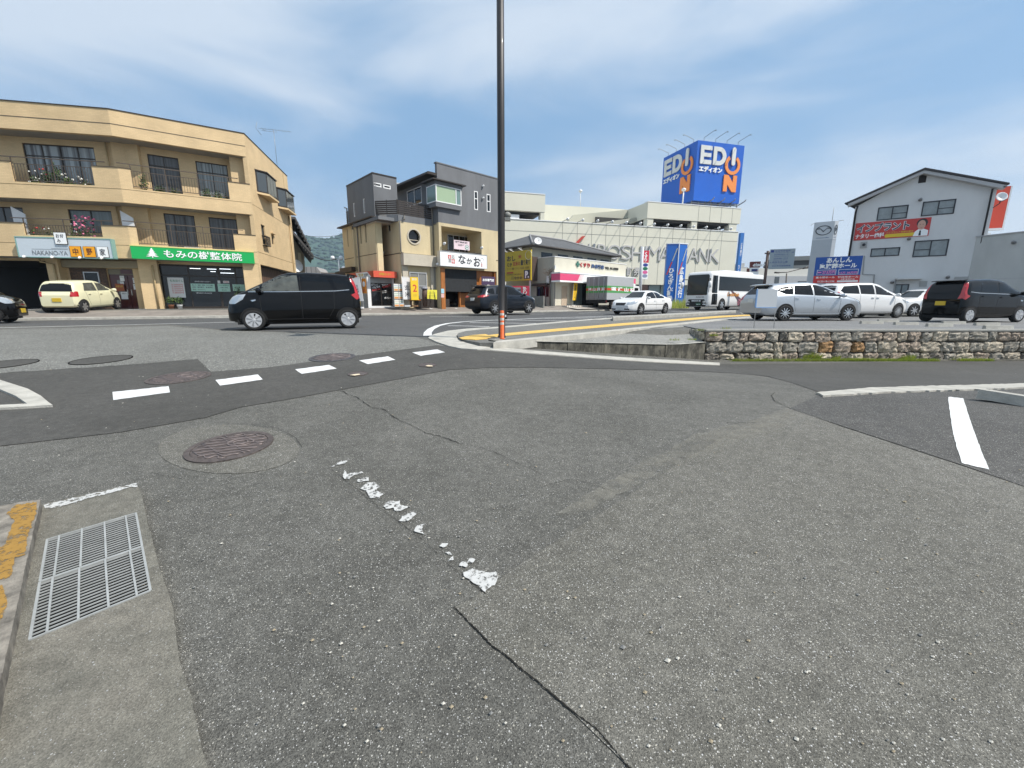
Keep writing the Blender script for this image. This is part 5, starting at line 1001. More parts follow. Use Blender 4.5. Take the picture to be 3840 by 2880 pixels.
def standing(px, py, h, w, name, label, cat, m, F=None, lean=0, z0=.15, lines=(), legm=None, d=0, grp=None, foot=True, hd=47, ink=None, up=None):
    """free-standing banner or board: picture foot point, real height and width"""
    b = gp(px, py) if up is None else up; Q = Fr((b.x, b.y), hd); t = thing(name, label, cat, b, 0, grp)
    f = lambda u, z, dd: Q.p(u+lean*z, b.z+z, dd)
    mb = MB(); mb.prism([[(-w/2, z0), (w/2, z0), (w/2, h), (-w/2, h)]], -.012, .012, f); mb.build('panel', m, t)
    mb = MB(); mb.tube([f(-w/2-.02, 0, 0), f(-w/2-.02, h+.06, 0)], .013, 6); mb.tube([f(-w/2-.02, h+.03, 0), f(w/2, h+.03, 0)], .01, 6)
    if foot: mb.box((b.x-.16, b.y-.14, b.z), (b.x+.16, b.y+.14, b.z+.1), 0)
    mb.build('stand', legm or M_WHITE, t)
    G_ = Fr((b.x, b.y), hd)
    class LF:
        p = staticmethod(lambda u, z, dd: Q.p(u+lean*z, b.z+z, dd))
    mats = []; mb = MB()
    for s, x0, x1, y0, y1, mm, v in lines:
        if mm not in mats: mats.append(mm)
        text(mb, LF, s, -w/2+w*x0, -w/2+w*x1, z0+(h-z0)*y0, z0+(h-z0)*y1, .014, 0, .015, mats.index(mm), vert=v, sp=.95)
    if mats: mb.build('lettering', mats, t, fix=False)
    return t
# coin rice mill kiosk
def kiosk():
    c = at_y(*zs(648, 1240), 26.1); FKr, FKl = Fr((c.x, c.y), 47), Fr((c.x, c.y), 137); b = zg(c.x, c.y+.5)
    t = thing('rice_mill_kiosk', 'small grey coin operated kiosk with red and white header boards and black glass doors', 'kiosk', (c.x, c.y, b)); zt = FKr.uz(*zs(735, 690))[1]
    uL = FKl.uz(*zs(300, 1000))[0]; uR = FKr.uz(*zs(1128, 1000))[0]
    mb = MB(); FKl.box(mb, uL, -.02, b-.1, zt, -.1, 0); FKr.box(mb, 0.0, .22, b-.1, zt, -.1, .001, 1); FKr.box(mb, uR-.15, uR, b-.1, zt, -1.6, .002, 1); FKr.box(mb, .22, uR-.15, b-.1, b+.12, -.1, 0, 1); FKr.box(mb, .22, uR-.15, zt-.32, zt, -.1, 0); FKr.box(mb, 0, uR, zt, zt+.05, -1.8, 0); mb.build('wall', [mat('kiosk_grey', (.33, .34, .33), .6, var=.1), M_WHITE], t)
    mb = MB(); FKl.box(mb, FKl.uz(*zs(330, 900))[0], FKl.uz(*zs(386, 900))[0], b, zt-.3, .001, .02); mb.build('door', mat('kiosk_door', (.05, .04, .035), .6), t)
    mb = MB(); FKr.box(mb, .22, uR-.15, b+.12, zt-.32, -.08, -.04); gl = mb.build('glass_door', M_GLASS, t); mb = MB(); um = FKr.uz(*zs(882, 900))[0]
    for a in (.22, um-.03, uR-.19): FKr.box(mb, a, a+.05, b+.12, zt-.32, -.04, -.02)
    FKr.box(mb, .22, uR-.15, zt-.37, zt-.321, -.04, -.018); FKr.box(mb, .22, uR-.15, b+.12, b+.17, -.04, -.018); FKr.box(mb, .22, uR-.15, b+1.0, b+1.04, -.04, -.019); mb.build('door_frame', M_FRAME, gl)
    mb = MB()
    for s, x0, x1, y0, y1, m, r in (('お米アウトレット', 705, 830, 795, 845, 0, 0), ('1.5㎏精米', 720, 870, 905, 860, 0, .1), ('無洗米 300g', 715, 870, 950, 905, 1, .1), ('精米代金', 900, 1020, 860, 815, 0, .1), ('4,380円', 905, 1060, 895, 835, 1, .1), ('コイン精米', 900, 980, 985, 930, 0, .05), ('ポイント', 935, 1060, 1085, 1045, 0, 0)):
        u0, u1 = FKr.uz(*zs(x0, 900))[0], FKr.uz(*zs(x1, 900))[0]; za, zb = FKr.uz(*zs(x0, max(y0, y1)))[1], FKr.uz(*zs(x0, min(y0, y1)))[1]; text(mb, FKr, s, u0, u1, za, zb, -.03, 0, .02, m, rise=r)
    mb.build('window_lettering', [M_PAPER, M_RED], gl, fix=False)
    HD = [mat('kiosk_red', (.62, .09, .045), .45), M_PAPER, mat('kiosk_gold', (.5, .33, .02), .5), M_INK]
    z0, z1 = zt+.0, FKr.uz(*zs(735, 562), .5)[1]; c2 = FKr.p(0.0, 0, .5); uC = FKr.uz(*zs(738, 600), .5)[0]
    mb = MB(); FKr.box(mb, uC, FKr.uz(*zs(1165, 600), .5)[0], z0, z1, .0, .5); q = FKr.p(uC, 0, .5); F2 = Fr((q.x, q.y), 137); uL2 = F2.uz(*zs(303, 640))[0]; F2.box(mb, uL2, -.002, z0, z1-.001, -.5, 0)
    h = z1-z0
    a, b_ = F2.uz(*zs(440, 640))[0], F2.uz(*zs(690, 640))[0]; F2.poly(mb, [(a-.25, z1-.03), (b_-.5, z1-.03), (b_+.05, z0+.03), (a+.1, z0+.03)], .001, .006, 1)
    mb.build('header_board', HD, t)
    mb = MB(); text(mb, F2, '精米', a+.1, (a+b_)/2, z0+h*.25, z0+h*.8, .008, 0, .02, 2); text(mb, F2, '営業中', (a+b_)/2+.05, b_-.35, z0+h*.25, z0+h*.7, .008, 0, .02, 3); u0, u1 = FKr.uz(*zs(845, 620), .5)[0], FKr.uz(*zs(1060, 620), .5)[0]; text(mb, FKr, '米精米コーナー', u0, u1, z0+h*.3, z0+h*.75, .505, 0, .03, 2)
    mb.build('lettering', HD, t, fix=False)
kiosk()
WHT = mat('flag_white', (.68, .67, .66), .8, var=.06, vs=6)
standing(*zs(505, 1262), 1.8, .55, 'banner_flag', 'white banner with black vertical brush writing leaning before the kiosk side', 'banner flag', WHT, lean=-.12, z0=.45, lines=[('お米屋さん', .38, .68, .05, .72, M_INK, True)], hd=100, grp='banner flags before the shops', up=at_y(*zs(505, 1262), 25.5))
standing(*zs(592, 1230), 1.7, .34, 'banner_flag', 'orange banner with a white round mark on the kiosk corner', 'banner flag', mat('flag_orange', (.55, .2, .02), .8), z0=.82, lines=[('●', .15, .85, .45, .8, WHT, False), ('玄米', .2, .8, .1, .3, M_RED, False)], hd=120, foot=False, grp='banner flags before the shops', up=at_y(*zs(592, 1235), 25.6))
standing(*zs(1370, 1225), 1.8, .58, 'banner_flag', 'white banner with two large black characters beside the card rack', 'banner flag', WHT, z0=.45, lines=[('玄', .2, .85, .42, .66, M_INK, False), ('米', .2, .85, .12, .36, M_INK, False)], grp='banner flags before the shops', up=at_y(*zs(1370, 1228), 26.5))
standing(*zs(1510, 1225), 1.82, .54, 'banner_flag', 'yellow banner with red top and a red number 2', 'banner flag', mat('flag_yellow', (.75, .5, .02), .8), z0=.42, lines=[('2', .26, .8, .36, .68, M_RED, False), ('割引', .2, .8, .86, .96, WHT, False), ('好評', .25, .75, .12, .28, _mc['ink_gold'], False)], legm=mat('stand_wood', (.25, .13, .06), .7), grp='banner flags before the shops', up=at_y(*zs(1510, 1228), 26.6))
def small_street_things():
    c = at_y(*zs(1218, 1236), 26.3); b = c.z; Q = Fr((c.x, c.y), 50); t = thing('display_rack', 'upright rack of pastel product cards to the right of the kiosk', 'display rack', c)
    mb = MB(); Q.box(mb, -.34, .34, b, b+1.45, -.05, 0); mb.build('frame', M_WOODD, t); cs = [mat('card_%d' % i, k, .7) for i, k in enumerate(((.6, .55, .45), (.7, .68, .62), (.35, .5, .35), (.65, .28, .08), (.3, .45, .55)))]
    rr = random.Random(2)
    for i in range(2):
        for j in range(3):
            mb = MB(); u = -.32+.33*i; z = b+.03+.48*j; Q.box(mb, u, u+.3, z, z+.43, .001, .012, 1); Q.box(mb, u+.02, u+.28, z+.02, z+.13, .0121, .016, 3); Q.box(mb, u+.02, u+.28, z+.18, z+.22, .0121, .015, rr.choice((2, 4))); Q.box(mb, u+.02, u+.28, z+.3, z+.34, .0121, .015, rr.choice((0, 2, 4))); mb.build('card', cs, t)
    c = at_y(*zs(1825, 1225), 27.0); b = c.z; Q = Fr((c.x, c.y), 52); t = thing('easel_sign', 'yellow notice board on a black easel before the grey shutter', 'easel sign', c)
    mb = MB(); Q.poly(mb, [(-.36, b+.5), (.34, b+.45), (.36, b+1.05), (-.32, b+1.05)], 0, .02); mb.build('board', mat('notice_yellow', (.75, .68, .06), .7, var=.1, vs=8), t)
    mb = MB(); 
    for k in range(4): Q.box(mb, -.27, .26, b+.6+.1*k, b+.62+.1*k, .021, .024)
    mb.build('lettering', mat('ink_olive', (.3, .28, .03), .7), t)
    mb = MB()
    for u in (-.2, .2): mb.tube([Q.p(u*1.3, b, .15), Q.p(u*.5, b+1.15, -.02)], .018, 6)
    mb.tube([Q.p(0, b, -.35), Q.p(0, b+1.15, -.03)], .018, 6); mb.build('legs', M_WOODD, t)
    c = at_y(*zs(1692, 1225), 27.2); t = thing('barrel', 'dark wooden post shaped barrel by the window under the box beam', 'barrel', c); mb = MB(); mb.lathe([(.13, 0), (.17, .35), (.18, .7), (.15, 1.1)], 16, 0, Matrix.Translation(c)); mb.build('body', mat('barrel_wood', (.08, .045, .03), .7), t)
    mb = MB(); mb.lathe([(.20, 1.1), (.21, 1.18), (.1, 1.24), (.02, 1.25)], 16, 0, Matrix.Translation(c)); mb.build('lid', mat('lid_grey', (.25, .25, .28), .7), t)
    c = at_y(*zs(1505, 1235), 26.8); b = c.z; Q = Fr((c.x, c.y), 50); t = thing('wooden_bench', 'small wooden stand at the foot of the yellow banner', 'wooden stand', c); mb = MB(); Q.box(mb, -.35, .35, b+.42, b+.48, -.15, .15); mb.build('seat', M_WOODO, t); mb = MB()
    for u in (-.3, .26): Q.box(mb, u, u+.05, b, b+.42, -.12, .12)
    mb.build('legs', M_WOODD, t)
small_street_things()
# ================================================================== yellow parking sign, old house, pharmacy
def z1(x, y): return (1880+.2712*x, 650+.2712*y)
def zp(x, y): return (1880+.226*x, 950+.226*y)
def pharmacy():
    c = at_y(2080, 965, 36); FP, FQ = Fr((c.x, c.y), 47.4), Fr((c.x, c.y), 135.5); g = .35
    zt = FP.uz(2082, 963)[1]; uR = FP.uz(*zp(2070, 200))[0]
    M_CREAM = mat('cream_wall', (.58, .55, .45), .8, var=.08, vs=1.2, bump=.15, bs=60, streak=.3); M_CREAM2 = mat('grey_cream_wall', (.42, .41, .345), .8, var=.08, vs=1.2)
    t = thing('pharmacy_building', 'low cream shop with dark blue and red lettering and a pink and white canopy', 'building', (c.x, c.y, .4))
    d0 = FP.rect(zp(1000, 545), zp(1085, 860)); gl = [FP.uz(*zp(1205, 600))[0], FP.uz(*zp(1350, 600))[0], FP.uz(*zp(1445, 600))[0]]; zs0 = FP.uz(*zp(1205, 492))[1]
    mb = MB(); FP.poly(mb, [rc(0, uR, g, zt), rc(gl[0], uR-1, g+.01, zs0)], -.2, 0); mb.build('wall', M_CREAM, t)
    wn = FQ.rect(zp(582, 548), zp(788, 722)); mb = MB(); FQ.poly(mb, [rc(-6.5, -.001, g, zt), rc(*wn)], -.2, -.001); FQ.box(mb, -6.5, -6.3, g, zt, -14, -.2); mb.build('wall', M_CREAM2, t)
    mb = MB(); FP.box(mb, -.02, uR+.02, zt, zt+.06, -.3, .04); FQ.box(mb, -6.5, -.01, zt+.001, zt+.058, -.3, .03); mb.build('coping', M_WHITE, t)
    mb = MB(); FP.box(mb, .1, uR, zt-.4, zt-.3, -9, -.2); mb.build('roof', _mc['roof_grey'], t)
    window(FQ, *wn, -.08, t, 2, M_FRAME, M_GLASS, .05); mb = MB(); h = FQ.rect(zp(535, 505), zp(795, 545)); FQ.poly(mb, [(h[0], h[2]+.05), (h[1], h[2]+.1), (h[1]-.15, h[3]), (h[0]+.2, h[3])], .0, .35); mb.build('window_hood', M_FRAME, t)
    mb = MB(); FP.box(mb, d0[0], d0[1], g+.1, d0[3], .001, .03); dr = mb.build('door', mat('door_beige', (.45, .36, .27), .6), t); mb = MB(); FP.box(mb, d0[1]-.12, d0[1]-.08, 1.35, 1.5, .03, .07); mb.build('handle', M_ALU, dr)
    mb = MB(); FP.box(mb, gl[0], gl[1], g, zs0, -.1, -.05); mb.build('glass_front', mat('glass_teal', (.13, .165, .155), .15, var=.4, vs=3, streak=.1, coat=.3), t)
    mb = MB(); FP.box(mb, gl[1], uR-1, g, zs0, -3, -2.9); FP.box(mb, gl[1], uR-1, zs0, zs0+.1, -2.9, -.2); mb.build('interior', M_BLACK, t)
    mb = MB(); FP.box(mb, .03, .1, g, 2.9, .001, .05); mb.tube([FQ.p(-.35, .4, .06), FQ.p(-.35, 3.5, .06)], .04, 6); mb.tube([FQ.p(-.9, .4, .06), FQ.p(-.9, 2.5, .06)], .03, 6); mb.build('drain_pipe', M_STEEL, t)
    mb = MB(); FP.box(mb, 0, .06, zt-.7, zt-1.0, .0, .1); FQ.box(mb, -.75, -.45, 2.45, 3.05, .001, .14); mb.build('meter_box', M_WHITE, t)
    # canopy
    dc = .95; uc = FP.uz(2100, 1036, dc)[0]; za, zb = FP.uz(2100, 1022, dc)[1], FP.uz(2100, 1054, dc)[1]; ue = FP.uz(2384, 1046, dc)[0]
    PK = [mat('canopy_pink', (.72, .08, .19), .4, coat=.3), WL, mat('canopy_rose', (.7, .45, .47), .4)]
    mb = MB(); mb.add([], []); ul = uc; FP.box(mb, ul, ue, zb, za, 0.001, dc, 1); zw = za-zb
    u1, u2, u3 = FP.uz(*zp(1265, 400), dc)[0], FP.uz(*zp(1340, 400), dc)[0], FP.uz(*zp(1390, 400), dc)[0]
    FP.poly(mb, [(ul, zb+.08), (u1, zb+.08), (u1+.35, za-.06), (ul, za-.06)], dc+.001, dc+.012, 0)
    for k in range(5): a = u1+.06+.12*k; FP.poly(mb, [(a, zb+.08), (a+.07-.01*k, zb+.08), (a+.42-.01*k, za-.06), (a+.35, za-.06)], dc+.001, dc+.01, 2)
    u4 = FP.uz(2330, 1045, dc)[0]; FP.poly(mb, [(u4, za-.08), (ue, za-.08), (ue, zb+.1)], dc+.001, dc+.012, 0); q = FP.p(ul, 0, 0); mb.add([FP.p(ul-.006, zb+.08, .0), FP.p(ul-.006, zb+.08, dc), FP.p(ul-.006, za-.06, dc), FP.p(ul-.006, za-.06, 0)], [(0, 1, 2, 3)], 0)
    FP.box(mb, ul-.03, ue, za, za+.06, 0, dc+.04, 1); FP.box(mb, ul-.03, ue, zb-.05, zb, 0, dc+.04, 1); mb.build('canopy', PK, t)
    # lettering
    BL = mat('letter_navy', (.05, .09, .2), .5); RD = mat('letter_red', (.4, .04, .04), .5); GN = mat('letter_green', (.05, .16, .12), .5); BK = mat('letter_black', (.06, .06, .05), .5)
    st = thing('wall_lettering', 'green cross with red, navy and black letters mounted on the cream shop wall', 'sign', FP.p(3, 4, 0))
    def tx(s, x0, x1, y0, y1, m, bold=.03, name='lettering'):
        u0, u1 = FP.uz(*zp(x0, (y0+y1)/2), .08)[0], FP.uz(*zp(x1, (y0+y1)/2), .08)[0]; za_, zb_ = FP.uz(*zp(x0, y1), .08)[1], FP.uz(*zp(x0, y0), .08)[1]; mb = MB(); text(mb, FP, s, u0, u1, za_, zb_, .02, .06, bold); mb.build(name, m, st, fix=False)
    tx('くすり', 1312, 1475, 150, 222, RD); tx('柳谷薬店', 1500, 1708, 178, 245, BL); tx('TEL 31-0033', 1728, 1945, 222, 262, BK, .02)
    a = FP.rect(zp(1238, 135), zp(1300, 225), .05); cx, cz, w = (a[0]+a[1])/2, (a[2]+a[3])/2, (a[1]-a[0])/2*.9; mb = MB(); k = w*.36
    FP.poly(mb, [(cx-w, cz-k), (cx-k, cz-k), (cx-k, cz-w), (cx+k, cz-w), (cx+k, cz-k), (cx+w, cz-k), (cx+w, cz+k), (cx+k, cz+k), (cx+k, cz+w), (cx-k, cz+w), (cx-k, cz+k), (cx-w, cz+k)], .02, .08); mb.build('cross', GN, st)
    standing(0, 0, 2.3, .5, 'banner_flag', 'yellow banner with vertical writing leaning by the pharmacy door', 'banner flag', mat('flag_gold', (.78, .48, .01), .8), lean=.1, z0=.5, lines=[('薬局コスメ', .3, .7, .1, .75, M_INK, True)], grp='banner flags before the shops', up=FP.p(FP.uz(*zp(1130, 820))[0], .5, .5))
    # tiled step
    mb = MB(); FP.box(mb, 0.1, uR-.5, .3, .56, .001, 1.4); tag(mb.build('step', tiles('step_tile', (.5, .46, .4), (.22, .18, .15), 47.4, .3, .3, .04, .15, off=0)), kind='structure')
    mb = MB(); mb.add([FP.p(.1, .565, .001), FP.p(uR-.5, .565, .001), FP.p(uR-.5, .30, 2.6), FP.p(.1, .30, 2.6)], [(0, 1, 2, 3)])
    for k in range(14): u = .3+.75*k; mb.add([FP.p(u, .572, .1), FP.p(u+.3, .572, .1), FP.p(u+.9, .31, 2.5), FP.p(u+.6, .31, 2.5)], [(0, 1, 2, 3)], 1)
    tag(mb.build('ramp', [mat('ramp_tile', (.5, .47, .42), .8), mat('ramp_tile_dark', (.2, .16, .13), .8)], fix=False), kind='structure')
    # old house behind
    E0 = at_y(1997, 914, 38.8); F0, F1 = Fr((E0.x, E0.y), 47), Fr((E0.x, E0.y), 137); ze = E0.z
    h = thing('tiled_house', 'two storey house with a grey tiled hip roof behind the pharmacy', 'house', (E0.x, E0.y+3, .4)); Lx, Ly = 14.5, 9
    P = lambda u, v, z: E0+F0.u*u-F0.n*v+Vector((0, 0, z-E0.z))
    mb = MB(); zr = ze+1.65; vs = [P(0, 0, ze), P(Lx, 0, ze), P(Lx, Ly, ze), P(0, Ly, ze), P(4.2, 4.5, zr), P(Lx-5, 4.5, zr)]
    mb.add(vs, [(0, 1, 5, 4), (1, 2, 5), (2, 3, 4, 5), (3, 0, 4)]); mb.add([v-Vector((0, 0, .12)) for v in vs[:4]]+vs[:4], [(0, 1, 2, 3), (0, 1, 5, 4), (1, 2, 6, 5), (2, 3, 7, 6), (3, 0, 4, 7)])
    mb.build('roof', tiles('roof_tile', (.115, .115, .115), (.05, .05, .05), 47, .28, .16, .03, .15), h)
    mb = MB(); mb.tube([P(0, 0, ze+.05), P(4.2, 4.5, zr+.05), P(Lx-5, 4.5, zr+.05), P(Lx, 0, ze+.05)], .1, 6); mb.build('ridge_cap', mat('ridge_grey', (.25, .25, .25), .7), h)
    mb = MB(); mb.tube([P(0, -.06, ze-.12), P(Lx, -.06, ze-.12)], .06, 6); mb.tube([P(-.06, 0, ze-.12), P(-.06, Ly, ze-.12)], .06, 6); mb.build('gutter', M_FRAME, h)
    mb = MB(); a, b = .8, .8
    for q in (((a, b), (Lx-a, b)), ((a, b), (a, Ly-b)), ((Lx-a, b), (Lx-a, Ly-b))):
        (u0, v0), (u1, v1) = q; mb.add([P(u0, v0, .3), P(u1, v1, .3), P(u1, v1, ze-.1), P(u0, v0, ze-.1)], [(0, 1, 2, 3)])
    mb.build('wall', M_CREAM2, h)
    for k in range(5): u = 2+2.4*k; mb = MB(); mb.add([P(u, b-.02, ze-1.5), P(u+1.6, b-.02, ze-1.5), P(u+1.6, b-.02, ze-.5), P(u, b-.02, ze-.5)], [(0, 1, 2, 3)]); mb.build('window', M_GLASS, h)
    mb = MB(); mb.add([P(a-.02, 2.5, ze-1.6), P(a-.02, 4.5, ze-1.6), P(a-.02, 4.5, ze-.5), P(a-.02, 2.5, ze-.5)], [(0, 1, 2, 3)]); mb.build('window', M_GLASS, h)
    d = P(.6, -.1, ze+.1); t2 = thing('satellite_dish', 'small white satellite dish at the eave corner of the tiled house', 'satellite dish', d); mb = MB(); mb.lathe([(.001, 0), (.2, .03), (.33, .1), (.34, .1), (.2, .01), (.001, -.02)], 20, 0, Matrix.Translation(d+Vector((0, 0, .15))) @ Vector((.1, -.8, .35)).to_track_quat('Z', 'Y').to_matrix().to_4x4()); mb.build('dish', M_WHITE, t2); mb = MB(); mb.tube([d+Vector((0, .3, -.2)), d+Vector((0, 0, .15)), d+Vector((.02, -.35, .2))], .02, 6); mb.build('arm', M_STEEL, t2)
    # yellow parking board
    c = at_y(1994, 1056, 36.9); FY = Fr((c.x, c.y), 134); a0 = FY.uz(1897, 1000)[0]; zb, zt2 = FY.uz(1995, 1051)[1], FY.uz(1995, 936)[1]; a0 = min(a0, -3.1)
    y = thing('parking_sign', 'large yellow board with brush writing and a black parking symbol', 'sign board', (c.x, c.y, .4)); mb = MB(); FY.box(mb, a0-.6, 0, zb, zt2, 0, .12); mb.build('board', mat('sign_mustard', (.56, .42, .03), .5, coat=.2), y)
    mb = MB(); FY.box(mb, -.3, -.18, .3, zb, -.1, 0); FY.box(mb, a0-.2, a0-.08, .3, zb, -.1, 0); mb.build('post', M_WHITE, y)
    H = zt2-zb; fx = lambda x: FY.uz(*z8(x, 420), .13)[0]; fz = lambda v: FY.uz(*z8(1530, v), .13)[1]
    def yt(s, x0, x1, y0, y1, m, mbb, bold=.03): text(mbb, FY, s, fx(x0), fx(x1), fz(y1), fz(y0), .125, 0, bold, m)
    mb = MB(); yt('おし', 1333, 1470, 250, 340, 0, mb); yt('米', 1515, 1575, 245, 310, 1, mb); yt('むか', 1338, 1415, 365, 430, 0, mb); yt('玄米の', 1430, 1550, 350, 425, 1, mb); yt('量り売り', 1560, 1712, 335, 425, 0, mb); yt('ビール・焼酎・ワイン・日本酒・駐車場', 1338, 1700, 448, 488, 0, mb, .0); yt('営業時間 午前九時から', 1330, 1590, 555, 580, 0, mb, .0); yt('酒なかお', 1405, 1590, 600, 655, 0, mb)
    FY.box(mb, fx(1330), fx(1437), fz(548), fz(522), .122, .127, 1); FY.box(mb, fx(1613), fx(1712), fz(650), fz(505), .122, .13, 0); mb.build('lettering', [M_INK, mat('ink_rust', (.45, .08, .04), .6)], y, fix=False)
    mb = MB(); text(mb, FY, 'P.', fx(1632), fx(1700), fz(640), fz(520), .134, 0, .06); mb.tube([FY.p(fx(1690)+.38*math.cos(k*.3), fz(265)+.38*math.sin(k*.3), .13) for k in range(22)], .012, 4); mb.build('emblem', WL, y, fix=False)
    for x in (1330, 1430, 1580): u = fx(x); tubes('lamp_arm', [[FY.p(u, zt2, .06), FY.p(u-.15, zt2+.18, .5), FY.p(u+.35, zt2+.12, .6)]], .03, M_WHITE, y, 6)
    FZ = FP; q = FY.p(.02, 0, 0); F9 = Fr((q.x, q.y), 47); mb = MB(); F9.box(mb, .0, .75, zb-.02, zb+2.0, -.1, .0); o = mb.build('side_board', mat('board_brown', (.07, .045, .035), .7, var=.3, vs=9), y)
    # vending machines, garden wall
    vr = [mat('vending_red', (.6, .035, .07), .35, coat=.4), M_WHITE, mat('vending_blue', (.06, .05, .3), .4), mat('vending_dark', (.05, .05, .06), .3), mat('cans', (.45, .5, .5), .4)]
    c = at_y(1958, 1115, 36.2); FV = Fr((c.x, c.y), 95); b = zg(c.x, c.y)
    v = thing('vending_machine', 'red drinks vending machine with white script down its side panel', 'vending machine', (c.x, c.y, b), 0, 'drinks vending machines'); zt3 = FV.uz(1958, 1072)[1]; u0, u1 = -1.0, FV.uz(1984, 1090)[0]
    mb = MB(); FV.box(mb, u0, u1, b, zt3, -.7, 0); mb.build('cabinet', vr[0], v); mb = MB(); FV.box(mb, u0+.08, -.1, b+.75, zt3-.15, .001, .015); dp = mb.build('display', vr[3], v)
    mb = MB()
    for j in range(3):
        for i in range(7): u = u0+.12+.11*i; FV.box(mb, u, u+.07, b+.85+.28*j, b+1.02+.28*j, .016, .03)
    mb.build('cans', vr[4], dp); mb = MB(); text(mb, FV, 'Coca-Cola', 0, 1.15, 0, .38, .02, 0, .03); mb.v = [tuple(FV.p(.02+((Vector(p)-FV.p(0, 0, 0)).z)*.9+0.05, b+.25+(Vector(p)-FV.p(0, 0, 0)).dot(FV.u)*1.2, .02)) for p in mb.v]; mb.build('lettering', WL, v, fix=False)
    c = at_y(1925, 1115, 36.6); v = thing('vending_machine', 'blue and white vending machine half hidden behind the dark car', 'vending machine', (c.x, c.y, b), 0, 'drinks vending machines'); F8 = Fr((c.x, c.y), 95); mb = MB(); F8.box(mb, -.9, -.05, b, zt3-.1, -.7, -.05); mb.build('cabinet', vr[2], v); mb = MB(); F8.box(mb, -.85, -.1, b+.8, zt3-.3, -.049, -.03); mb.build('display', vr[4], v)
    c = at_y(2024, 1156, 33.5); FW = Fr((c.x, c.y), 130); wz = at_y(2000, 1110, 33.5).z; t4 = thing('block_wall', 'short grey block wall behind the bonnet of the dark car', 'wall', c); mb = MB(); FW.box(mb, -2.2, .35, .2, wz, -.15, 0); mb.build('blocks', mat('block_grey', (.18, .18, .165), .9, var=.25, vs=4), t4)
    # climbing plant
    c = FQ.p(-.35, 3.0, .2); t5 = thing('climbing_plant', 'bare brown creeper on the corner of the pharmacy wall', 'plant', FQ.p(-.35, .4, .2)); mb = MB(); rr = random.Random(3)
    for k in range(26):
        p = c+Vector((0, 0, rr.uniform(-.5, .6))); q = p+Vector((rr.uniform(-.6, .5), rr.uniform(-.3, .2), rr.uniform(-.4, .5))); mb.tube([p, (p+q)/2+Vector((0, 0, rr.uniform(-.1, .2))), q], .012, 4)
    mb.tube([FQ.p(-.35, .4, .1), c], .03, 5); mb.build('stems', mat('twig', (.13, .09, .06), .9), t5, fix=False)
    return FP
FP = pharmacy()
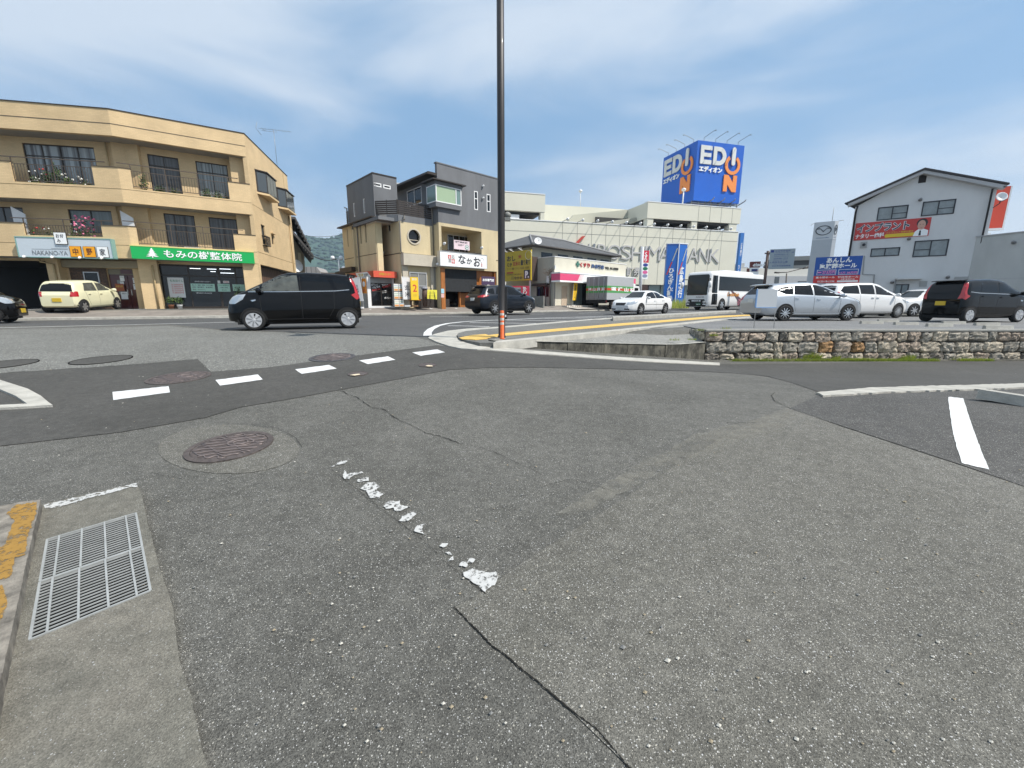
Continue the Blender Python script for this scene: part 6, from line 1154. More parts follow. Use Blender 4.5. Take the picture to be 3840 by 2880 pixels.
# ================================================================== department store with bank front and the blue tower
def z3(x, y): return (2350+.226*x, 480+.226*y)
def z4(x, y): return (2300+.2712*x, 850+.2712*y)
def z5(x, y): return (2700+.2712*x, 800+.2712*y)
M_BANK = mat('store_panel', (.66, .64, .53), .8, var=.04, vs=.3)
M_BANKD = mat('store_shadow_wall', (.05, .048, .045), .9)  # near-black colour stands in for the shade inside the parking decks
M_SEAM = mat('panel_seam', (.27, .27, .24), .9)
def store():
    c = at_y(2768, 874, 76); F = Fr((c.x, c.y), 74); U = lambda x, y, d=0: F.uz(x, y, d)
    t = thing('store_building', 'huge cream panelled store with open parking decks and tall grey metal letters', 'building', (c.x, c.y, .3)); g = -.5
    uR = 0; uL = U(1400, 800)[0]; zt = (U(2110, 832)[1]+U(2476, 855)[1])/2; zg_ = U(1896, 863)[1]; uq = U(2110, 832)[0]
    zgl = U(2560, 1069)[1]
    mb = MB(); F.box(mb, uL, uR, zgl, zt, -1, 0); F.box(mb, -.8, 0, g, zt, -40, 0.0011); F.box(mb, uL, uR, zt-.3, zt, -40, -1); mb.build('wall', M_BANK, t)
    mb = MB(); F.box(mb, uL, uR, g, zgl, -1.2, -.8); gl = mb.build('shop_window', mat('store_glass', (.20, .27, .26), .15, coat=.3), t); mb = MB(); k = 0; u = uR
    while u > -30: F.box(mb, u-.12, u, g, zgl, -.8, -.6); u -= 2.4
    mb.build('mullions', M_STEEL, gl)
    # right upper deck
    a = U(2428, 819); b = U(2418.5, 756); uc = U(2428, 790)[0]; zb0 = (a[1]+U(2762, 838)[1])/2; zb1 = (b[1]+U(2770, 783)[1])/2
    mb = MB(); F.box(mb, uc, .1, zb0, zb1, -30, .05); mb.build('upper_wall', M_BANK, t)
    mb = MB(); uw = [U(2428, 840)[0], U(2594, 845)[0], U(2763, 850)[0]]
    for i, u in enumerate(uw): F.box(mb, u-(1.6 if i == 2 else 0), u+(0 if i == 2 else 1.1), zt, zb0, -1.2, -.05)
    mb.build('pillar', M_BANK, t)
    mb = MB(); F.box(mb, uc+.2, -.2, zt, zb0, -4.2, -4); F.box(mb, uc+.2, -.2, zb0-.3, zb0-.001, -4, -.3); F.box(mb, uc+.2, -.2, zt+.001, zt+.02, -4, -.3); mb.build('deck_interior', M_BANKD, t)  # dark slabs set close behind the openings so the decks look shaded
    # left upper block with opening
    ul0, ul1 = uL, U(2044, 760)[0]; za, zb = U(1896, 787)[1], U(1896, 720)[1]
    mb = MB(); F.box(mb, ul0, ul1, za, zb, -25, .05); mb.build('upper_wall', M_BANK, t); um = U(2027, 810)[0]
    mb = MB(); F.box(mb, um, ul1-.1, zt, za, -1, 0); F.box(mb, ul0, ul1-.5, zt, za-.002, -4.2, -4, 1); F.box(mb, ul0, ul1-.5, za-.3, za-.001, -4, -.7, 1); F.box(mb, ul0, U(1950, 810)[0], zt, zt+(za-zt)*.62, -.6, -.4, 2); mb.build('pillar', [M_BANK, M_BANKD, M_WHITE], t)  # second material: shade-coloured slabs behind the left opening
    # ramp parapets between the two
    mb = MB(); D1 = -14; p = [U(2040, 767, D1), U(2200, 776, D1), U(2341, 785.6, D1), U(2420, 790, D1), U(2420, 860, D1), U(2040, 860, D1)]; F.poly(mb, [q for q in p], D1-.5, D1); mb.build('ramp_wall', M_BANK, t)
    D2 = -6; mb = MB(); p = [U(*z1(560, 590), D2), U(*z1(1910, 488), D2), U(*z1(1925, 600), D2), U(*z1(1200, 692), D2), U(*z1(900, 720), D2), U(*z1(560, 720), D2)]
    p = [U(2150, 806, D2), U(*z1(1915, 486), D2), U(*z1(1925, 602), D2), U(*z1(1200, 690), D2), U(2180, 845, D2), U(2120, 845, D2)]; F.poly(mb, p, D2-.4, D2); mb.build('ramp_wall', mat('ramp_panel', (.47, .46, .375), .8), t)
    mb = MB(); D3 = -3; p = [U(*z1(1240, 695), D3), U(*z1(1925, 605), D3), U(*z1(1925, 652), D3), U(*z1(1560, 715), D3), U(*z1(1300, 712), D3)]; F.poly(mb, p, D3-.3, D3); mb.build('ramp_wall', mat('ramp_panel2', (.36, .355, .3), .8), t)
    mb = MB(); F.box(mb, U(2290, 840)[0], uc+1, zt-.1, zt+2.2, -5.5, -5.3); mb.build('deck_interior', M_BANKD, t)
    # panel joints
    mb = MB(); F.box(mb, uL, uR, zg_-.04, zg_+.04, 0, .012); za2 = U(2600, 925)[1]; F.box(mb, U(2230, 900)[0], uR, za2-.03, za2+.03, 0, .011) if 0 else None
    sp = (U(2476.6, 855)[0]-uq)/7.0; n = 0; ub = []
    for k in range(13):
        u = uq+sp*k
        if u < -.5: ub.append(u)
    for u in ub: F.box(mb, u-.035, u+.035, zgl, zt, 0, .012)
    for k in range(5): u = U(2619, 800)[0]+sp*.93*k; (F.box(mb, u-.035, u+.035, zb0, zb1, .05, .062) if u < -.4 else None)
    mb.build('panel_joints', M_SEAM, t)
    mb = MB(); F.box(mb, uL, uR, zt, zt+.12, -1.05, .08); F.box(mb, uc, .13, zb1, zb1+.12, -1, .1); F.box(mb, ul0, ul1, zb, zb+.12, -1, .1); mb.build('coping', M_WHITE, t)
    for i, u in enumerate(ub): spot(F, u, zt+.1, 0, ('one of the row of white lamps standing out above the metal letters'), 'row of white lamps above the metal letters', 1.9, .2, name='facade_lamp', down=-.5)
    # letters
    ML = mat('metal_letter', (.50, .49, .475), .55); st = thing('bank_lettering', 'tall grey metal letters reading HIROSHIMA BANK with a red slash', 'sign', F.p(-20, 5, 0))
    zh, zl = U(2100, 914)[1], 0
    L_ = [('H', 2178, 2210), ('I', 2222, 2230), ('R', 2240, 2276), ('O', 2278, 2326), ('S', 2327, 2366), ('H', 2367, 2404), ('I', 2417, 2426), ('M', 2429, 2474), ('A', 2473, 2512), ('B', 2560, 2579), ('A', 2581, 2618), ('N', 2620, 2655), ('K', 2660, 2698)]
    zA = U(2300, 918)[1]; zB = U(2690, 985)[1]; 
    for s, x0, x1 in L_:
        if s == 'B': x0 = 2546
        u0, u1 = U(x0, 950)[0], U(x1, 950)[0]; mb = MB(); text(mb, F, s, u0, u1, zB, zA, .05, .14, -.008); mb.build('letter_'+s.lower(), ML, st, fix=False)
    mb = MB(); a, b = U(2150, 917), U(2180, 887); F.poly(mb, [a, (a[0]+.55, a[1]), (b[0]+.6, b[1]+.1), b], .1, .3); mb.build('red_slash', mat('slash_red', (.5, .06, .04), .5), st)
    u0, u1 = U(2347, 1010)[0], U(2400, 1010)[0]; mb = MB(); text(mb, F, '証券', u0, u1, U(2360, 1034)[1], U(2360, 1002)[1], .1, .2, .02); mb.build('securities_letters', ML, st, fix=False)
    # blue tower on the roof
    c2 = at_y(2599.7, 751.2, 79); T, TL = Fr((c2.x, c2.y), 74.5), Fr((c2.x, c2.y), 164.5-1); zb_, ztt = c2.z, T.uz(2616.7, 525.2)[1]
    wR = T.uz(2777, 700)[0]; wL = TL.uz(2482, 700)[0]; tw = thing('blue_sign_tower', 'blue box shaped rooftop sign tower with white and orange letters on two faces', 'sign tower', (c2.x, c2.y, zb_))
    BLU = [mat('tower_blue', (.008, .11, .52), .4, var=.05, vs=.4)]
    mb = MB(); T.box(mb, 0, wR, zb_, ztt, wL, -.0); mb.v = []; mb.f = []; mb.m = []; mb.s = []
    P4 = [T.p(0, 0), T.p(wR, 0), T.p(wR, 0)+(TL.p(wL, 0)-TL.p(0, 0)), TL.p(wL, 0)]; mb.prism([[(p.x, p.y) for p in P4]], zb_, ztt, lambda a, b, d: Vector((a, b, d))); mb.build('box', BLU, tw)
    mb = MB()
    for k in range(5):
        z = zb_-.35-.45*k; T.box(mb, -.1, wR, z-.08, z+.08, -.35, -.2)
        q = TL; q.box(mb, wL, -.3, z-.08, z+.08, -.35, -.2)
    for k in range(8): u = wR*k/7; T.box(mb, u-.06, u+.06, zb_-2.6, zb_-.001, -.5, -.36)
    mb.build('louvre_base', M_STEEL, tw)
    EW = mat('tower_white', (.66, .66, .62), .6, var=.1, vs=.5); EO = mat('tower_orange', (.85, .27, .055), .55)
    for Q, w0, w1, sx in ((T, 0, wR, 1), (TL, wL, 0, 1)):
        wd = w1-w0; H = ztt-zb_; fx = lambda a: w0+wd*a; fz = lambda b: zb_+H*b; rx = wd
        def cap(p, q, r, m, name):
            pts = []; p = Vector(p); q = Vector(q); d = (q-p).normalized(); n = Vector((-d.y, d.x))
            for k in range(9): a = math.pi*k/8; pts.append(q+(n*math.cos(a)+d*math.sin(a))*r)
            for k in range(9): a = math.pi*k/8; pts.append(p+(-n*math.cos(a)-d*math.sin(a))*r)
            mb = MB(); Q.poly(mb, [(v.x, v.y) for v in pts], .15, .32); return mb.build(name, m, tw)
        mb = MB(); e0, e1, z0, z1_ = fx(.065), fx(.30), fz(.62), fz(.925); s = (z1_-z0)*.23
        Q.poly(mb, [(e0, z0), (e1, z0), (e1, z0+s), (e0+s, z0+s), (e0+s, (z0+z1_)/2-s*.45), (e1-.15, (z0+z1_)/2-s*.45), (e1-.15, (z0+z1_)/2+s*.45), (e0+s, (z0+z1_)/2+s*.45), (e0+s, z1_-s), (e1, z1_-s), (e1, z1_), (e0, z1_)], .05, .2); mb.build('letter_e', EW, tw)
        mb = MB(); e0, e1 = fx(.335), fx(.61); R_ = (z1_-z0)/2; cz = (z0+z1_)/2; cx = e1-R_
        out = [(e0, z0)]+[(cx+R_*math.sin(a), cz-R_*math.cos(a)) for a in [math.pi*k/14 for k in range(15)]]+[(e0, z1_)]
        inn = [(e0+s*1.05, z0+s)]+[(cx-s*.1+(R_-s)*math.sin(a), cz-(R_-s)*math.cos(a)) for a in [math.pi*k/14 for k in range(15)]]+[(e0+s*1.05, z1_-s)]
        Q.poly(mb, [out, inn], .05, .2); mb.build('letter_d', EW, tw)
        cx, cz, R_ = fx(.765), fz(.65), wd*.165; r = R_*.66; a0, a1 = math.radians(90+33), math.radians(450-33)
        pts = [(cx+R_*math.cos(a0+(a1-a0)*k/28), cz+R_*math.sin(a0+(a1-a0)*k/28)) for k in range(29)]+[(cx+r*math.cos(a1-(a1-a0)*k/28), cz+r*math.sin(a1-(a1-a0)*k/28)) for k in range(29)]
        mb = MB(); Q.poly(mb, pts, .05, .2); mb.build('power_ring', EO, tw); cap((cx, fz(.675)), (cx, fz(.905)), wd*.038, EW, 'power_stroke')
        mb = MB(); n0, n1, z0n, z1n = fx(.60), fx(.885), fz(.19), fz(.475); s = wd*.083; Q.poly(mb, [(n0, z0n), (n0+s, z0n), (n0+s, z1n-s*1.9), (n1-s*1.1, z0n), (n1, z0n), (n1, z1n), (n1-s, z1n), (n1-s, z0n+s*1.9), (n0+s*1.1, z1n), (n0, z1n)], .05, .2); mb.build('letter_n', EO, tw)
        mb = MB(); text(mb, Q, 'エディオン', fx(.06), fx(.55), fz(.49), fz(.59), .05, .1, .05); mb.build('katakana', WL, tw, fix=False)
    for Q, w0, w1 in ((T, 0, wR), (TL, wL, 0)):
        for k in range(4): u = w0+(w1-w0)*(.13+.245*k); tubes('lamp_arm', [[Q.p(u, ztt, -.1), Q.p(u, ztt+.55, -.1), Q.p(u+.3, ztt+1.0, 2.2), Q.p(u+.3, ztt+.85, 2.35)]], [.04, .04, .04, .1], M_STEEL, tw, 6)
    for k in range(4): u = wR*(.3+.23*k); tubes('lamp_arm', [[T.p(u, zb_-.3, 0), T.p(u, zb_+.1, 1.5), T.p(u, zb_+.35, 1.7)]], .09, M_STEEL, tw, 6)
    # poles on the roof
    for px, py0, py1, Y, l in ((2560, 758, 712, 78, 'white lamp post before the left face of the blue tower'), (2177, 772, 717, 92, 'thin roof lamp post standing alone above the parking deck')):
        a, b = at_y(px, py0, Y), at_y(px+ (4 if px > 2500 else 0), py1, Y); o = thing('roof_lamp', l, 'lamp post', a, 0, 'lamp posts on the store roof'); mb = MB(); mb.tube([a-Vector((0, 0, 1)), b], .12 if px > 2500 else .07, 8); mb.build('post', M_WHITE, o); mb = MB(); mb.lathe([(.1, -.3), (.38, -.1), (.38, .15), (.05, .35)], 12, 0, Matrix.Translation(b)); mb.build('lamp_head', M_WHITE, o)
    return F
FBK = store()
def box_sign(name, label, cat, px, Y, h, z0, z1, w, dep, mats, draw=None, posts=True, grp=None, base=.0, px_right=False):
    c = at_y(px, 1100, Y); Q = Fr((c.x, c.y), h); t = thing(name, label, cat, (c.x, c.y, base), 0, grp)
    mb = MB(); Q.box(mb, 0, w, z0, z1, -dep, 0); mb.build('board', mats, t)
    if posts:
        mb = MB(); Q.box(mb, .1, .25, base, z0, -dep*.6-.06, -dep*.6+.06); Q.box(mb, w-.25, w-.1, base, z0, -dep*.6-.06, -dep*.6+.06); mb.build('post', M_STEEL, t)
    return t, Q
SB = mat('bank_blue', (.012, .13, .5), .4, coat=.2)
# two-faced blue bank pylon beside the coach
def pylons():
    c = at_y(2531, 1135, 52); QL, QR = Fr((c.x, c.y), 96), Fr((c.x, c.y), 70)
    t = thing('bank_pylon', 'tall blue two panel bank pylon with white vertical characters beside the coach', 'pylon sign', (c.x, c.y, 0), 0, 'blue bank signs')
    q = at_y(2484, 1050, 51); a = QL.uz(2494, 1050)[0]; b = QR.uz(2568, 1050)[0]; z0, zl, zr = .3, QL.uz(2504, 919)[1], QR.uz(2574, 912)[1]; zt = (zl+zr)/2
    mb = MB(); QL.box(mb, a, -.05, z0, zt, -.6, 0); QR.box(mb, .05, b, z0, zt, -.6, 0); mb.build('panel', SB, t); mb = MB(); QL.box(mb, a-.06, .0, zt, zt+.1, -.65, .05); QR.box(mb, 0, b+.06, zt, zt+.1, -.65, .05); QL.box(mb, -.05, .05, z0, zt, -.3, .06); mb.build('frame', WL, t)
    GY = mat('stroke_grey', (.45, .47, .45), .5)
    for Q, w0, w1, s, top in ((QL, a, -.05, 'ひろぎん証券', z4(760, 575)), (QR, .05, b, '広島銀行', z4(900, 550))):
        W_ = w1-w0; mb = MB(); zt3 = Q.uz(*top)[1]; zb3 = 1.0 if len(s) > 4 else 1.4; text(mb, Q, s, w0+W_*.22, w1-W_*.22, zb3, zt3, .01, .02, .03, vert=True, sp=.98); mb.build('lettering', WL, t, fix=False)
        mb = MB(); Q.poly(mb, [(w0+W_*.05, zt-3.6), (w0+W_*.16, zt-3.6), (w0+W_*.55, zt-2.1), (w0+W_*.45, zt-2.1)], .01, .03, 0); Q.poly(mb, [(w0+W_*.47, zt-2.0), (w0+W_*.57, zt-2.0), (w0+W_*.95, zt-.5), (w0+W_*.85, zt-.5)], .01, .03, 1); mb.build('stroke_emblem', [M_RED, GY], t)
    c = at_y(2757, 1080, 72); Q = Fr((c.x, c.y), 84); t = thing('bank_pylon', 'narrow blue bank sign with white vertical characters on the right corner of the store', 'pylon sign', (c.x, c.y, 1), 0, 'blue bank signs'); u1 = Q.uz(2783, 960)[0]; z1_ = Q.uz(2781, 873)[1]; z0 = Q.uz(2760, 1026)[1]-1
    mb = MB(); Q.box(mb, 0, u1, z0, z1_, -.5, 0); mb.build('panel', mat('bank_blue_pale', (.03, .17, .5), .5), t); mb = MB(); text(mb, Q, '広島銀行', u1*.3, u1*.78, Q.uz(2770, 961)[1], Q.uz(2770, 910)[1], .01, 0, .02, vert=True); text(mb, Q, 'ひろぎ', u1*.25, u1*.7, z0+.2, Q.uz(2765, 994)[1], .01, 0, .02, vert=True); mb.build('lettering', WL, t, fix=False)
    mb = MB(); Q.box(mb, -.0, .2, -.3, z0, -.4, -.1); mb.build('post', M_STEEL, t)
    # pharmacy pole sign
    c = at_y(2396, 1135, 44); Q = Fr((c.x, c.y), 74); zt = Q.uz(2420, 940)[1]; t = thing('pole_sign', 'narrow red and white vertical sign with coloured ovals on a pale pole', 'pole sign', (c.x, c.y, 0)); u0, u1 = Q.uz(2406, 1000)[0], Q.uz(2429, 1000)[0]; zm, zb = Q.uz(2410, 985)[1], Q.uz(2406, 1047)[1]
    mb = MB(); mb.tube([Q.p(0.05, 0, 0), Q.p(.05, zt+.35, 0)], .17, 10); mb.build('pole', mat('pole_pale', (.5, .52, .54), .5), t); mb = MB(); Q.box(mb, u0, u1, zm, zt, -.15, .12); mb.build('red_panel', mat('panel_crimson', (.55, .03, .06), .45), t); mb = MB(); Q.box(mb, u0, u1, zb, zm-.01, -.15, .119); lp = mb.build('white_panel', WL, t)
    mb = MB(); text(mb, Q, 'くすり', u0+.15, u1-.15, zm+.12, zt-.12, .125, 0, .04, vert=True, sp=.9); mb.build('lettering', WL, t, fix=False)
    for k, cc in enumerate(((.03, .05, .25), (.01, .15, .07), (.65, .12, .3), (.25, .28, .4))):
        zc = zm-(zm-zb)*(.14+.22*k); w = (u1-u0)*.42; cx = (u0+u1)/2; mb = MB(); Q.poly(mb, [(cx+w*math.cos(j*.314), zc+w*.55*math.sin(j*.314)) for j in range(20)], .12, .13); mb.build('oval_badge', mat('oval_%d' % k, cc, .5), lp)
    mb = MB(); Q.box(mb, u0-.1, u0+.9, zb-1.3, zb-.55, -.2, 0); mb.build('dark_box', mat('box_brown', (.05, .03, .025), .6), t)
    # guide board on brown post
    M_BRN = mat('post_brown', (.06, .03, .022), .5)
    c = at_y(2860, 1120, 38); Q = Fr((c.x, c.y), 112); t = thing('guide_sign', 'grey city guide board with blue lettering on a brown post with two arms', 'guide sign', (c.x, c.y, 0)); f = lambda x, y: Q.uz(x, y, .2)
    u0, u1 = f(2885, 970)[0], f(2979, 970)[0]; z1_, z0 = (f(2887, 937)[1]+f(2982, 930)[1])/2, (f(2882, 1008)[1]+f(2976, 1009)[1])/2
    mb = MB(); Q.box(mb, u0, u1, z0, z1_, .15, .2); bd = mb.build('board', mat('board_grey', (.36, .42, .45), .5), t); mb = MB(); mb.tube([Q.p(0, 0, 0), Q.p(0, f(2860, 941)[1], 0)], .12, 10); zz = [f(2880, 949)[1], f(2880, 1000)[1]]
    for z in zz: mb.tube([Q.p(-.25, z, 0), Q.p(u1-.3, z, .08)], .06, 8); mb.tube([Q.p(.1, z, 0), Q.p(.55, z, 0)], .11, 8)
    mb.build('post', M_BRN, t); mb = MB(); w = u1-u0; h = z1_-z0; NV = mat('ink_navy', (.03, .06, .25), .5)
    for s, x0, x1, y0, y1 in (('廿日市市役所', .2, .82, .86, .95), ('Hatsukaichi City Office', .22, .78, .80, .84), ('廿日市市文化センター', .18, .8, .68, .77), ('Hatsukaichi City Cultural Center', .18, .8, .61, .655), ('廿日市市あいプラザ', .17, .75, .48, .57), ('Hatsukaichi City Ai Plaza', .17, .72, .42, .46), ('新宮中央公園', .14, .74, .3, .39), ('Shingu Central Park', .2, .68, .235, .275), ('廿日市市営駐車場', .14, .88, .12, .2), ('→', .86, .95, .76, .86), ('←', .03, .13, .28, .36)): text(mb, Q, s, u0+w*x0, u0+w*x1, z0+h*y0, z0+h*y1, .203, 0, .008)
    Q.box(mb, u0+w*.03, u0+w*.16, z0+h*.84, z0+h*.96, .201, .204); mb.build('lettering', NV, bd, fix=False)
    # brown shop board with the small blue sign
    c = at_y(2801, 1100, 60); Q = Fr((c.x, c.y), 112); t = thing('shop_pylon', 'dark red tina court board above a small white and blue store sign', 'pylon sign', (c.x, c.y, 0)); w = Q.uz(2851, 1000)[0]; zt, zm, zb = Q.uz(2830, 981)[1], Q.uz(2830, 1003)[1], Q.uz(2830, 1032)[1]
    mb = MB(); Q.box(mb, 0, w, zm, zt, -.5, 0); Q.box(mb, -.3, 0, .0, zt-.9, -.5, 0); mb.build('board', mat('board_maroon', (.13, .018, .012), .5), t); mb = MB(); Q.box(mb, .1, w-.15, zb, zm-.02, -.4, .05); wp = mb.build('white_panel', WL, t); mb = MB(); Q.box(mb, .25, w-.3, zb+.5, zm-.2, .051, .07); mb.build('blue_panel', mat('panel_navy', (.01, .03, .14), .5), wp)
    mb = MB(); text(mb, Q, 'tina', .45, 1.5, zt-.65, zt-.2, .01, 0, .03); text(mb, Q, 'court', .35, 2.1, zm+.12, zm+.5, .01, 0, .03); text(mb, Q, 'EDI', .4, 1.2, zb+.7, zm-.35, .075, 0, .05); mb.build('lettering', WL, t, fix=False); mb = MB(); text(mb, Q, 'ON', 1.25, w-.45, zb+.55, zm-.45, .075, 0, .05); mb.build('orange_letters', mat('letter_orange', (.75, .25, .06), .5), t, fix=False)
    # car maker tower
    c = at_y(3098, 1060, 74); QR, QL = Fr((c.x, c.y), 90-6), Fr((c.x, c.y), 124); t = thing('dealer_tower', 'tall silver sign tower with a winged oval emblem on two faces', 'sign tower', (c.x, c.y, 0)); zt = QR.uz(*z5(1505, 102))[1]; a = QL.uz(*z5(1305, 145))[0]; b = QR.uz(*z5(1640, 120))[0]; zm = QR.uz(*z5(1490, 355))[1]
    P4 = [QL.p(a, 0), QR.p(0, 0), QR.p(b, 0), QL.p(a, 0)+QR.u*b]; mb = MB(); mb.prism([[(p.x, p.y) for p in P4]], 0, zt, lambda x, y, d: Vector((x, y, d))); mb.build('shaft', mat('tower_silver', (.42, .45, .48), .5, var=.05, vs=1), t)
    k = .03; mb = MB(); P5 = [QL.p(a-.0, 0, k), QL.p(k, 0, k), QR.p(-k*0, 0, k), QR.p(b, 0, k), QR.p(b, 0, -.2), QL.p(a, 0, -.2)]; mb.prism([[(p.x, p.y) for p in P5]], zm, zt-.02, lambda x, y, d: Vector((x, y, d))); mb.build('head_panel', mat('tower_pale', (.56, .58, .6), .45), t)
    DK = mat('emblem_dark', (.05, .055, .06), .4, metal=.4)
    for Q, u0, u1 in ((QL, a, 0), (QR, 0, b)):
        cx, cz, rx, ry = (u0+u1)/2, zm+(zt-zm)*.52, (u1-u0)*.4, (zt-zm)*.27; n = 32; mb = MB(); E_ = lambda s: [(cx+rx*s*math.cos(6.2832*j/n), cz+ry*s*math.sin(6.2832*j/n)) for j in range(n)]
        Q.poly(mb, [E_(1), E_(.86)], k, k+.06); Q.poly(mb, [(cx-rx*.86, cz+ry*.38), (cx-rx*.45, cz+ry*.5), (cx, cz-ry*.12), (cx+rx*.45, cz+ry*.5), (cx+rx*.86, cz+ry*.38), (cx+rx*.86, cz+ry*.25), (cx+rx*.42, cz+ry*.34), (cx, cz-ry*.36), (cx-rx*.42, cz+ry*.34), (cx-rx*.86, cz+ry*.25)], k, k+.07); mb.build('winged_emblem', DK, t)
        mb = MB(); text(mb, Q, 'mazda', cx-rx*.8, cx+rx*.8, zm+(zt-zm)*.08, zm+(zt-zm)*.15, k+.01, 0, .04); mb.build('lettering', mat('emblem_bluegrey', (.2, .25, .33), .4), t, fix=False)
    mb = MB(); mb.tube([QR.p(0, zt, -.6), QR.p(0, zt+2.2, -.6)], .04, 5); mb.tube([QL.p(a, zt-.1, 0), QL.p(a-.5, zt-.5, .6)], .04, 5); mb.tube([QR.p(b, zt, 0), QR.p(b+.7, zt+.1, .3)], .04, 5); mb.build('aerials', M_STEEL, t)
pylons()
def background():
    # multi-storey car park, low white store, other far buildings
    c = at_y(2975, 1000, 150); Q = Fr((c.x, c.y), 112); t = thing('parking_structure', 'distant grey multi storey car park with dark open decks', 'building', (c.x, c.y, 0)); zt = Q.uz(2990, 962)[1]; w = Q.uz(3041, 1000)[0]+6
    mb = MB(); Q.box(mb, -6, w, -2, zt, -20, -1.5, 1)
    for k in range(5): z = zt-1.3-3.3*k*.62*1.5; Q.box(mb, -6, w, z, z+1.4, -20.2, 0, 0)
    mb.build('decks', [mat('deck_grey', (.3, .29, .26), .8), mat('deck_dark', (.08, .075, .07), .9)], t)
    c = at_y(2840, 1060, 110); Q = Fr((c.x, c.y), 82); z1_, z2_ = Q.uz(2860, 1006)[1], Q.uz(2860, 1034)[1]; w = Q.uz(3260, 1050)[0]; t = thing('low_store', 'distant low white store with a grey lower storey behind the coach', 'building', (c.x, c.y, 0))
    mb = MB(); Q.box(mb, -6, w, z2_, z1_, -20, 0); mb.build('upper_wall', mat('far_white', (.58, .57, .52), .8), t); mb = MB(); Q.box(mb, -6, w, -2, z2_-.01, -20, .4); lw = mb.build('lower_wall', mat('far_grey', (.38, .39, .4), .7), t)
    for x0, x1, y0, y1 in ((2906, 2920, 1038, 1062), (2992, 3040, 1054, 1068), (3060, 3100, 1070, 1085)): a = Q.rect((x0, y0), (x1, y1), .4); mb = MB(); Q.box(mb, *a, .401, .45); mb.build('window', M_GLASSG, lw)
    c = at_y(2775, 1000, 170); Q = Fr((c.x, c.y), 90); t = thing('white_apartments', 'small distant white apartment block right of the store corner', 'building', (c.x, c.y, 0)); a = Q.uz(2806, 1000)[0]; z = Q.uz(2790, 1002)[1]; mb = MB(); Q.box(mb, 0, a, -2, z, -12, 0); Q.box(mb, a*.2, a*.7, z, z+1.6, -8, -1); mb.build('wall', mat('far_white2', (.5, .5, .48), .8), t)
    mb = MB()
    for k in range(4): Q.box(mb, .5, a-.5, z-2.6-3*k, z-1.4-3*k, 0, .05)
    mb.build('window', mat('far_window', (.25, .27, .28), .5), t)
    # street lamp with two arms
    p, q = at_y(2950, 1085, 66), at_y(2950, 1025, 66); t = thing('street_lamp', 'thin dark street lamp with two uneven arms behind the silver car', 'street lamp', (p.x, p.y, 0)); mb = MB(); mb.tube([(p.x, p.y, 0), q], .09, 6); mb.tube([q-Vector((1.6, 0, -.1)), q+Vector((0, 0, .15)), q+Vector((3, 0, .9))], .07, 6); mb.build('post', M_FRAME, t); mb = MB(); mb.tube([q+Vector((2.4, 0, .72)), q+Vector((3.2, 0, .95))], .13, 6); mb.tube([q-Vector((1.9, 0, -.12)), q-Vector((1.2, 0, -.1))], .13, 6); mb.build('lamp_head', M_FRAME, t)
    # wooden gabled house behind the tan block
    zz = lambda x, y: (1060+.1567*x, 780+.1567*y)
    B = 38.5; c = at_y(*zz(510, 1150), B); Q = Fr((c.x, c.y), 47); QL = Fr((c.x, c.y), 137); t = thing('gabled_house', 'beige two storey house with dark tin roofs seen beside the tan block', 'house', (c.x, c.y, .4))
    F = Fr((c.x, c.y), 63); uv = lambda x, y, d=0: F.uz(*zz(x, y), d)
    mb = MB(); F.poly(mb, [uv(-300, 1500), uv(540, 1500), uv(512, 1120), uv(240, 700), uv(215, 330), uv(-300, 330)], -6, 0); mb.build('wall', mat('house_beige', (.30, .25, .175), .85), t)
    for pa, pb in (((302, 208), (668, 952)), ((385, 700), (732, 1115))):
        (u0, w0), (u1, w1) = F.uz(*zz(*pa), 1.3), F.uz(*zz(*pb), 1.3); mb = MB(); F.poly(mb, [(u0-4 if pa[0] < 350 else u0-.6, w0-(0 if pa[0] < 350 else -.8)), (u0, w0), (u1, w1), (u1-.05, w1-.16), (u0-.05, w0-.2), (u0-4 if pa[0] < 350 else u0-.7, w0-(.2 if pa[0] < 350 else -.6))], -6, 1.3)
        for k in range(7): s_ = (k+.6)/7.3; u, w = u0+(u1-u0)*s_, w0+(w1-w0)*s_-.3; F.box(mb, u-.12, u+.12, w-.1, w+.12, -.5, 1.25)
        mb.build('roof', mat('tin_roof', (.075, .07, .065), .7), t)
    a = F.rect(zz(360, 1070), zz(460, 1350)); window(F, *a, .03, t, 2, M_BSTUC, mat('far_window', (.25, .27, .28), .5), .08)
    p = F.p(*uv(320, 1400), .3); tk = thing('satellite_dish', 'white curved dish low on the beige house wall beside the tan block', 'satellite dish', p); mb = MB(); mb.lathe([(.001, 0), (.3, .05), (.55, .16), (.5, .16), (.3, .02), (.001, -.02)], 18, 0, Matrix.Translation(p) @ Vector((.8, -.5, .1)).to_track_quat('Z', 'Y').to_matrix().to_4x4()); mb.build('dish', M_WHITE, tk)
    c = at_y(*zz(700, 1480), 48); Q = Fr((c.x, c.y), 80); t = thing('low_house', 'low house with grey metal roofs behind the black car', 'house', (c.x, c.y, .3)); uv2 = lambda x, y, d=0: Q.uz(*zz(x, y), d)
    mb = MB(); Q.poly(mb, [uv2(350, 1560), uv2(540, 1405), uv2(810, 1410), uv2(900, 1520), uv2(900, 1620), uv2(350, 1620)], -4, 0); mb.build('roof', tiles('metal_roof', (.3, .29, .28), (.12, .12, .12), 80, .5, 9, .04, .1, off=0), t); mb = MB(); Q.box(mb, uv2(350, 1500)[0], uv2(1500, 1500)[0], 0, uv2(500, 1535)[1], -5, -.3); mb.build('wall', mat('far_brown', (.13, .1, .08), .9), t)
